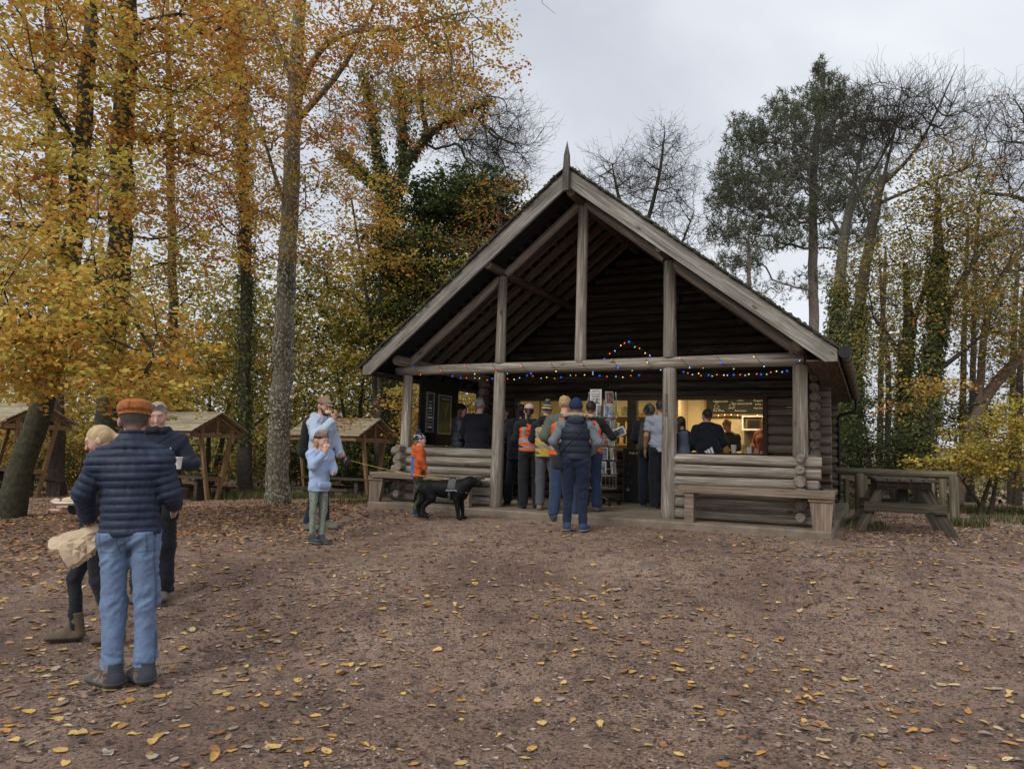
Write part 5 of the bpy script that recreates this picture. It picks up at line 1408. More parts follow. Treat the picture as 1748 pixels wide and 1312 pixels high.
# 1 man in the flat cap
def jeans_pat(V, C):
    C = C * (1 + .0 * V[:, :1])
    fade = np.exp(-((np.abs(V[:, 0]) - .09) / .05) ** 2)[:, None] * .25
    C = C * (1 + fade); seam = (np.abs(np.abs(V[:, 0]) - .165) < .004); C[seam] *= .6
    pk = (V[:, 1] < -.05) & (V[:, 2] > .80) & (V[:, 2] < .96) & ((np.abs(np.abs(V[:, 0]) - .035) < .004) | (np.abs(np.abs(V[:, 0]) - .135) < .004) | (np.abs(V[:, 2] - .805) < .004)); C[pk] *= .62
    return C
pose = dict(elL=(-.275, .0, 1.165), wrL=(-.30, .14, .985), elR=(.225, .03, 1.15), shL=(-.180, -.01, 1.352), shR=(.176, -.01, 1.352), head=(0, .03, 1.60), wrR=(.20, .19, 1.06), ankL=(-.075, -.01, .085), toeL=(-.20, .10, .03), ankR=(.10, .03, .085), toeR=(.0, .16, .03),
            kneeL=(-.085, .02, .49), kneeR=(.10, .03, .49))
p = Person(gpos(215, 1150, 4.62), radians(97), 1.77, 'man in orange tweed flat cap, navy quilted jacket and pale blue jeans', pose, girth=.93, yaw=-.25, pitch=.12, vox=.0075, headk=1.02,
           hands=('relaxed', 'grip'), handdir=(None, (-.15, .6, -.35)), palm=(None, (.5, .3, -.6)))
p.trousers((.125, .18, .285), rl=.084, rk=.076, ra=.066, hem=.105, pattern=jeans_pat, name='jeans', seat=1.06, wr=1.3, top=.925)
p.top((.022, .031, .058), 'quilted_jacket', flare=.195, hem=.90, thick=.030, sleeve=.026, mat='quilt', collar=.075, quilt=.048)
p.hair((.055, .04, .032), 'short'); p.flatcap((.36, .12, .035))
def boot_pat(V, C, a, b, z):
    C[(a > .17) | (z < .045)] = (.09, .09, .085); m = (fbm(a * 1.0 + b, z + a * .6, .028, 3, 2) > .0) & (z > .035); C[m] = (.17, .17, .16); C[(np.abs(b) < .012) & (a > .03) & (z > .05)] = (.02, .02, .022); C[(z > .04) & (a < -.01)] = (.05, .055, .07); return C
p.shoes((.12, .05, .025), sole=(.035, .03, .027), name='hiking_boot', high=.03, pattern=boot_pat, big=1.2)
def_ = None
man1 = p
def lean_fig(e, a): e.rotation_euler = (Matrix.Rotation(a, 3, 'Y') @ Matrix.Rotation(e.rotation_euler.z, 3, 'Z')).to_euler()
lean_fig(p.e, -.045)
# paper bag in his left hand
pb = empty('paper_bag', tuple(at(128, 925, 4.72)), 0, 'large crumpled brown paper bag held by the man in the flat cap', 'bag')
def crumple(o_parent, corners, thick, mat, seed, nu=9, nv=7):
    r_ = np.random.default_rng(seed); c = [v3(*q) for q in corners]; V = []; F = []
    for side in (-1, 1):
        for i in range(nu + 1):
            for j in range(nv + 1):
                u, v = i / nu, j / nv; P = c[0] * (1 - u) * (1 - v) + c[1] * u * (1 - v) + c[2] * u * v + c[3] * (1 - u) * v
                edge = min(u, 1 - u, v, 1 - v); open_ = max(0, 1 - u * 2.2)
                bulge = side * thick * (min(1, (min(v, 1 - v)) * 3.2) ** .6) * (.55 + .45 * open_) * min(1, (1 - u) * 4)
                P = P + v3(r_.normal(0, .006), bulge + (r_.normal(0, .0065) if edge > 0 else 0), r_.normal(0, .006)) + v3(0, 0, -.02 * sin(v * 9) * (1 - u)); V.append(P)
    m = (nu + 1) * (nv + 1)
    for s_ in range(2):
        for i in range(nu):
            for j in range(nv):
                a_, b_, c_, d_ = [s_ * m + q for q in (i * (nv + 1) + j, (i + 1) * (nv + 1) + j, (i + 1) * (nv + 1) + j + 1, i * (nv + 1) + j + 1)]
                F += [(a_, b_, c_), (a_, c_, d_)] if (i + j) % 2 else [(a_, b_, d_), (b_, c_, d_)]
    mb = MB(); mb.add(V, F); return mb.build('bag_paper', mat, o_parent)
crumple(pb, [(-.175, -.01, .025), (.15, 0, .115), (.17, 0, -.03), (.02, .0, -.155)], .055, simple('kraft_bag', (.56, .43, .29), .75, var=.08), 3)

# 2 blonde girl behind his left arm, stepping to the left with a plate
pose = dict(elR=(.20, -.02, 1.13), wrR=(.12, .15, 1.07), elL=(-.20, -.02, 1.13), wrL=(-.10, .16, 1.06), kneeR=(.085, .13, .49), ankR=(.08, .10, .11), toeR=(.08, .27, .035), kneeL=(-.09, -.06, .49), ankL=(-.09, -.22, .12), toeL=(-.09, -.09, .03))
p = Person(gpos(148, 1085, 5.45), radians(200), 1.58, 'blonde girl in dark clothes stepping left behind the flat capped man with a plate', pose, girth=.88, yaw=.0, pitch=.42, vox=.009, skin=(.62, .38, .29),
           hands=('flat', 'flat'), handdir=((-.2, 1, -.05), (.2, 1, -.05)), palm=((0, 0, 1), (0, 0, 1)))
p.trousers((.02, .02, .024), rl=.078, rk=.062, ra=.055, hem=.06)
p.top((.022, .028, .026), 'jacket', hem=.84, thick=.022, collar=.05); p.hair((.50, .36, .19), 'pony'); p.shoes((.13, .095, .065), sole=(.06, .045, .035), name='boot', high=.08)
pl = empty('plate', tuple(at(119, 861, 5.25)), 0, 'white paper plate with food held out by the blonde girl', 'plate')
mb = MB(); mb.tube([(0, 0, 0), (0, 0, .004), (0, 0, .018), (0, 0, .020)], [.06, .075, .11, .108], 20); mb.build('dish', MAT['white'], pl)
mb = MB(); mb.tube([(-.05, 0, .03), (.0, 0, .035), (.05, .01, .03)], [.015, .022, .015], 8); mb.tube([(-.13, 0, .018), (-.10, 0, .024), (-.07, 0, .022)], [.012, .022, .014], 8); mb.build('food', simple('pastry', (.62, .45, .27), .7), pl)

# 3 woman with sunglasses on her head, facing us
pose = dict(elL=(-.30, .02, 1.19), wrL=(-.15, .24, 1.17), elR=(.24, .04, 1.14), wrR=(.08, .26, 1.10))
p = Person(gpos(257, 1030, 6.35), radians(284), 1.70, 'blonde woman in dark coat, sunglasses pushed up, looking down beyond the flat capped man', pose, girth=1.0, yaw=-.05, pitch=.30, vox=.009, skin=(.60, .36, .28),
           hands=('pinch', 'pinch'), handdir=((-.5, .6, .2), (.5, .6, .2)), palm=((0, .5, -.5), (0, .5, -.5)), eyes=False)
p.trousers((.014, .016, .024), rl=.10, rk=.095, ra=.09, hem=.06, name='wide_trousers'); p.top((.016, .02, .034), 'coat', hem=.80, thick=.03, sleeve=.024, collar=.045)
p.hair((.36, .27, .18), 'bun'); p.shoes((.12, .085, .06), sole=(.05, .04, .03), name='ankle_boot', high=.05)
mb = MB()
for q in (-1, 1):
    c = p.hp(.034 * q, .075, .105); d = p.HR[:, 1]; u_ = nrm(p.HR[:, 2] * .9 - p.HR[:, 1] * .4); x_ = p.HR[:, 0]
    P = [c + (cos(a) * .030) * x_ + sin(a) * .022 * u_ for a in np.linspace(0, 2 * pi, 13)[:-1]]; mb.prism(P[::-1], d * .006)
mb.tube([p.hp(-.012, .085, .108), p.hp(.012, .085, .108)], .003, 5)
for q in (-1, 1): mb.tube([p.hp(.064 * q, .07, .10), p.hp(.085 * q, .02, .07), p.hp(.086 * q, -.03, .05)], .003, 5)
sgl = mb.build('sunglasses', simple('smoked_lens', (.05, .06, .075), .2, spec=.6), p.e)
lean_fig(p.e, -.03); bp_ = p.backpack((.03, .04, .06), 'dark rucksack with pale blue straps on the woman wearing sunglasses', strap=(.30, .42, .62))
sc = SDF(.010); nk = p.J['neck']
for a, b in zip(np.linspace(0, 5.6, 8)[:-1], np.linspace(0, 5.6, 8)[1:]): sc.cone(nk + v3(.085 * sin(a), .02 + .075 * cos(a), .02), nk + v3(.085 * sin(b), .02 + .075 * cos(b), .02 - .01), .034, .034, .02)
sc.obj('scarf', MAT['knit'], p.e, (.02, .024, .035))
mb = MB(); mb.tube([(0, 0, 0), (0, 0, .09), (0, 0, .093), (0, 0, .10)], [.026, .034, .037, .036], 14); cu_ = mb.build('paper_cup', MAT['white'], loc=tuple(at(303, 800, 6.15))); tag(cu_, 'white paper cup held by the woman wearing sunglasses', 'cup')
hb = empty('handbag', tuple(at(291, 868, 6.2)), 0.3, 'small black handbag with tassels at the hip of the woman wearing sunglasses', 'bag')
S = SDF(.009); S.cone((0, 0, -.07), (0, 0, .1), .035, .03, .02, flat=(.07, .06), side=(1, 0, 0)); S.obj('bag_body', MAT['cloth'], hb, BLK)
mb = MB()
for q in (-.02, .0, .02, .035): mb.tube([(q, -.04, -.08), (q * 1.4, -.05, -.15), (q * 1.6 + .01, -.04, -.20)], .004, 4)
mb.build('tassel', MAT['black'], hb); mb = MB(); mb.tube([(.0, -.042, .12), (.015, -.045, .02), (.01, -.045, -.05)], .005, 5); mb.build('zip', MAT['metal'], hb)

# 4 man eating, leash in the other hand
pose = dict(elR=(.27, .10, 1.20), wrR=(.10, .235, 1.43), elL=(-.235, .07, 1.15), wrL=(-.12, .24, .965), ankR=(.10, -.07, .085), toeR=(.13, .10, .03), ankL=(-.10, .04, .085), toeL=(-.12, .21, .03))
p = Person(gpos(541, 900, 10.05), radians(340), 1.81, 'bearded man in pale blue hoodie and brown cap eating, dog leash in his hand', pose, girth=1.04, yaw=.28, pitch=.22, vox=.0095,
           hands=('pinch', 'grip'), handdir=((-.35, .25, .9), (.1, .8, -.45)), palm=((-.3, -1, 0), (.7, 0, -.3)))
p.trousers((.016, .02, .034), rl=.09, rk=.072, ra=.064); p.top((.40, .47, .58), 'hoodie', hem=.86, thick=.028, sleeve=.026, wr=1.3); p.hood((.37, .44, .55)); p.hair((.05, .03, .02), 'short')
p.cap((.22, .145, .09), front=(.26, .18, .12)); p.shoes((.13, .13, .11), sole=(.22, .22, .15), big=1.08)
S = SDF(.009); S.ell(p.hp(0, .062, -.085), (.05, .034, .035), p.HR, .02); S.ell(p.hp(0, .09, -.035), (.03, .012, .010), p.HR, .01); S.cone(p.hp(.055, .03, -.03), p.hp(.04, .05, -.08), .018, .02, .01); S.cone(p.hp(-.055, .03, -.03), p.hp(-.04, .05, -.08), .018, .02, .01)
S.obj('beard', MAT['hair'], p.e, (.06, .035, .022))
tt = text_obj('cap_lettering', 'Fiskars', .030, MAT['white'], p.e, tuple(p.hp(0.0, .092, .085)), (0, 0, 0)); tt.rotation_euler = (Matrix(p.HR.tolist()) @ Matrix.Rotation(pi, 3, 'Z') @ Matrix.Rotation(radians(62), 3, 'X')).to_euler()
p.backpack((.018, .018, .02), 'black rucksack on the back of the man in the pale blue hoodie', w=.16, low=1.0)
b4 = p
def bun(loc, label, r=.034):
    S = SDF(.008); S.ell((0, 0, 0), (r, r, r * .7), None, .01); S.cone((-.02, 0, .01), (.03, 0, .012), r * .7, r * .6, .02); e_ = empty('bread_roll', tuple(loc), .4, label, 'bread roll'); S.obj('roll', simple('bread', (.66, .48, .29), .7), e_, (.6, .4, .2))
bpy.context.view_layer.update()
bun(p.e.matrix_world @ Vector(p.hp(.01, .112, -.06)), 'pale bread roll at the mouth of the man in the brown cap')
lh = np.array(p.e.matrix_world @ Vector(p.J['wrL'] + v3(.02, .10, -.06)))

# 5 girl eating
def flowers(V, C):
    r_ = np.random.default_rng(4); a = np.arctan2(V[:, 1], np.abs(V[:, 0]) - .09)
    q = (np.sin(V[:, 2] * 84 + np.round(a * 1.6) * pi) > .62) & (np.sin(a * 5) > .25); C[q] = (.075, .085, .07); return C
def kidhat(L, C):
    m = L[:, 2] > .06; r_ = np.random.default_rng(2).random(len(L)); C[m] = np.where((r_[m] > .55)[:, None], np.array([[.35, .20, .13]]), np.array([[.06, .05, .06]])); m2 = L[:, 2] > .12; C[m2] = np.where((r_[m2] > .4)[:, None], np.array([[.4, .33, .28]]), np.array([[.12, .1, .1]])); return C
pose = dict(elR=(.20, .10, 1.20), wrR=(.09, .235, 1.40), elL=(-.21, .06, 1.15), wrL=(-.10, .22, 1.10), ankR=(.065, -.02, .085), toeR=(.075, .16, .03), ankL=(-.065, .02, .085), toeL=(-.075, .20, .03), shR=(.165, -.01, 1.38), shL=(-.165, -.01, 1.38), neck=(0, -.015, 1.43), head=(0, .02, 1.59))
p = Person(gpos(540, 922, 8.95), radians(318), 1.35, 'girl in marled knitted hat, pale blue hoodie and flowery leggings eating a bun', pose, girth=.95, yaw=-.1, pitch=.12, vox=.0085, skin=(.60, .36, .27), child=True,
           hands=('pinch', 'relaxed'), handdir=((-.25, .2, .95), None), palm=((-.3, -1, 0), None), eyes=True)
p.trousers((.23, .26, .21), rl=.072, rk=.060, ra=.048, hem=.12, pattern=flowers, name='leggings', wr=.7); p.top((.34, .44, .62), 'hoodie', hem=.80, thick=.028, sleeve=.026, wr=1.2); p.hood((.32, .42, .60)); p.hair((.46, .25, .12), 'bob')
p.beanie((.035, .028, .035), pattern=kidhat, h=.115); p.shoes((.04, .045, .055), sole=(.32, .32, .30), name='trainer', big=1.1)
bpy.context.view_layer.update()
bun(p.e.matrix_world @ Vector(p.hp(.01, .115, -.06)), 'bitten bun at the mouth of the girl in the knitted hat', .030)
S = SDF(.010); S.cone((-.09, .150, .90), (.09, .150, .90), .03, .03, .01, flat=(.055, .055), side=(0, 0, 1)); S.obj('pouch_pocket', MAT['cloth'], p.e, (.31, .41, .58))

# 6 boy with the bobble hat
def boyhat(L, C):
    m = (L[:, 2] > .035) & (L[:, 2] < .10) & (fbm(np.arctan2(L[:, 1], L[:, 0]) * .12, L[:, 2], .035, 4, 1) > .12); C[m] = (.36, .39, .44); return C
def boyjack(V, C):
    m = (V[:, 1] < -.02) & (V[:, 2] < 1.22) & (np.abs(V[:, 0]) < .155); C[m] = np.array((.06, .12, .32)) * 1.0
    m = (V[:, 1] > .12) & (V[:, 2] < 1.2) & (V[:, 2] > 1.1); C[m] = (.08, .12, .25); return C
pose = dict(elR=(.215, .02, 1.16), wrR=(.20, .14, .97), elL=(-.215, .02, 1.16), wrL=(-.20, .14, .97), ankR=(.07, -.02, .085), toeR=(.08, .17, .03), ankL=(-.07, .03, .085), toeL=(-.07, .21, .03), shR=(.165, -.01, 1.36), shL=(-.165, -.01, 1.36), neck=(0, -.015, 1.41), head=(0, .02, 1.57))
p = Person(gpos(711, 880, 10.6), radians(12), 1.20, 'small boy in orange and blue jacket and patterned bobble hat standing beside the black dog', pose, girth=1.08, yaw=.1, pitch=.0, vox=.009, skin=(.62, .38, .30), child=True)
def camo(V, C):
    m = fbm(V[:, 0] + V[:, 1], V[:, 2], .09, 7, 2) > .05; C[m] = (.025, .028, .02); return C
p.trousers((.075, .08, .055), rl=.088, rk=.078, ra=.068, pattern=camo, hem=.12); p.top((.50, .085, .02), 'jacket', hem=.80, thick=.04, sleeve=.034, pattern=boyjack, wr=1.4, collar=.04); p.hood((.55, .10, .02))
p.beanie((.03, .03, .038), pom=(.035, .035, .045), pattern=boyhat, h=.115); p.shoes((.03, .045, .09), sole=(.35, .36, .4), name='trainer', high=.04, big=1.15)
p.hair((.25, .14, .07), 'short')

# 7 black labrador
DS = .93
dg = empty('dog', gpos(757, 889, 10.25), radians(-8), 'black labrador in a grey harness standing in front of the porch, looking right', 'dog')
S = SDF(.0085)
S.cone((-.22, 0, .455), (.0, 0, .445), .112, .115, .06); S.cone((.0, 0, .435), (.22, 0, .43), .125, .142, .06); S.ell((.24, 0, .40), (.12, .105, .135), None, .05); S.ell((-.27, 0, .44), (.11, .10, .12), None, .05)
S.cone((.27, 0, .48), (.36, 0, .535), .118, .096, .05); S.ell((.405, 0, .568), (.088, .080, .072), None, .035)
S.cone((.46, 0, .548), (.535, 0, .530), .046, .037, .02); S.cone((.44, 0, .522), (.52, 0, .508), .036, .026, .02); S.ell((.562, 0, .545), (.016, .02, .014), None, .01)
for q in (-1, 1):
    S.cone((.385, .072 * q, .600), (.375, .090 * q, .515), .022, .015, .010, flat=(.038, .030), side=(1, 0, 0))
    S.ell((.445, .036 * q, .600), (.02, .018, .012), None, .015)
    # foreleg
    fx = .24 + (.035 if q > 0 else 0)
    S.cone((.235, .075 * q, .40), (.20 + (fx - .24), .085 * q, .30), .072, .048, .04); S.cone((.20 + fx - .24, .085 * q, .30), (fx - .01, .083 * q, .14), .046, .032, .02); S.cone((fx - .01, .083 * q, .14), (fx, .083 * q, .045), .030, .027, .01); S.cone((fx, .083 * q, .028), (fx + .045, .083 * q, .022), .027, .022, .015, flat=(.030, .030), side=(0, 1, 0))
    # hind leg: thigh forward, hock back
    hx = -.29 + (-.10 if q > 0 else .03)
    S.cone((-.27, .07 * q, .42), (hx + .09, .085 * q, .30), .095, .058, .05); S.cone((hx + .09, .085 * q, .30), (hx - .04, .085 * q, .165), .054, .031, .03); S.cone((hx - .04, .085 * q, .165), (hx - .01, .085 * q, .045), .028, .025, .01); S.cone((hx - .01, .085 * q, .028), (hx + .045, .085 * q, .022), .026, .022, .015, flat=(.030, .030), side=(0, 1, 0))
S.cone((-.35, 0, .48), (-.43, 0, .36), .035, .024, .03); S.cone((-.43, 0, .36), (-.47, .02, .22), .024, .012, .02)
S.clip((0, 0, .001), (0, 0, -1))
S.obj('body', MAT['fur'], dg, lambda V: np.where((V[:, 2:3] < .06), np.array([[.006, .006, .006]]), np.array([[.0055, .0055, .006]])) * rough(V, .03, .5))
for q in (-1, 1):
    mb = MB(); mb.tube([(.463, .052 * q, .588), (.472, .054 * q, .588)], [.009, .006], 8); mb.build('eye', simple('dog_eye', (.05, .025, .01), .1, spec=.8), dg)
hn = empty('dog_harness', (0, 0, 0), 0, 'dark grey dog harness with white lettering and a top handle, worn by the black labrador', 'harness'); hn.location = dg.location; hn.rotation_euler = dg.rotation_euler; dg.scale = hn.scale = (DS,) * 3
def band(S, x, a0, a1, w, rr=.150, cz=.437, n=9, th=.012):
    for a, b in zip(np.linspace(a0, a1, n)[:-1], np.linspace(a0, a1, n)[1:]):
        S.cone((x, rr * sin(a), cz + rr * 1.02 * cos(a)), (x, rr * sin(b), cz + rr * 1.02 * cos(b)), th, th, .004, flat=(w, w), side=(1, 0, 0))
S = SDF(.008); band(S, .13, -1.6, 1.6, .060, .141, .435); band(S, .10, -3.14, 3.14, .02, .143, .430, 14)
S.obj('saddle', MAT['cloth'], hn, (.085, .09, .085))
mb = MB(); mb.tube([(.08, 0, .585), (.09, 0, .61), (.15, 0, .615), (.17, 0, .59)], .010, 6); mb.build('handle', MAT['black'], hn)
mb = MB()
for q in (-1, 1): mb.tube([(.18, .148 * q, .43), (.27, .135 * q, .41), (.35, .07 * q, .40), (.372, 0, .395)], [.014, .013, .012, .012], 6)
mb.build('chest_strap', simple('pale_webbing', (.22, .22, .20), .8), hn)
mb = MB(); mb.beam((.05, -.158, .43), (.18, -.158, .43), .004, .042, up=(0, 0, 1)); lpt = mb.build('label_patch', MAT['black'], hn)
text_obj('lettering', 'JULIUS-K9', .026, MAT['white'], lpt, (.115, -.1615, .43), FR)
cl = MB(); cl.tube([(.325 + .04 * cos(t), .106 * sin(t), .518 + .098 * cos(t)) for t in np.linspace(0, 2 * pi, 17)], .011, 6, caps=False); cl.build('collar', MAT['black'], dg)
# leash and reel
ring = np.array(hn.location) + rotz(radians(-8)) @ v3(.06, 0, .585) * DS
le = empty('dog_leash', tuple(lh), 0, 'retractable yellow tape leash running from the man in the brown cap to the dog harness', 'leash')
S = SDF(.007); S.ell((0.0, 0, -.03), (.065, .03, .075), None, .02); S.cone((-.06, 0, .03), (.03, 0, .05), .014, .014, .02); S.obj('reel', MAT['quilt'], le, BLK)
mb = MB(); a_ = v3(.055, 0, .0); b_ = ring - lh; pts = [a_ + (b_ - a_) * t + v3(0, 0, -.05 * 4 * t * (1 - t) * .6) for t in np.linspace(0, 1, 16)]
mb.tube(pts, .008, 6, flat=.35); mb.build('tape', simple('yellow_tape', (.62, .55, .06), .6), le)
mb = MB(); mb.tube([b_ + v3(-.07, 0, .01), b_ + v3(-.02, 0, 0), b_], [.008, .012, .007], 6); mb.build('clip', MAT['metal'], le)

# ---- the queue
HV = np.array((.62, .10, .022)); REF = np.array((.24, .25, .25))
def hivis(base, two=(1.12, 1.02), vert=True):
    def f(V, C):
        C[:] = np.array(base) * rough(V, .05, .15)
        for z in two: C[np.abs(V[:, 2] - z) < .026] = REF
        if vert: C[(np.abs(np.abs(V[:, 0]) - .125) < .022) & (V[:, 2] > two[0])] = REF
        return C
    return f
def vest_text(p, o, lines, size=.055, x0=0, z0=1.27):
    for k, t in enumerate(lines):
        z = z0 - k * size * 1.15; y = back_y(o, x0, z, .07) - .004; text_obj('lettering', t, size, MAT['ink'], o, (x0, y, z), FR)
# 14 woman in the middle
def denim2(V, C): return C
pose = dict(elR=(.30, .0, 1.17), wrR=(.20, .15, 1.02), elL=(-.29, .0, 1.17), wrL=(-.19, .15, 1.02), ankR=(.12, -.02, .085), toeR=(.17, .12, .03), ankL=(-.09, -.02, .085), toeL=(-.10, .14, .03), kneeR=(.115, .03, .49), kneeL=(-.085, .03, .49))
p = Person(gpos(979, 912, 9.4), radians(86), 1.69, 'woman in navy bobble-less beanie, fur hooded navy gilet, grey sleeves and dark jeans seen from behind', pose, girth=1.08, yaw=.0, pitch=.08, vox=.0095, hands=('relaxed', 'relaxed'))
p.e['label'] = 'woman in navy beanie and fur trimmed navy gilet with cross strap bag, seen from behind'
p.trousers((.012, .019, .042), rl=.098, rk=.064, ra=.050, seat=1.10, name='jeans', wr=1.2); p.top((.16, .18, .20), 'jumper', hem=.93, thick=.012, sleeve=.016)
p.vest((.013, .017, .032), 'gilet', hem=.93, t=.04, mat='quilt', quilt=.085); p.hood((.03, .04, .07), fur=(.30, .24, .17), mat='quilt'); p.hair((.2, .12, .07), 'short'); p.beanie((.018, .028, .075), h=.105, low=-.015)
p.shoes((.03, .05, .11), sole=(.42, .40, .36), name='trainer', big=1.03)
hb = empty('handbag', tuple(p.e.location), p.e.rotation_euler.z, 'black shoulder bag hanging at the left hip of the woman in the navy beanie', 'bag'); hb.scale = p.e.scale
S = SDF(.010); S.cone((-.21, -.08, .84), (-.21, -.08, .96), .045, .04, .02, flat=(.10, .10), side=(.85, .5, 0)); S.obj('bag_body', MAT['cloth'], hb, (.022, .024, .03))
mb = MB(); mb.tube([(-.20, -.12, .98), (-.12, -.20, 1.10), (.02, -.215, 1.24), (.12, -.17, 1.38), (.13, -.06, 1.50)], .016, 6, flat=.4); mb.build('strap', MAT['black'], hb)
# 11 pink cap woman
pose0 = dict(elR=(.235, .03, 1.15), wrR=(.14, .22, 1.08), elL=(-.235, .03, 1.15), wrL=(-.14, .22, 1.08))
p = Person(gpos(902, 865, 11.15, .0), radians(98), 1.60, 'woman in pink cap and orange hi-vis vest with long dark ponytail, left of the queue', pose0, girth=1.02, vox=.0115)
p.trousers((.013, .013, .016), rl=.095, rk=.085, ra=.075); p.top((.013, .013, .016), 'sweatshirt', hem=.92); vv = p.vest(HV, 'hi_vis_vest', hem=.94, pattern=hivis(HV)); p.hair((.04, .022, .016), 'pony'); p.cap((.50, .32, .28), brim=True); p.shoes(BLK, sole=(.03, .03, .03))
vest_text(p, vv, ('EVENT', 'CREW'), .062, -.04, 1.28)
# 21 dark haired person half hidden beside her
p = Person(gpos(881, 862, 11.75, .0), radians(80), 1.63, 'dark haired person in black, half hidden between the porch post and the pink capped woman', pose0, vox=.014); p.trousers((.012, .013, .02), rk=.08, ra=.075); p.top((.014, .015, .024), 'coat', hem=.78, thick=.03); p.hair((.02, .014, .01), 'bob'); p.shoes(BLK)
# 12 gold vest
GV = np.array((.45, .30, .05))
def hat12(L, C):
    C[:] = (.02, .035, .10); C[(np.abs(L[:, 2] - .05) < .012) | (np.abs(L[:, 2] - .095) < .006)] = (.50, .42, .08); return C
p = Person(gpos(931, 869, 10.95, .0), radians(78), 1.60, 'person in yellow hi-vis vest with navy and yellow striped bobble hat', pose0, girth=1.04, vox=.0115, yaw=.2)
p.trousers((.085, .09, .10), rl=.09, rk=.08, ra=.072); p.top((.015, .018, .028), 'jacket', hem=.9); p.vest(GV, 'hi_vis_vest', hem=.86, pattern=hivis(GV, (1.18, 1.03))); p.hood((.012, .014, .022)); p.beanie((.02, .035, .10), pom=(.10, .11, .06), pattern=hat12); p.shoes((.2, .15, .1), sole=(.25, .2, .15))
# 13 blond curly man
pose = dict(pose0); pose.update(dict(elL=(-.27, -.02, 1.16), wrL=(-.17, .15, 1.05), ankL=(-.14, -.03, .085), toeL=(-.17, .13, .03)))
p = Person(gpos(961, 882, 10.45), radians(94), 1.78, 'curly blond man in orange hi-vis vest over a khaki jacket, behind the navy beanie woman', pose, girth=1.12, vox=.0115, pitch=.1)
p.trousers((.03, .05, .10), rl=.095, rk=.078, ra=.07, name='jeans'); p.top((.10, .115, .085), 'jacket', hem=.90, thick=.03, sleeve=.03); p.vest(HV, 'hi_vis_vest', hem=.90, pattern=hivis(HV, (1.12, 1.0)), t=.045); p.hair((.42, .27, .13), 'curly'); p.shoes((.05, .05, .055), sole=(.1, .1, .1), name='walking_boot')
# 15 orange vest right
pose = dict(elR=(.34, .06, 1.18), wrR=(.36, .27, 1.24), elL=(-.235, .03, 1.15), wrL=(-.14, .22, 1.08), ankR=(.13, -.03, .085), toeR=(.17, .12, .03))
p = Person(gpos(1006, 870, 11.0, .0), radians(72), 1.66, 'dark haired person in orange hi-vis vest holding a card at the spinner rack', pose, girth=1.05, vox=.0115, hands=('pinch', 'relaxed'), handdir=((.0, 1, .2), None), palm=((-1, 0, 0), None))
p.trousers((.02, .033, .075), rl=.09, rk=.075, ra=.085, name='jeans'); p.top(BLK, 'sweatshirt', hem=.92); vv = p.vest(HV, 'hi_vis_vest', hem=.90, pattern=hivis(HV)); p.hair((.02, .014, .01), 'short'); p.shoes((.12, .11, .10), sole=(.1, .1, .1), name='walking_boot')
vest_text(p, vv, ('EVENT', 'CREW'), .055, .02, 1.30)
bpy.context.view_layer.update()
cw = p.e.matrix_world @ Vector(p.J['wrR'] + v3(.02, .15, .02))
o = empty('greeting_card', tuple(cw), radians(-20), 'pale framed card held up by the person in orange hi-vis at the rack', 'card'); o.rotation_euler = (0, radians(-25), radians(-15))
mb = MB(); mb.box((0, 0, 0), (.20, .01, .13)); mb.build('card', MAT['white'], o); mb = MB(); mb.box((0, -.008, 0), (.17, .004, .10)); mb.build('printed_picture', pm[0], o)
# 22 camouflage hat with rucksack, 16 grey t-shirt man
p = Person(gpos(1107, 866, 12.3, .0), radians(70), 1.72, 'person in dark clothes and mottled khaki hat left of the grey T-shirt man', pose0, girth=1.05, vox=.014)
p.trousers((.012, .015, .03), rk=.08, ra=.07); p.top((.015, .017, .022), 'jacket', hem=.86, thick=.03); p.hair((.05, .045, .04), 'short')
p.beanie((.07, .075, .06), pattern=lambda L, C: np.where((fbm(L[:, 0] * 1 + L[:, 1], L[:, 2], .05, 4, 2) > 0)[:, None], np.array([[.14, .14, .11]]), np.array([[.03, .035, .03]])), low=-.02); p.shoes(BLK)
p.backpack((.055, .05, .035), 'khaki rucksack on the person in the mottled hat', w=.15)
pose = dict(elL=(-.24, -.03, 1.15), wrL=(-.23, .08, .92), elR=(.22, .05, 1.15), wrR=(.12, .24, 1.10))
p = Person(gpos(1127, 866, 11.75, .0), radians(92), 1.77, 'man in pale grey T-shirt and black trousers half hidden by the second big porch post', pose, girth=1.05, vox=.010, skin=(.42, .22, .15))
p.trousers((.012, .013, .02), rl=.09, rk=.08, ra=.07); p.top((.33, .36, .43), 'tshirt', hem=.90, thick=.02, half=True, sleeve=.022, wr=1.5); p.hair((.03, .022, .016), 'short'); p.shoes(BLK)
mb = MB(); w_ = p.J['wrL'] + nrm(p.J['elL'] - p.J['wrL']) * .03; mb.tube([w_ + v3(.031 * cos(t), .031 * sin(t), .004) for t in np.linspace(0, 2 * pi, 13)], .007, 6, caps=False); mb.build('watch', MAT['black'], p.e)
# 17 woman right of the post
p = Person(gpos(1160, 850, 12.2, .0), radians(98), 1.53, 'small dark haired woman in dark jacket, right of the second big porch post', pose0, vox=.013); p.trousers((.012, .014, .03)); p.top((.013, .016, .024), 'jacket', hem=.85, thick=.03); p.hair((.03, .022, .016), 'bob'); p.shoes(BLK)
p.backpack((.13, .16, .22), 'grey and blue striped rucksack on the small dark haired woman', strap=(.3, .33, .38), w=.13)
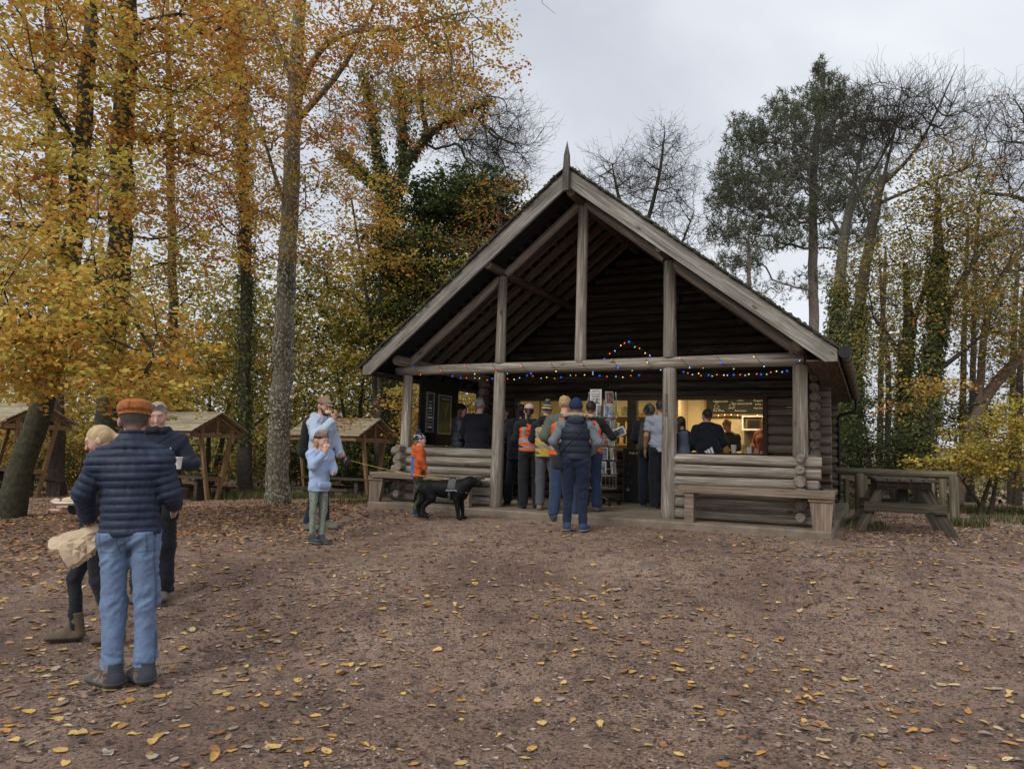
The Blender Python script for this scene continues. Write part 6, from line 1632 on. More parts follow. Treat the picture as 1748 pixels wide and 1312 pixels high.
# 18 customer in black
p = Person(gpos(1209, 850, 11.8, .0), radians(88), 1.64, 'broad dark haired customer in black jacket with three striped white logo at the hatch', pose0, girth=1.14, vox=.012, yaw=-.3)
p.trousers((.012, .013, .016)); jk = p.top((.010, .012, .018), 'jacket', hem=.80, thick=.034, sleeve=.03, collar=.04); p.hair((.012, .010, .010), 'short'); p.shoes(BLK)
yb = back_y(jk, 0, .93, .1) - .006; mb = MB()
for k, (x, h_) in enumerate(((-.055, .045), (-.01, .075), (.04, .105))):
    mb.prism([(x - .018, yb, .975), (x + .018, yb, .975), (x + .018 - .035, yb, .975 + h_), (x - .018 - .035, yb, .975 + h_ - .02)], (0, .004, 0))
mb.build('logo_stripes', MAT['white'], jk); text_obj('lettering', 'adidas', .055, MAT['white'], jk, (0, yb, .945), FR)
# 8, 9, 10 on the porch left
b = BW(-2.62, 1.0, 0); p = Person(tuple(b), radians(10), 1.66, 'person in black beanie and dark grey puffer coat inside the left of the porch', pose0, vox=.012, yaw=-.0); p.trousers((.02, .022, .03)); p.top((.045, .05, .065), 'quilted_coat', hem=.78, thick=.032, sleeve=.03, mat='quilt', quilt=.09, collar=.05); p.hair((.1, .06, .03), 'bob'); p.beanie((.010, .009, .009), h=.12); p.shoes(BLK)
b = BW(-2.17, .85, 0); p = Person(tuple(b), radians(75), 1.75, 'grey haired man in black jacket on the left side of the porch, seen from behind', pose0, girth=1.18, vox=.012, skin=(.55, .32, .25)); p.trousers((.012, .013, .018)); p.top((.008, .009, .013), 'jacket', hem=.82, thick=.034, sleeve=.032); p.hair((.26, .25, .24), 'curly'); p.shoes(BLK)
b = BW(-2.12, 1.75, 0); p = Person(tuple(b), radians(250), 1.68, 'person in dark clothes facing out, mostly hidden behind the first big porch post', pose0, vox=.014); p.trousers((.012, .013, .018)); p.top((.016, .016, .02), 'jacket', hem=.85); p.hair((.05, .03, .02), 'short'); p.shoes(BLK)
# staff inside
b = BW(1.52, 3.62, .026); p = Person(tuple(b), radians(225), 1.52, 'kiosk worker in tan cap and dark top bending over the counter', dict(pose0, head=(0, .06, 1.60)), vox=.012, pitch=.5); p.trousers(BLK); p.top((.035, .035, .03), 'top', hem=.88); p.hair((.10, .06, .03), 'short'); p.beanie((.36, .20, .07), h=.10, name='tan_hat', low=.02)
b = BW(2.16, 3.60, .026); p = Person(tuple(b), radians(215), 1.58, 'kiosk worker in rust red top with dark hair at the right end of the hatch', pose0, vox=.012, yaw=.3, pitch=.3); p.trousers(BLK); p.top((.22, .055, .025), 'top', hem=.88); p.hair((.04, .028, .02), 'bun')
# ------------------------------------------------------------------ trees
BARK = dict(grey=((.085, .08, .065), (.17, .16, .13)), beech=((.16, .15, .125), (.30, .30, .27)), dark=((.055, .045, .035), (.10, .085, .065)), brown=((.13, .09, .065), (.21, .155, .115)), pine=((.15, .12, .10), (.24, .19, .155)), mossy=((.035, .036, .022), (.085, .078, .05)), pale=((.17, .16, .13), (.30, .28, .23)))
class Tubes:
    def __init__(s): s.V = []; s.F = []; s.n = 0; s.C = []
    def add(s, pts, rad, n, col):
        pts = np.asarray(pts, float); rad = np.asarray(rad, float); T = np.gradient(pts, axis=0); T /= np.linalg.norm(T, axis=1)[:, None] + 1e-9
        up = np.array([0, 0, 1.0]) if abs(T[0][2]) < .8 else np.array([0, 1.0, 0]); X = np.cross(up, T); X /= np.linalg.norm(X, axis=1)[:, None] + 1e-9; Y = np.cross(T, X)
        a = 2 * pi * np.arange(n) / n
        V = pts[:, None] + rad[:, None, None] * (np.cos(a)[None, :, None] * X[:, None] + np.sin(a)[None, :, None] * Y[:, None])
        m = len(pts); i = np.arange(m - 1)[:, None] * n; k = np.arange(n)[None]; k2 = (k + 1) % n
        F = np.stack([i + k, i + k2, i + n + k2, i + n + k], -1).reshape(-1, 4) + s.n
        s.V.append(V.reshape(-1, 3)); s.F.append(F); s.n += m * n
        s.C.append(np.tile(np.asarray(col, float), (m * n, 1)) if np.ndim(col) == 1 else np.repeat(col, n, 0))
    def twigs(s, A, B, Cc, r0, r1, col):
        """many 2-segment three-sided twigs at once, A -> B -> C arrays"""
        n = len(A); P = np.stack([A, B, Cc], 1); T = nrm_rows(Cc - A); up = np.where(np.abs(T[:, 2:3]) < .8, [[0, 0, 1.0]], [[0, 1.0, 0]]); X = nrm_rows(np.cross(up, T)); Y = np.cross(T, X)
        a = 2 * pi * np.arange(3) / 3; rr = np.stack([r0, (r0 + r1) / 2, r1], 1)
        V = P[:, :, None] + rr[:, :, None, None] * (np.cos(a)[None, None, :, None] * X[:, None, None] + np.sin(a)[None, None, :, None] * Y[:, None, None])
        base = s.n + np.arange(n)[:, None, None] * 9; i = np.arange(2)[None, :, None] * 3; k = np.arange(3)[None, None]; k2 = (k + 1) % 3
        F = np.stack([base + i + k, base + i + k2, base + i + 3 + k2, base + i + 3 + k], -1).reshape(-1, 4)
        s.V.append(V.reshape(-1, 3)); s.F.append(F); s.n += n * 9; s.C.append(np.tile(np.asarray(col, float), (n * 9, 1)))
    def build(s, name, parent):
        if not s.V: return None
        V = np.concatenate(s.V); C = np.concatenate(s.C)
        return mesh_np(name, V, np.concatenate(s.F), MAT['bark'], parent, True, col=C)
def nrm_rows(a): return a / (np.linalg.norm(a, axis=-1, keepdims=True) + 1e-9)

def leaf_cards(P, size, nrmls, cols, rg, hexa=False, aspect=.62, needle=False):
    """P (n,3) leaf centres -> mesh arrays, one folded leaf each"""
    n = len(P); N_ = nrm_rows(nrmls); a = rg.normal(0, 1, (n, 3)); X = nrm_rows(a - N_ * (a * N_).sum(1)[:, None]); Y = np.cross(N_, X)
    s = np.asarray(size)[:, None]
    if hexa:
        sh = [(-.5, 0, 0), (-.22, .31, .05), (.2, .29, .05), (.5, 0, -.02), (.2, -.29, .05), (-.22, -.31, .05)]
        V = np.stack([P + X * x * s + Y * y * (aspect / .62) * s + N_ * z * s for x, y, z in sh], 1); k = 6
        b = np.arange(n)[:, None] * 6; F = np.concatenate([b + np.array([0, 1, 2, 3]), b + np.array([0, 3, 4, 5])])
    else:
        sh = [(-.5, 0, 0), (0.02, .5 * aspect, .05), (.5, 0, 0), (0.02, -.5 * aspect, .05)]
        V = np.stack([P + X * x * s + Y * y * s + N_ * z * s for x, y, z in sh], 1); k = 4
        b = np.arange(n)[:, None] * 4; F = b + np.array([0, 1, 2, 3])
    return V.reshape(-1, 3), F, np.repeat(cols, k, 0)

def tree(label, trunks, clouds, bark='dark', r_tip=.012, leaf=None, twig=None, ivy=None, seed=1, name='tree', cat='tree', group=None, barkmin=None, extra=None, wind=(0, 0, 0)):
    """trunks: list of (points (n,3), radii). clouds: list of (centre, radii, nodes[, weight]).
    leaf = dict(per=, size=, pal=, spread=, flat=, hexa=). twig = dict(n=, L=, r=, up=). ivy = dict(n=, size=, z0, z1, pal)"""
    rg = np.random.default_rng(seed); lo, hi = BARK[bark]; lo, hi = np.array(lo), np.array(hi)
    b0 = trunks[0][0][0]
    root = empty(name, tuple(b0), 0, label, cat, group)
    T = Tubes(); nodes = []; par = []; fixed = []
    Vt = []; 
    for pts, rad in trunks:
        pts = np.asarray(pts, float); rad = np.asarray(rad, float)
        d = np.concatenate([[0], np.cumsum(np.linalg.norm(np.diff(pts, axis=0), axis=1))]); m = max(4, int(d[-1] / .35)); t = np.linspace(0, d[-1], m)
        # smooth interpolation
        Q = np.stack([np.interp(t, d, pts[:, i]) for i in range(3)], 1)
        for _ in range(3): Q[1:-1] = .25 * Q[:-2] + .5 * Q[1:-1] + .25 * Q[2:]
        r = np.interp(t, d, rad); Q[1:-1, :2] += rg.normal(0, .02, (m - 2, 2)) * (rad[0] / .3)
        ns = 18 if rad[0] > .2 else 12 if rad[0] > .09 else 7
        col = lo + (hi - lo) * rg.uniform(.1, .6, (m, 1))
        rr = r.copy()
        if pts is trunks[0][0] or rad[0] > .15: rr[0] *= 1.3; rr[1] *= 1.08
        T.add(Q, rr, ns, col)
        st = len(nodes)
        for i in range(m): nodes.append(Q[i]); par.append(st + i - 1 if i else -1); fixed.append(r[i])
    # crown nodes
    C = []
    for c in clouds:
        cc, rr, n = c[:3]; v = rg.normal(0, 1, (n, 3)); v = nrm_rows(v) * rg.random((n, 1)) ** (1 / 2.4); C.append(np.asarray(cc) + v * np.asarray(rr))
    C = np.concatenate(C) if C else np.zeros((0, 3))
    X = np.array(nodes); nt = len(X); dist = np.zeros(nt)
    cost = np.array([0.0] * nt)
    if len(C):
        # attach in order of distance from the trunks
        D = np.sqrt(((C[:, None] - X[None]) ** 2).sum(-1)).min(1); order = np.argsort(D)
        allX = np.concatenate([X, np.zeros((len(C), 3))]); L = np.zeros(len(allX)); P_ = list(par); m = nt
        tz = X[:, 2]
        for j in order:
            c = C[j]; dv = c - allX[:m]; dd = np.sqrt((dv ** 2).sum(1)); k_ = dd * 1.0 + .45 * L[:m] + np.maximum(0, -dv[:, 2]) * .35 + (dd < .12) * 3
            k_[:nt] += np.maximum(0, -dv[:nt, 2]) * .3
            q = int(np.argmin(k_)); allX[m] = c; L[m] = L[q] + dd[q]; P_.append(q); m += 1
        # pipe model radii
        w = np.zeros(m); ch = np.zeros(m, int)
        for i in range(nt, m): ch[P_[i]] += 1
        for i in range(m - 1, nt - 1, -1):
            w[i] = max(w[i], 0) + (1 if ch[i] == 0 else .25)
            if P_[i] >= 0: w[P_[i]] += w[i]
        rad = r_tip * np.sqrt(np.maximum(w, 1)) ** .92
        for i in range(nt, m):
            q = P_[i]; a, b_ = allX[q], allX[i]; r0 = min(rad[i] * 1.12, (fixed[q] * .8 if q < nt else rad[q])); r1 = rad[i]
            mid = (a + b_) / 2 + rg.normal(0, .07, 3) * np.linalg.norm(b_ - a) + np.array([0, 0, -.04]) * np.linalg.norm(b_ - a)
            n = 8 if r0 > .05 else 5 if r0 > .02 else 3
            T.add(np.array([a, (a + mid) / 2 + rg.normal(0, .01, 3), mid, b_]), [r0, r0 * .8 + r1 * .2, (r0 + r1) / 2, r1], n, lo + (hi - lo) * rg.uniform(0, .7))
        tips = np.arange(nt, m); tipX = allX[tips]; par_ = np.array([P_[i] for i in tips]); outd = nrm_rows(tipX - allX[par_])
    else: tipX = np.zeros((0, 3)); outd = tipX
    if twig and len(tipX):
        k = twig['n']; A = np.repeat(tipX, k, 0); O = np.repeat(outd, k, 0); n = len(A)
        dr = nrm_rows(O * .8 + rg.normal(0, .65, (n, 3)) + np.array([0, 0, twig.get('up', .25)]) + np.array(wind)); Lg = twig['L'] * rg.uniform(.5, 1.2, n)[:, None]
        B = A + dr * Lg * .5 + rg.normal(0, .05, (n, 3)) * Lg; d2 = nrm_rows(dr + rg.normal(0, .3, (n, 3)) + np.array([0, 0, twig.get('up', .25) * .6])); Cc = B + d2 * Lg * .55
        r = twig['r']; T.twigs(A, B, Cc, np.full(n, r), np.full(n, r * .45), lo * .8)
        if twig.get('sub', 1):
            for src, dsrc in ((B, dr), (Cc, d2)):
                for rep in range(twig.get('rep', 1)):
                    d3 = nrm_rows(dsrc * .7 + rg.normal(0, .6, (n, 3)) + np.array([0, 0, twig.get('up', .25)])); l3 = Lg * .45 * rg.uniform(.5, 1.1, (n, 1)); m1 = src + d3 * l3 * .5; T.twigs(src, m1, m1 + nrm_rows(d3 + rg.normal(0, .3, (n, 3))) * l3 * .5, np.full(n, r * .6), np.full(n, r * .3), lo * .8)
    to_ = T.build('trunk', root)
    if bark == 'pale' and to_ is not None and seed == 21: to_.data.materials[0] = MAT['lichen']
    LV, LF, LC = [], [], []; off = 0
    def put(V, F, Cc):
        nonlocal off
        LV.append(V); LF.append(F + off); LC.append(Cc); off += len(V)
    if leaf and len(tipX):
        per = leaf['per']; keep = rg.random(len(tipX)) < leaf.get('cover', 1.0); src = tipX[keep]; od = outd[keep]; n = len(src) * per
        flat = leaf.get('flat', .3); sp = leaf['spread']
        A = np.repeat(src, per, 0) ; cl = rg.integers(0, 5, (len(src), per)).reshape(-1)
        # each node carries a few flattish sprays pointing outwards
        sd = nrm_rows(np.repeat(rg.normal(0, 1, (len(src), 5, 3)) + od[:, None] * .6, 1, 0) * np.array([1, 1, .45])); sdir = sd[np.repeat(np.arange(len(src)), per), cl]
        t = rg.random(n)[:, None] ** .8; side = nrm_rows(np.cross(sdir, np.array([0, 0, 1.0]))); P = A + sdir * t * sp + side * rg.normal(0, .22, (n, 1)) * sp * (1 - .5 * t) + rg.normal(0, 1, (n, 3)) * np.array([.05, .05, flat * .32]) * sp
        P[:, 2] -= (t[:, 0] ** 2) * sp * .15
        pal = np.asarray(leaf['pal']); cc = rg.integers(0, len(pal), len(src)); ci = np.where(rg.random(n) < leaf.get('mix', .5), np.repeat(cc, per), rg.integers(0, len(pal), n)); col = pal[ci] * rg.uniform(.72, 1.18, (n, 1)) * np.repeat(rg.uniform(.82, 1.12, (len(src), 1)), per, 0)
        if 'palfn' in leaf: col = leaf['palfn'](P, col, rg)
        nm = rg.normal(0, leaf.get('tilt', .55), (n, 3)) + np.array([0, 0, 1.0])
        size = leaf['size'] * rg.uniform(.6, 1.2, n)
        put(*leaf_cards(P, size, nm, col, rg, leaf.get('hexa', False), leaf.get('aspect', .66)))
    if leaf and LV:
        mesh_np('crown', np.concatenate(LV), np.concatenate(LF), MAT['leaf'], root, False, col=np.concatenate(LC), kind='stuff')
    if ivy:
        n = ivy['n']; ti = rg.integers(0, len(ivy.get('on', [0])), n); P = np.zeros((n, 3)); Nn = np.zeros((n, 3))
        for k, ix in enumerate(ivy.get('on', [0])):
            pts, rad = trunks[ix]; pts = np.asarray(pts, float); rad = np.asarray(rad, float); d = np.concatenate([[0], np.cumsum(np.linalg.norm(np.diff(pts, axis=0), axis=1))]); s_ = ti == k; q = s_.sum()
            t = rg.uniform(ivy.get('t0', 0), ivy.get('t1', 1), q) * d[-1]; c = np.stack([np.interp(t, d, pts[:, i]) for i in range(3)], 1); r = np.interp(t, d, rad); a = rg.uniform(0, 2 * pi, q)
            lump = 1 + .8 * np.clip(fbm(t * 1.0 + k * 9, a * .6, 1.1, seed + 5, 3) * 2.5, -.3, 1); rr = r + np.abs(rg.normal(0, ivy['thick'], q)) * lump + .02
            P[s_] = c + np.stack([np.cos(a) * rr, np.sin(a) * rr, rg.normal(0, .1, q)], 1); Nn[s_] = np.stack([np.cos(a), np.sin(a), np.full(q, .5)], 1)
        pal = np.asarray(ivy['pal']); col = pal[rg.integers(0, len(pal), n)] * rg.uniform(.6, 1.25, (n, 1))
        V, F, Cc = leaf_cards(P, ivy['size'] * rg.uniform(.6, 1.3, n), Nn + rg.normal(0, .45, (n, 3)), col, rg, False, .85)
        mesh_np('ivy', V, F, MAT['leaf'], root, False, col=Cc, kind='stuff')
    # keep the children in the thing's own frame
    for ch in root.children: ch.location = -Vector(b0)
    return root

def TP(*pts): return np.array([at(*p) for p in pts])      # trunk course from surveyed directions and distances
def GB(p):                                                   # drop the foot of a trunk onto the ground
    p = np.array(p, float); g_ = float(G(p[0][0], p[0][1])); p[0][2] = g_ - .08; return p
def cloud(px, py, Y, rx, ry, rz, n): return (at(px, py, Y), (rx, ry, rz), n)

GOLD = [(0.683, 0.433, 0.099), (0.75, 0.517, 0.117), (0.621, 0.335, 0.092), (0.72, 0.557, 0.13), (0.559, 0.46, 0.104), (0.75, 0.418, 0.117), (0.497, 0.474, 0.117)]
ORANGE = [(0.624, 0.272, 0.059), (0.546, 0.215, 0.056), (0.715, 0.372, 0.069), (0.468, 0.172, 0.056), (0.65, 0.429, 0.082), (0.39, 0.157, 0.056)]
YGREEN = [(0.598, 0.505, 0.1), (0.473, 0.428, 0.093), (0.709, 0.551, 0.108), (0.347, 0.352, 0.085), (0.75, 0.505, 0.1), (0.252, 0.275, 0.078)]
OLIVE = [(0.206, 0.206, 0.072), (0.29, 0.242, 0.078), (0.145, 0.158, 0.06), (0.363, 0.278, 0.085), (0.411, 0.242, 0.078)]
DGREEN = [(0.036, 0.06, 0.018), (0.054, 0.083, 0.024), (0.026, 0.043, 0.014), (0.083, 0.107, 0.03)]
IVY = [(0.113, 0.139, 0.045), (0.161, 0.185, 0.059), (0.081, 0.108, 0.038), (0.225, 0.231, 0.066)]
RUST = [(.32, .10, .02), (.40, .15, .025), (.25, .08, .018), (.45, .20, .03), (.22, .09, .02)]

# T1 big lichen beech
p = GB(TP((473, 858, 16.6), (478, 700, 16.6), (487, 520, 16.5), (493, 400, 16.5), (500, 250, 16.4), (505, 130, 16.4), (512, 30, 16.3), (515, -150, 16.2), (520, -420, 16)))
l1 = TP((503, 190, 16.4), (530, 100, 16.0), (565, 60, 15.6), (640, 45, 15.2), (690, 60, 14.8), (740, 30, 14.4), (800, 20, 14)); l2 = TP((507, 160, 16.4), (480, 90, 16.2), (455, 20, 16), (430, -80, 15.6)); l3 = TP((512, 200, 16.4), (560, 150, 16), (600, 100, 15.6), (650, -20, 15.2), (690, -120, 15)); l4 = TP((490, 360, 16.4), (465, 300, 16.2), (458, 240, 15.9), (430, 190, 15.6))
tree('tall beech with pale lichen spotted trunk and orange crown',
     [(p, [.26, .235, .215, .20, .185, .165, .14, .10, .05]), (l1, [.09, .08, .065, .05, .04, .03, .015]), (l2, [.08, .065, .05, .03]), (l3, [.08, .07, .055, .035, .02]), (l4, [.055, .045, .03, .015])],
     [cloud(640, 75, 14.8, 2.6, 2.2, 1.3, 125), cloud(765, 90, 14.0, 1.5, 1.6, 1.2, 46), cloud(560, 230, 15.2, 1.5, 1.5, 1.1, 36), cloud(720, 190, 14.6, 1.2, 1.3, .5, 16), cloud(530, 420, 15.8, .7, .9, .8, 10), cloud(460, 120, 16, 1.8, 2, 2.2, 70), cloud(480, 380, 15.8, 1.3, 1.2, 1.6, 30), cloud(600, -60, 15, 4, 3, 1.6, 60)],
     'pale', leaf=dict(per=62, size=.088, pal=ORANGE + GOLD[:4] + [(.30, .27, .04), (.26, .25, .04)], spread=.62, flat=.25, mix=.75), seed=21, r_tip=.009)
# T2 dark straight beech behind the flat capped man
p = GB(TP((178, 870, 13.2), (188, 700, 13.2), (197, 560, 13.2), (205, 400, 13.1), (211, 200, 13.0), (215, 60, 12.9), (216, -120, 12.8), (220, -320, 12.6)))
tree('dark straight beech trunk rising behind the man in the flat cap', [(p, [.26, .225, .21, .20, .185, .17, .14, .07])],
     [cloud(330, 60, 13, 1.7, 1.6, 1.3, 75), cloud(130, 90, 12, 1.6, 1.5, 1.4, 60), cloud(320, 230, 12.6, 1.3, 1.4, 1.2, 60), cloud(60, 260, 11.8, 1.2, 1.3, 1.2, 40), cloud(300, 400, 12.8, 1.0, 1.2, .8, 24), cloud(260, -40, 13, 3, 2, .8, 40), cloud(250, 640, 11.5, .9, 1.0, .5, 26)],
     'mossy', leaf=dict(per=50, size=.085, pal=GOLD + ORANGE + ORANGE[:3] + YGREEN[:2], spread=.6, flat=.25, mix=.7, hexa=True), seed=22, r_tip=.009)
# T3 leaning mossy tree far left, with low golden sprays
p = GB(TP((14, 868, 12.2), (45, 770, 12.2), (80, 665, 12.1), (105, 560, 12.0), (125, 430, 11.9), (135, 300, 11.8), (148, 150, 11.7), (155, 0, 11.6), (160, -150, 11.5)))
l1 = TP((122, 440, 11.9), (85, 380, 11.2), (40, 370, 10.6), (-30, 380, 10)); l2 = TP((115, 500, 11.9), (160, 470, 11.0), (215, 520, 10.2), (260, 600, 9.6)); l3 = TP((100, 585, 12), (60, 540, 11), (10, 520, 10)) ; l4 = TP((138, 260, 11.8), (95, 200, 11.2), (60, 120, 10.8))
tree('leaning mossy trunk at the far left with low golden beech sprays', [(p, [.21, .185, .175, .165, .15, .14, .12, .09, .05]), (l1, [.07, .055, .04, .02]), (l2, [.06, .05, .035, .015]), (l3, [.06, .045, .02]), (l4, [.07, .05, .03])],
     [cloud(70, 480, 10.4, 1.3, 1.4, 1.1, 115), cloud(190, 560, 9.8, 1.05, 1.1, .75, 80), cloud(60, 620, 9.9, .9, 1.0, .42, 54), cloud(60, 280, 11, 1.0, 1.2, 1.0, 48), cloud(130, 130, 11.2, 1.0, 1.2, 1.1, 36), cloud(30, 20, 10.6, 1.4, 1.2, .9, 36), cloud(240, 655, 9.4, .62, .7, .22, 26), cloud(180, 330, 10.8, .8, .9, .6, 26)],
     'mossy', leaf=dict(per=42, size=.082, pal=GOLD + GOLD[:3] + YGREEN[:3] + ORANGE[2:3], spread=.50, flat=.22, mix=.7, hexa=True), seed=23, r_tip=.007)
# T4 slender ivy clad tree
p = GB(TP((418, 862, 24), (417, 700, 24), (421, 500, 23.8), (420, 380, 23.6), (414, 200, 23.4), (405, 60, 23), (398, -80, 22.6)))
tree('slender ivy clad tree with orange crown left of the lichen beech', [(p, [.24, .20, .19, .17, .15, .12, .05])],
     [cloud(410, 120, 22.5, 2.0, 2, 3.2, 115), cloud(420, 350, 22.5, 1.5, 1.6, 2.0, 45), cloud(330, 280, 22, 1.6, 2, 2.6, 70), cloud(390, -20, 22, 2.8, 2.4, 1.4, 50)], 'dark',
     leaf=dict(per=70, size=.115, pal=ORANGE + GOLD[:3] + YGREEN[:2], spread=.85, flat=.3, mix=.75), ivy=dict(n=5200, size=.10, thick=.13, pal=IVY, t0=.1, t1=.9), seed=24, r_tip=.012)
# another pair of slim dark trunks on the left
p = GB(TP((98, 850, 22), (95, 600, 22), (88, 300, 21.6), (84, 60, 21.4), (80, -80, 21)))
tree('slim grey trunk far left, behind the leaning mossy tree', [(p, [.22, .19, .17, .13, .05])], [cloud(60, 120, 20, 3, 2.5, 3, 70), cloud(120, 330, 20, 2.6, 2.2, 2.4, 60), cloud(20, 420, 20, 2, 2, 2, 44)], 'dark', leaf=dict(per=58, size=.12, pal=GOLD + YGREEN[:3], spread=.9, flat=.3, mix=.7), seed=25, r_tip=.012)
p = GB(TP((300, 850, 27), (296, 560, 27), (290, 250, 26.6), (285, -40, 26)))
tree('thin trunk with gold green leaves above the second shelter', [(p, [.20, .17, .14, .05])], [cloud(280, 480, 26, 3.2, 2.5, 2.6, 85), cloud(330, 620, 25.5, 2.6, 2, 1.2, 50), cloud(250, 150, 26, 3, 3, 4, 50)], 'dark', leaf=dict(per=60, size=.135, pal=YGREEN + GOLD[:3], spread=1.0, flat=.3, mix=.6), seed=26, r_tip=.014)

# T5 ivy oak with bare crown left of the gable
p = GB(TP((672, 850, 30), (670, 600, 30), (668, 470, 30), (662, 360, 29.8), (655, 300, 29.6)))
l1 = TP((655, 310, 29.6), (640, 250, 29.2), (634, 180, 29), (620, 120, 28.8)); l2 = TP((664, 350, 29.7), (690, 280, 29.4), (735, 225, 29), (790, 190, 28.6), (840, 170, 28.2)); l3 = TP((690, 285, 29.4), (688, 200, 29), (680, 130, 28.6)); l4 = TP((650, 320, 29.6), (610, 290, 29.2), (580, 260, 29)); l5 = TP((730, 230, 29), (715, 170, 28.7), (720, 110, 28.4))
tree('big ivy covered oak with a fan of bare twigs left of the cabin gable', [(p, [.55, .48, .44, .38, .32]), (l1, [.26, .20, .15, .06]), (l2, [.28, .22, .16, .10, .05]), (l3, [.18, .13, .06]), (l4, [.18, .12, .05]), (l5, [.12, .09, .04])],
     [cloud(840, 245, 28.5, 1.9, 2.2, 1.9, 150), cloud(760, 190, 28.6, 2.0, 2.2, 1.6, 90), cloud(690, 160, 28.6, 2.0, 2.2, 1.5, 60), cloud(850, 330, 28.5, 1.0, 1.6, 1.0, 36), cloud(600, 220, 29, 1.3, 1.6, 1.4, 30)],
     'dark', twig=dict(n=5, L=1.1, r=.008, up=.25, rep=2), ivy=dict(n=9500, size=.13, thick=.17, pal=IVY, on=[0, 0, 1, 2, 4, 3]), seed=27, r_tip=.013)
# evergreen mass beside the roof
def bushy(label, px, pybase, Y, clouds, pal, size, per, spread, seed, name='tree', cat='tree', group=None, stems=3, bark='dark', rad=.12, **kw):
    rg = random.Random(seed); tr = []
    for k in range(stems):
        top = clouds[k % len(clouds)][0]; b = at(px + rg.uniform(-12, 12) * k, pybase, Y + rg.uniform(-.3, .3)); b[2] = float(G(b[0], b[1])) - .08
        m_ = b + (top - b) * np.array([.35, .35, .55]); tr.append((np.array([b, (b + m_) / 2 + v3(rg.uniform(-.1, .1), 0, .1), m_, top]), [rad, rad * .8, rad * .6, rad * .25]))
    lf = dict(per=per, size=size, pal=pal, spread=spread, flat=.35, mix=.6); lf.update(kw.pop('leaf', {}))
    return tree(label, tr, clouds, bark, leaf=lf, seed=seed, name=name, cat=cat, group=group, r_tip=.009, **kw)
bushy('dark evergreen holly mass between the ivy oak and the cabin roof', 770, 850, 27, [cloud(775, 360, 26.5, 2.0, 1.6, 1.5, 150), cloud(820, 340, 26.5, 1.4, 1.4, 1.3, 70), cloud(690, 400, 27, 1.4, 1.4, 1.5, 60), cloud(730, 450, 26, 2.0, 1.6, 1.4, 100), cloud(700, 560, 25.5, 1.6, 1.6, 1.4, 60)], DGREEN + IVY[:2], .16, 78, .8, 31, name='holly_tree', stems=3, rad=.2)
bushy('orange flecked young oak half way up beside the roof slope', 860, 800, 25, [cloud(850, 350, 25, 1.3, 1.4, 1.1, 44), cloud(800, 420, 24.5, 1.2, 1.4, .9, 30)], ORANGE + OLIVE, .12, 34, .8, 32, stems=2, rad=.14)
bushy('yellow green beech sapling filling the gap left of the cabin roof', 600, 850, 27, [cloud(640, 520, 25.5, 2.3, 1.5, 1.6, 120), cloud(570, 600, 25.5, 1.7, 1.4, 1.6, 90), cloud(680, 620, 25, 1.5, 1.2, .9, 50), cloud(560, 480, 26, 1.5, 1.2, 1.1, 44), cloud(740, 480, 25.5, 1.5, 1.2, 1.1, 50)], YGREEN + YGREEN[:3] + GOLD[:2] + DGREEN + OLIVE[:1], .125, 64, .85, 33, stems=3, rad=.1, leaf=dict(flat=.2))
bushy('gold flecked beech branches above the ivy oak foot', 640, 850, 25, [cloud(650, 420, 24.5, 1.6, 1.6, 1.1, 60), cloud(600, 340, 24.5, 1.6, 1.6, 1.2, 40)], GOLD + ORANGE[:3] + YGREEN[:2], .12, 50, .8, 34, stems=2)
bushy('yellow green hazel thicket behind the second shelter', 350, 850, 29, [cloud(360, 640, 28, 3.0, 2, 1.9, 110), cloud(440, 560, 28, 2.4, 2, 2.3, 110), cloud(480, 690, 27, 1.8, 2, 1.5, 60), cloud(250, 720, 27, 2.4, 2, 1.4, 70)], YGREEN + OLIVE[:2] + GOLD[:1], .135, 72, 1.0, 35, stems=3)
bushy('yellow beech thicket behind the leftmost shelter', 120, 850, 29, [cloud(60, 620, 28, 3.2, 2, 2.2, 100), cloud(180, 700, 27, 2.6, 2, 1.6, 80), cloud(0, 740, 26, 2.4, 2, 1.3, 60)], YGREEN + GOLD + ORANGE[:2], .135, 66, 1.0, 36, stems=3)
bushy('dark bramble and holly undergrowth right of the lichen beech', 600, 850, 27.5, [cloud(560, 790, 27, 2.6, 1.2, 1.4, 110), cloud(660, 780, 27, 2.4, 1.2, 1.5, 110), cloud(620, 690, 27, 2.4, 1.3, 1.0, 60)], DGREEN + DGREEN + IVY + YGREEN[:1], .11, 64, .75, 37, name='shrub', cat='shrub', stems=3, rad=.06)
bushy('dark bramble undergrowth behind the leftmost two shelters', 200, 850, 26.5, [cloud(180, 800, 26, 3.2, 1.2, 1.1, 110), cloud(60, 800, 26, 2.6, 1.2, 1.2, 70), cloud(440, 800, 26, 1.8, 1.2, 1.2, 70)], DGREEN + OLIVE + RUST[:2] + YGREEN[:1], .11, 52, .75, 38, name='shrub', cat='shrub', stems=3, rad=.06)
bushy('bright golden beech foliage seen through the porch opening', 790, 830, 22, [cloud(790, 700, 21, 1.4, 1.2, 1.0, 90), cloud(725, 700, 21, 1.0, 1.2, 1.1, 60)], GOLD + YGREEN[:2] + ORANGE[:1], .10, 60, .65, 39, stems=2, rad=.07)
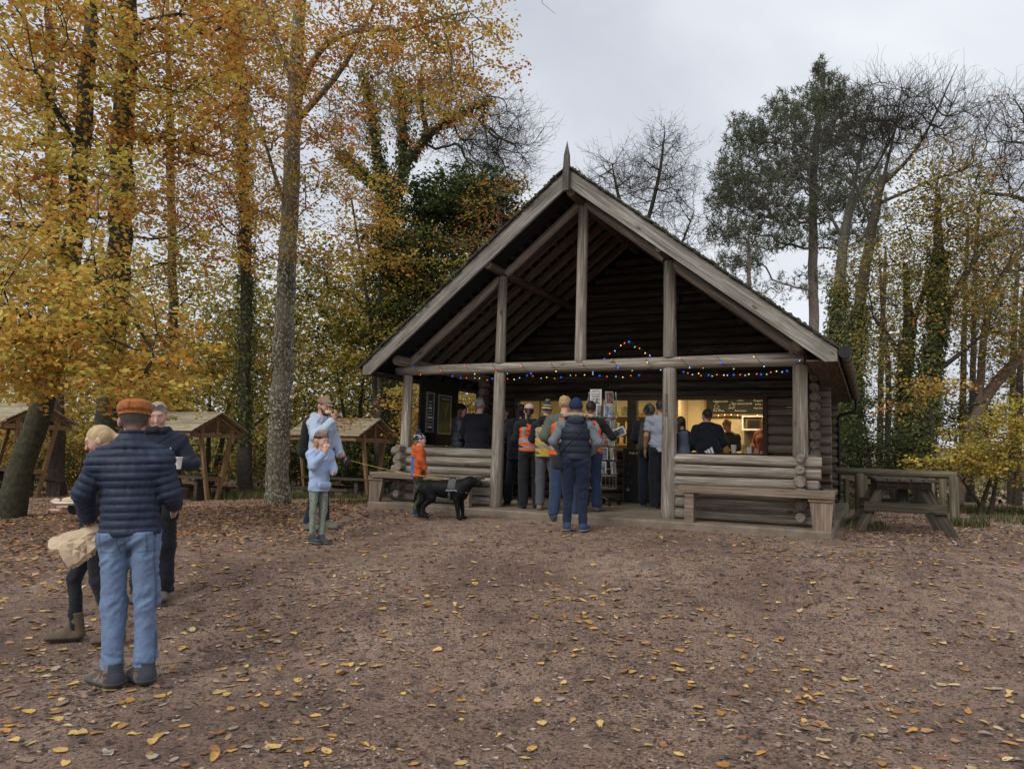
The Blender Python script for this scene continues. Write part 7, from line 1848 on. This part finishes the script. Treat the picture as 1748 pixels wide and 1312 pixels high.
# bare tree behind the roof
p = GB(TP((1110, 850, 26), (1105, 600, 26), (1100, 430, 26), (1095, 380, 26))); l1 = TP((1100, 440, 26), (1070, 380, 25.6), (1050, 320, 25.4), (1045, 280, 25)); l2 = TP((1098, 400, 26), (1120, 330, 25.8), (1130, 270, 25.5), (1135, 225, 25)); l3 = TP((1105, 480, 26), (1160, 430, 26), (1185, 360, 26))
tree('small bare round headed tree rising behind the right roof slope', [(p, [.20, .16, .12, .10]), (l1, [.09, .07, .05, .02]), (l2, [.09, .07, .05, .02]), (l3, [.08, .05, .02])],
     [cloud(1060, 310, 25.5, 1.5, 1.8, 1.0, 100), cloud(1130, 310, 25.5, 1.35, 1.8, 1.35, 120), cloud(1170, 400, 25.5, 1.1, 1.5, .9, 50), cloud(1140, 240, 25.5, .6, .8, .5, 22)], 'dark', twig=dict(n=4, L=.75, r=.0065, up=.22, rep=2), leaf=dict(per=3, size=.07, pal=OLIVE + GOLD[:2], spread=.6, cover=.35), seed=41, r_tip=.010)

# R1 pine
p = GB(TP((1392, 830, 33), (1390, 600, 33), (1388, 450, 33), (1388, 320, 33), (1395, 220, 33), (1408, 125, 33)))
def pine_at(cx, cy, Y, n, seed, rx, ry):
    return cloud(cx, cy, Y, rx, 2.4, ry, n)
pc_ = [cloud(1350, 185, 32.8, 1.5, 1.4, .7, 34), cloud(1440, 180, 33, 1.5, 1.4, .8, 34), cloud(1480, 370, 33, 1.3, 1.4, .9, 24), cloud(1300, 290, 32.4, 2.2, 1.6, .5, 36), cloud(1260, 450, 32, 1.2, 1.3, .35, 16), cloud(1340, 370, 32.4, 2.3, 1.8, .5, 40), cloud(1450, 410, 32.6, 1.8, 1.6, .4, 26), cloud(1400, 120, 33, .35, .4, .5, 8), cloud(1470, 300, 33, 1.6, 1.6, 1.2, 46), cloud(1370, 290, 32.8, 1.8, 1.6, .7, 44), cloud(1230, 350, 31.9, .8, 1.1, .7, 16), cloud(1400, 480, 32.4, 2.4, 1.6, .8, 14), cloud(1410, 160, 33, 1.0, 1.0, 1.0, 36), cloud(1350, 230, 32.6, 2.1, 2.0, .9, 70), cloud(1450, 230, 33, 1.9, 1.8, 1.1, 66), cloud(1270, 235, 32.2, 1.1, 1.4, 1.0, 36), cloud(1290, 330, 32, 1.9, 1.8, .8, 60), cloud(1420, 340, 32.5, 2.1, 2.0, .9, 60), cloud(1250, 395, 31.6, 1.2, 1.4, .5, 30), cloud(1330, 410, 32, 1.6, 1.6, .4, 24), cloud(1240, 300, 31.8, .8, 1.2, 1.0, 22)]
def pinetree(label, trunk, clouds, seed, tuft, nl, per=8, pal=None):
    t = tree(label, trunk, clouds, 'pine', seed=seed, name='pine_tree', cat='tree', r_tip=.014)
    # needle tufts: bunches of thin blades on every branch tip
    rg = np.random.default_rng(seed); b0 = np.array(t.location); tips = []
    for cc, rr, n in clouds:
        v = nrm_rows(rg.normal(0, 1, (n * per, 3))) * rg.random((n * per, 1)) ** (1 / 2.6); tips.append(np.asarray(cc) + v * np.asarray(rr))
    tips = np.concatenate(tips); n = len(tips); lay = np.round(tips[:, 2] / .42) * .42; tips[:, 2] = lay + rg.normal(0, .10, n)
    P = np.repeat(tips, nl, 0); d = nrm_rows(rg.normal(0, 1, (n * nl, 3)) + np.array([0, 0, .55])); L = tuft * rg.uniform(.6, 1.2, (n * nl, 1)); s_ = nrm_rows(np.cross(d, rg.normal(0, 1, (n * nl, 3)))) * .015 * (tuft / .24)
    ax_ = np.repeat(nrm_rows(rg.normal(0, .5, (n, 3)) + np.array([0, 0, 1.0])), nl, 0); P = P + ax_ * rg.uniform(-.12, .18, (n * nl, 1))
    V = np.stack([P - s_, P + s_, P + d * L + s_ * .3], 1).reshape(-1, 3); F = np.arange(n * nl * 3).reshape(-1, 3)
    pal = np.asarray(pal or [(.11, .125, .07), (.15, .165, .09), (.08, .095, .055), (.18, .185, .11)]); C = np.repeat(pal[rg.integers(0, len(pal), n * nl)] * rg.uniform(.7, 1.2, (n * nl, 1)), 3, 0)
    o = mesh_np('crown', V - b0, F, MAT['leaf'], t, False, col=C, kind='stuff'); return t
pinetree('tall dark pine with layered crown above the right end of the roof', [(p, [.27, .23, .21, .18, .13, .05])], pc_, 42, .29, 12, 6)
p = GB(TP((1282, 800, 31), (1280, 560, 31), (1278, 440, 31), (1277, 385, 31)))
pinetree('thin young conifer trunk just above the right roof slope', [(p, [.14, .11, .08, .03])], [cloud(1278, 430, 31, 1.3, 1.3, .6, 26), cloud(1280, 500, 31, 1.7, 1.5, .9, 34)], 43, .20, 10, 5)
# R2 two ivy clad ashes with wind swept bare crowns
p = GB(TP((1425, 850, 21), (1425, 640, 21), (1432, 500, 21), (1440, 400, 21), (1455, 330, 20.8))); l1 = TP((1445, 370, 21), (1475, 310, 20.6), (1520, 250, 20.2), (1545, 170, 20)); l2 = TP((1440, 410, 21), (1410, 350, 20.8), (1360, 290, 20.5), (1330, 230, 20.2)); l3 = TP((1455, 335, 20.8), (1470, 250, 20.4), (1480, 180, 20))
tree('ivy clad ash at the cabin end, first of two with bare swept crowns', [(p, [.22, .19, .16, .13, .10]), (l1, [.06, .045, .03, .008]), (l2, [.055, .04, .025, .008]), (l3, [.05, .03, .008])],
     [cloud(1400, 270, 20.3, 1.5, 1.5, 1.2, 110), cloud(1500, 230, 20.2, 1.4, 1.4, 1.1, 120), cloud(1300, 350, 20.5, .9, 1.2, .8, 30)], 'grey', twig=dict(n=4, L=.75, r=.0055, up=.5, rep=1), ivy=dict(n=7000, size=.085, thick=.10, pal=IVY + OLIVE[:2], t1=.7), seed=44, r_tip=.009)
p = GB(TP((1452, 850, 20), (1456, 640, 20), (1470, 500, 20), (1490, 380, 19.8), (1508, 300, 19.6))); l1 = TP((1500, 320, 19.7), (1560, 270, 19.2), (1600, 190, 19), (1635, 110, 18.7)); l2 = TP((1495, 350, 19.8), (1560, 320, 19.4), (1640, 290, 19), (1700, 270, 18.8)); l3 = TP((1508, 305, 19.6), (1530, 220, 19.2), (1540, 150, 19)); l4 = TP((1490, 390, 19.8), (1460, 320, 19.6), (1445, 260, 19.4))
tree('ivy clad ash leaning right, second of two with bare swept crowns', [(p, [.21, .18, .15, .13, .10]), (l1, [.06, .045, .028, .006]), (l2, [.055, .04, .025, .006]), (l3, [.05, .03, .006]), (l4, [.04, .03, .01])],
     [cloud(1590, 220, 19.1, 1.5, 1.4, 1.2, 190), cloud(1500, 200, 19.3, 1.1, 1.3, 1.0, 90), cloud(1670, 290, 18.8, 1.3, 1.2, .8, 80)], 'dark', twig=dict(n=4, L=.72, r=.0055, up=.5, rep=1), ivy=dict(n=7000, size=.085, thick=.09, pal=IVY + OLIVE[:2], t1=.6), seed=45, r_tip=.009, wind=(.3, 0, .1))
# R3 ivy oaks with thin olive leaves
p = GB(TP((1538, 862, 18.4), (1541, 740, 18.4), (1545, 640, 18.4), (1552, 560, 18.4), (1545, 450, 18.3))); l1 = TP((1545, 620, 18.4), (1515, 560, 18.2), (1490, 540, 18)); l2 = TP((1550, 570, 18.4), (1580, 500, 18.1), (1600, 420, 17.9), (1605, 340, 17.7))
tree('ivy wrapped oak trunk left of pair behind the picnic table', [(p, [.20, .17, .15, .12, .06]), (l1, [.08, .05, .03]), (l2, [.09, .07, .05, .02])],
     [cloud(1530, 470, 17.9, 1.3, 1.4, 1.3, 110), cloud(1600, 380, 17.7, 1.2, 1.3, 1.2, 90), cloud(1500, 600, 18, .8, 1, .7, 36)], 'dark', leaf=dict(per=34, size=.09, pal=OLIVE + OLIVE + GOLD[3:4] + YGREEN[:2], spread=.65, flat=.5), ivy=dict(n=3600, size=.08, thick=.05, pal=IVY, t1=.75), seed=46, r_tip=.008)
p = GB(TP((1566, 868, 17.6), (1575, 760, 17.6), (1585, 650, 17.6), (1600, 560, 17.5), (1603, 430, 17.4), (1600, 320, 17.2))); l1 = TP((1600, 560, 17.5), (1640, 480, 17.2), (1690, 400, 17), (1735, 370, 16.8)); l2 = TP((1590, 640, 17.6), (1650, 600, 17.3), (1690, 560, 17))
tree('thick ivy wrapped trunk right of pair behind the picnic table', [(p, [.27, .24, .22, .18, .12, .05]), (l1, [.10, .075, .05, .02]), (l2, [.07, .05, .02])],
     [cloud(1670, 420, 17, 1.3, 1.3, 1.3, 110), cloud(1600, 300, 17, 1.2, 1.2, 1.0, 60), cloud(1700, 560, 16.8, .9, 1.1, .9, 56), cloud(1640, 520, 17, .9, 1.2, .8, 40)], 'dark', leaf=dict(per=34, size=.09, pal=OLIVE + OLIVE + ORANGE[:1] + GOLD[3:4] + YGREEN[:1], spread=.65, flat=.5), ivy=dict(n=6500, size=.085, thick=.07, pal=IVY + OLIVE[:1], t1=.8), seed=47, r_tip=.008)
# R4 leaning bare trunk at right
p = GB(TP((1628, 815, 18.0), (1655, 740, 17.8), (1678, 672, 17.6), (1715, 640, 17.4), (1760, 585, 17.2))); l1 = TP((1672, 690, 17.6), (1676, 600, 17.7), (1690, 500, 17.7), (1720, 450, 17.6), (1770, 400, 17.4)); l2 = TP((1680, 560, 17.7), (1710, 590, 17.5), (1745, 560, 17.3)); l3 = TP((1672, 674, 17.6), (1640, 650, 17.4))
tree('brown smooth trunk leaning right above the golden bush', [(p, [.15, .13, .135, .125, .11]), (l1, [.095, .08, .07, .055, .03]), (l2, [.045, .035, .02]), (l3, [.045, .015])],
     [cloud(1720, 600, 17.2, 1.1, 1.0, .7, 30), cloud(1700, 450, 17.2, 1.1, 1.0, 1.0, 30)], 'brown', leaf=dict(per=22, size=.075, pal=OLIVE + ORANGE[:2], spread=.55, flat=.4), seed=48, r_tip=.007)
bushy('orange beech spray hanging between the two ivy wrapped trunks', 1600, 862, 16.2, [cloud(1585, 660, 16.0, .75, .5, .16, 24), cloud(1540, 690, 16, .4, .5, .1, 6)], ORANGE[:3] + GOLD + OLIVE[:2], .08, 36, .45, 49, stems=1, rad=.05, leaf=dict(flat=.15))
bushy('golden beech bush at the right edge behind the fence', 1690, 862, 15.8, [cloud(1710, 765, 15.4, 1.25, 1.0, .65, 140), cloud(1620, 795, 15.6, .7, .8, .26, 34), cloud(1745, 715, 15.4, .6, .8, .4, 30)], GOLD[:4] + YGREEN + YGREEN[:3] + OLIVE[:2], .08, 50, .45, 50, name='shrub', cat='shrub', stems=3, rad=.05, leaf=dict(flat=.15))
bushy('dark holly between the cabin corner and the fence', 1485, 862, 17.8, [cloud(1480, 770, 17.5, .9, .8, .85, 80), cloud(1470, 690, 17.5, .55, .6, .5, 22)], DGREEN + IVY[:3], .085, 46, .5, 51, name='shrub', cat='shrub', stems=2, rad=.05)
bushy('dark green holly under the ivy wrapped trunks', 1640, 862, 19, [cloud(1630, 720, 18.6, 1.1, .9, .55, 60), cloud(1540, 800, 19, 1.1, .8, .4, 30)], DGREEN + OLIVE[:2], .085, 44, .55, 52, name='shrub', cat='shrub', stems=2, rad=.05)
# R8 bare tree at the right edge
p = GB(TP((1830, 850, 19), (1820, 600, 19), (1800, 400, 19), (1780, 250, 18.8))); l1 = TP((1800, 380, 19), (1740, 330, 18.6), (1680, 330, 18.3)); l2 = TP((1810, 480, 19), (1750, 450, 18.6), (1700, 470, 18.4))
tree('bare dark tree reaching in from the right edge of the photo', [(p, [.28, .22, .17, .10]), (l1, [.09, .06, .03]), (l2, [.08, .05, .03])], [cloud(1740, 250, 18.6, 1.1, 1.4, 1.7, 90), cloud(1720, 400, 18.4, 1.0, 1.2, 1.0, 44)], 'dark', twig=dict(n=4, L=.8, r=.006, up=.35, rep=1), leaf=dict(per=12, size=.08, pal=OLIVE + ORANGE[:2], spread=.6, flat=.5, cover=.45), seed=53, r_tip=.010)
# spindly background trees right
for k, (px, Y, top, lb) in enumerate(((1500, 27, 420, 'first'), (1640, 26, 380, 'second'), (1725, 24, 420, 'third'))):
    p = GB(TP((px, 840, Y), (px + 4, 620, Y), (px + 10, top + 60, Y), (px + 12, top, Y)))
    tree('spindly olive leaved tree far behind the fence, %s of three from the cabin' % lb, [(p, [.13, .10, .07, .03])], [cloud(px, top + 120, Y - .5, 1.6, 1.5, 2.4, 90), cloud(px, 690, Y - .5, 1.5, 1.5, 1.2, 40)], 'dark', leaf=dict(per=40, size=.115, pal=OLIVE + YGREEN[:2], spread=.8, flat=.5), seed=60 + k, r_tip=.010)
for k, (px, Y, tx_, ty, lb) in enumerate(((1655, 21, 1675, 330, 'slim bare sapling between the thick ivy trunk and the leaning trunk'), (1512, 22, 1500, 430, 'slim bare sapling just left of the ivy wrapped oaks'), (1735, 20, 1760, 420, 'slim bare sapling at the right edge beyond the golden bush'))):
    p = GB(TP((px, 840, Y), (px + 6, 640, Y), ((px + tx_) / 2, ty + 90, Y), (tx_, ty, Y)))
    tree(lb, [(p, [.10, .08, .055, .02])], [cloud(tx_, ty + 50, Y - .3, 1.4, 1.3, 1.5, 60), cloud(px, ty + 210, Y - .3, 1.2, 1.2, 1.0, 26)], 'dark', twig=dict(n=3, L=.7, r=.005, up=.4, rep=1), leaf=dict(per=9, size=.085, pal=OLIVE + GOLD[:1], spread=.6, flat=.5, cover=.5), seed=80 + k, r_tip=.008)
# overhanging twig at the very top of the picture
p = TP((985, -420, 7.5), (960, -200, 7.6), (930, -40, 7.8), (925, 5, 7.8), (948, 24, 7.8))
tr = Tubes(); tr.add(p, [.012, .009, .006, .003, .0015], 5, (.05, .04, .03)); tr.add(TP((926, -10, 7.8), (905, -15, 7.8), (895, -30, 7.8)), [.004, .002, .001], 4, (.05, .04, .03)); o = tr.build('hanging_twig', None); tag(o, 'thin bare twig hanging in at the top edge above the clearing', 'twig')

# ------------------------------------------------------------------ far woodland masses and the hill
def mass(label, pts, n, size, pal, seed, depth=4, name='far_woodland'):
    """a wood that reads as one mass: leaf clumps through boxes given as (px0, px1, py0, py1, Y)"""
    rg = np.random.default_rng(seed); V_, F_, C_ = [], [], []; off = 0
    for (x0, x1, y0, y1, Y, share) in pts:
        m = int(n * share); px = rg.uniform(x0, x1, m); t = rg.random(m) ** .8; top = y0 + 60 * fbm(px, px * 0, 90, seed, 3) * 2
        py = top + (y1 - top) * t; P = np.array([at(a, b, Y) for a, b in zip(px, py)]); P[:, 1] += rg.normal(0, depth * .5, m) * .8 + 0
        col = np.asarray(pal)[(rg.integers(0, len(pal), m) + (fbm(px, py, 60, seed + 1, 2) > 0) * 1) % len(pal)] * rg.uniform(.6, 1.15, (m, 1))
        V, F, C = leaf_cards(P, size * rg.uniform(.5, 1.3, m), rg.normal(0, .8, (m, 3)) + np.array([0, -.3, .8]), col, rg, False, .7); V_.append(V); F_.append(F + off); C_.append(C); off += len(V)
    o = mesh_np(name, np.concatenate(V_), np.concatenate(F_), MAT['leaf'], None, False, col=np.concatenate(C_), kind='stuff'); o['label'] = label
mass('yellow green woodland closing the view behind the shelters', [(-250, 640, 430, 880, 42, .6), (560, 960, 430, 840, 40, .25), (-250, 700, 680, 880, 36, .15)], 74000, .28, YGREEN + YGREEN + OLIVE + DGREEN[:1] + GOLD[:2], 71)
mass('dark shaded woodland floor and undergrowth behind the shelters', [(-250, 760, 760, 880, 33, 1.0)], 12000, .22, DGREEN + OLIVE[:3], 72)
mass('dark distant hedge line behind the fence on the right', [(1400, 1850, 790, 860, 36, 1.0)], 5000, .22, DGREEN + OLIVE, 73, name='far_hedge')
# distant hill
hx = np.linspace(-260, 420, 60); rows_ = []
for k, (y, f) in enumerate(((95, 0), (125, .45), (160, .85), (200, 1.0), (260, .9))): rows_.append(np.stack([hx + 60, np.full(60, float(y)), -9 + f * (14 + 8 * np.array([float(fbm(np.array(x), np.array(3.0), 120, 4, 3)) for x in hx]))], 1))
V = np.concatenate(rows_); ii = (np.arange(4)[:, None] * 60 + np.arange(59)[None]).reshape(-1)
m, nt, b = mat_new('far_hill_wood'); c = coords(nt, rand=False); nn = noise(nt, c, .35, 8, .75); g = ramp(nt, nn, [(.3, (.06, .045, .035)), (.5, (.15, .115, .09)), (.7, (.24, .19, .15))]); nt.links.new(g, b.inputs['Base Color']); b.inputs['Roughness'].default_value = 1
h_ = mesh_np('hill', V, np.stack([ii, ii + 1, ii + 61, ii + 60], 1), m, smooth=True); tag(h_, 'low brown wooded hill in the far distance', None, None, 'structure')
# ------------------------------------------------------------------ picnic shelters on the left
def shelter(px, Yd, ang, label, tl):
    c = at(px, 858, Yd); z = float(G(c[0], c[1])); e_ = empty('picnic_shelter', (c[0], c[1], z), ang, label, 'shelter', 'roofed picnic shelters under the trees')
    W, H, RH, L = .92, 1.98, .52, 2.6     # half width, eaves height, rise, length (runs along +Y locally)
    sm = MAT['shelter']
    for y in (0, L):
        plank('tie_beam', (-W, y, H), (W, y, H), .07, .13, e_, sm)
        for s in (-1, 1):
            plank('top_rafter', (s * W, y, H + .03), (0, y, H + RH + .03), .06, .11, e_, sm, up=(0, 1, 0))
            plank('leg', (s * .56, y, H + .18), (s * .14, y, -.05), .10, .10, e_, sm, up=(0, 1, 0))
            plank('strut', (s * .5, y, H + .05), (s * .5, y, H + .24), .08, .08, e_, sm, up=(0, 1, 0))
        plank('king_post', (0, y, H), (0, y, H + RH), .09, .09, e_, sm, up=(0, 1, 0)); plank('cross_rail', (-.3, y, .72), (.3, y, .72), .05, .12, e_, sm)
    for s in (-1, 1):
        plank('eaves_beam', (s * W, -.05, H + .02), (s * W, L + .05, H + .02), .05, .12, e_, sm)
        n = 7
        for k in range(n):
            t = (k + .5) / n; x = s * (W + .10) * (1 - t) ; z_ = H + .10 + (RH + .04) * t
            dn = v3(s * (W + .1), 0, -(RH + .04)); dn /= np.linalg.norm(dn)
            plank('roof_board', (x, -.22, z_ + .018 * 1), (x, L + .22, z_ + .018), .185, .022, e_, MAT['shelterroof'], up=(s * RH * 1.0 + s * .09, 0, W))
    plank('ridge_board', (0, -.22, H + RH + .135), (0, L + .22, H + RH + .135), .14, .025, e_, MAT['shelterroof'])
    # table with benches
    o = empty('picnic_table', tuple(e_.matrix_basis @ Vector((0, L / 2, 0))), ang, 'dark slab picnic table with block legs, ' + tl, 'picnic table', 'picnic tables under the shelters')
    for k in range(3): plank('top_plank', (-.24 + .24 * k, -1.3, .74), (-.24 + .24 * k, 1.3, .74), .225, .055, o, MAT['pictable'])
    for y in (-.85, .85):
        mb = MB(); mb.box((0, y, .34), (.5, .14, .74), bev=.01); mb.build('leg', MAT['pictable'], o)
    for s in (-1, 1):
        b_ = empty('bench', tuple(e_.matrix_basis @ Vector((s * .85, L / 2, 0))), ang, 'low plank bench ' + ('left' if s < 0 else 'right') + ' of the table, ' + tl, 'bench', 'low benches beside the shelter tables')
        plank('seat_plank', (0, -1.15, .43), (0, 1.15, .43), .32, .06, b_, MAT['pictable'])
        for y in (-.8, .8):
            mb = MB(); mb.box((0, y, .20), (.24, .3, .41), bev=.01); mb.build('leg', MAT['benchleg'], b_)
shelter(362, 21.4, radians(62), 'shingled picnic shelter right of the woman with sunglasses', 'shelter right of the woman with sunglasses')
shelter(634, 23.0, radians(62), 'leaf strewn picnic shelter between the pale hoodie man and the cabin', 'leaf strewn shelter beside the cabin')
shelter(52, 20.6, radians(60), 'picnic shelter at the far left behind the leaning mossy trunk', 'far left shelter')
shelter(-110, 24.5, radians(62), 'picnic shelter cut by the left edge of the photo', 'shelter at the left edge')
# leaves lying on the roof of the shelter beside the cabin
rg = np.random.default_rng(77); e_ = bpy.data.objects['picnic_shelter.001']; n = 260; t = rg.uniform(.1, 1, n) ** .7; X = -(1.02) * (1 - t); Yl = rg.normal(1.1, .55, n); Z = 1.98 + .14 + .56 * t + .01
P = np.array([e_.matrix_basis @ Vector((x, y, z)) for x, y, z in zip(X, Yl, Z)]); ca_, sa_ = cos(radians(62)), sin(radians(62)); nn = np.tile(np.array([-.5 * ca_, -.5 * sa_, 1.0]), (n, 1)) + rg.normal(0, .2, (n, 3))
V, F, C = leaf_cards(P, rg.uniform(.05, .1, n), nn, np.asarray(RUST)[rg.integers(0, 5, n)], rg); o = mesh_np('leaf_litter', V, F, MAT['leaf'], None, False, col=C, kind='stuff'); o['label'] = 'rusty leaves lying on the shelter roof beside the cabin'

# ------------------------------------------------------------------ picnic table at the right
def a_frame_table():
    a = at(1482, 905, 10.1); b = at(1612, 912, 9.75); c = (a + b) / 2; z = float(G(c[0], c[1]))
    d = b - a; ang = atan2(d[1], d[0])
    o = empty('picnic_table', (c[0], c[1], z), ang, 'dark mossy A-frame picnic table standing at the right of the cabin', 'picnic table')
    pt = MAT['pictable']; L = 1.5
    for y0 in (.12, L - .12):
        for s in (-1, 1): plank('leg', (s * .62, y0, -.04), (s * .27, y0, .70), .05, .14, o, pt, up=(0, 1, 0)) if False else None
        for s in (-1, 1):
            Mx, Ln = frame_of((s * .60, y0, -.05), (s * .22, y0, .70), (0, 1, 0)); mb = MB(); mb.box((0, 0, 0), (Ln, .13, .045), bev=.004); q = mb.build('leg', pt, o); q.matrix_local = Mx
        plank('seat_bearer', (-.50, y0 - .05, .36), (.50, y0 - .05, .36), .045, .13, o, pt); plank('top_bearer', (-.33, y0 - .05, .665), (.33, y0 - .05, .665), .045, .10, o, pt)
        plank('brace', (.02, y0 + .02, .32), (.02, y0 + .45, .66), .13, .045, o, pt)
    for k in range(5): plank('top_plank', (-.29 + .145 * k, -.12, .735), (-.29 + .145 * k, L + .12, .735), .134, .038, o, pt)
    return o
a_frame_table()
# post and rail fence behind it
fe = empty('fence', gpos(1468, 880, 12.6), 0, 'low round pole fence with mossy top rail behind the picnic table', 'fence')
inv = fe.matrix_basis.inverted()
def loc_(p): return tuple(inv @ Vector(tuple(p)))
r0, r1 = at(1425, 803, 12.9), at(1633, 811, 12.2)
log_between('rail', loc_(r0), loc_(r1), .062, fe, [MAT['mossy'], MAT['end']])
for (px, py, Y, r_) in ((1468, 880, 12.62, .075), (1590, 872, 13.6, .062), (1611, 878, 12.9, .062), (1630, 892, 12.05, .072), (1477, 872, 13.3, .055)):
    b_ = at(px, py, Y); zb = float(G(b_[0], b_[1])); tz = r0[2] - .03 if py > 875 else r0[2] - .05
    log_between('post', loc_((b_[0], b_[1], zb - .08)), loc_((b_[0], b_[1], tz)), r_, fe, [MAT['mossyv'] if False else MAT['mossy'], MAT['end']])
# thin green rails of the ramp fence
rf = empty('fence', gpos(1452, 866, 14.5), 0, 'thin mossy ramp handrail beside the cabin corner, sloping down to the right', 'fence')
inv = rf.matrix_basis.inverted()
for y in (.62, .36): plank('rail', loc_(at(1430, 866, 14.6) * [1, 1, 0] + v3(-.1, .3, y - .02)), loc_(at(1560, 866, 16.5) * [1, 1, 0] + v3(0, 0, y - .42)), .05, .10, rf, MAT['mossy'])
for px, Y in ((1448, 14.9), (1500, 15.7), (1545, 16.2)):
    b_ = at(px, 866, Y); zb = float(G(b_[0], b_[1])); plank('post', loc_((b_[0], b_[1] + .06, zb - .05)), loc_((b_[0], b_[1] + .06, zb + .68)), .09, .09, rf, MAT['mossy'])
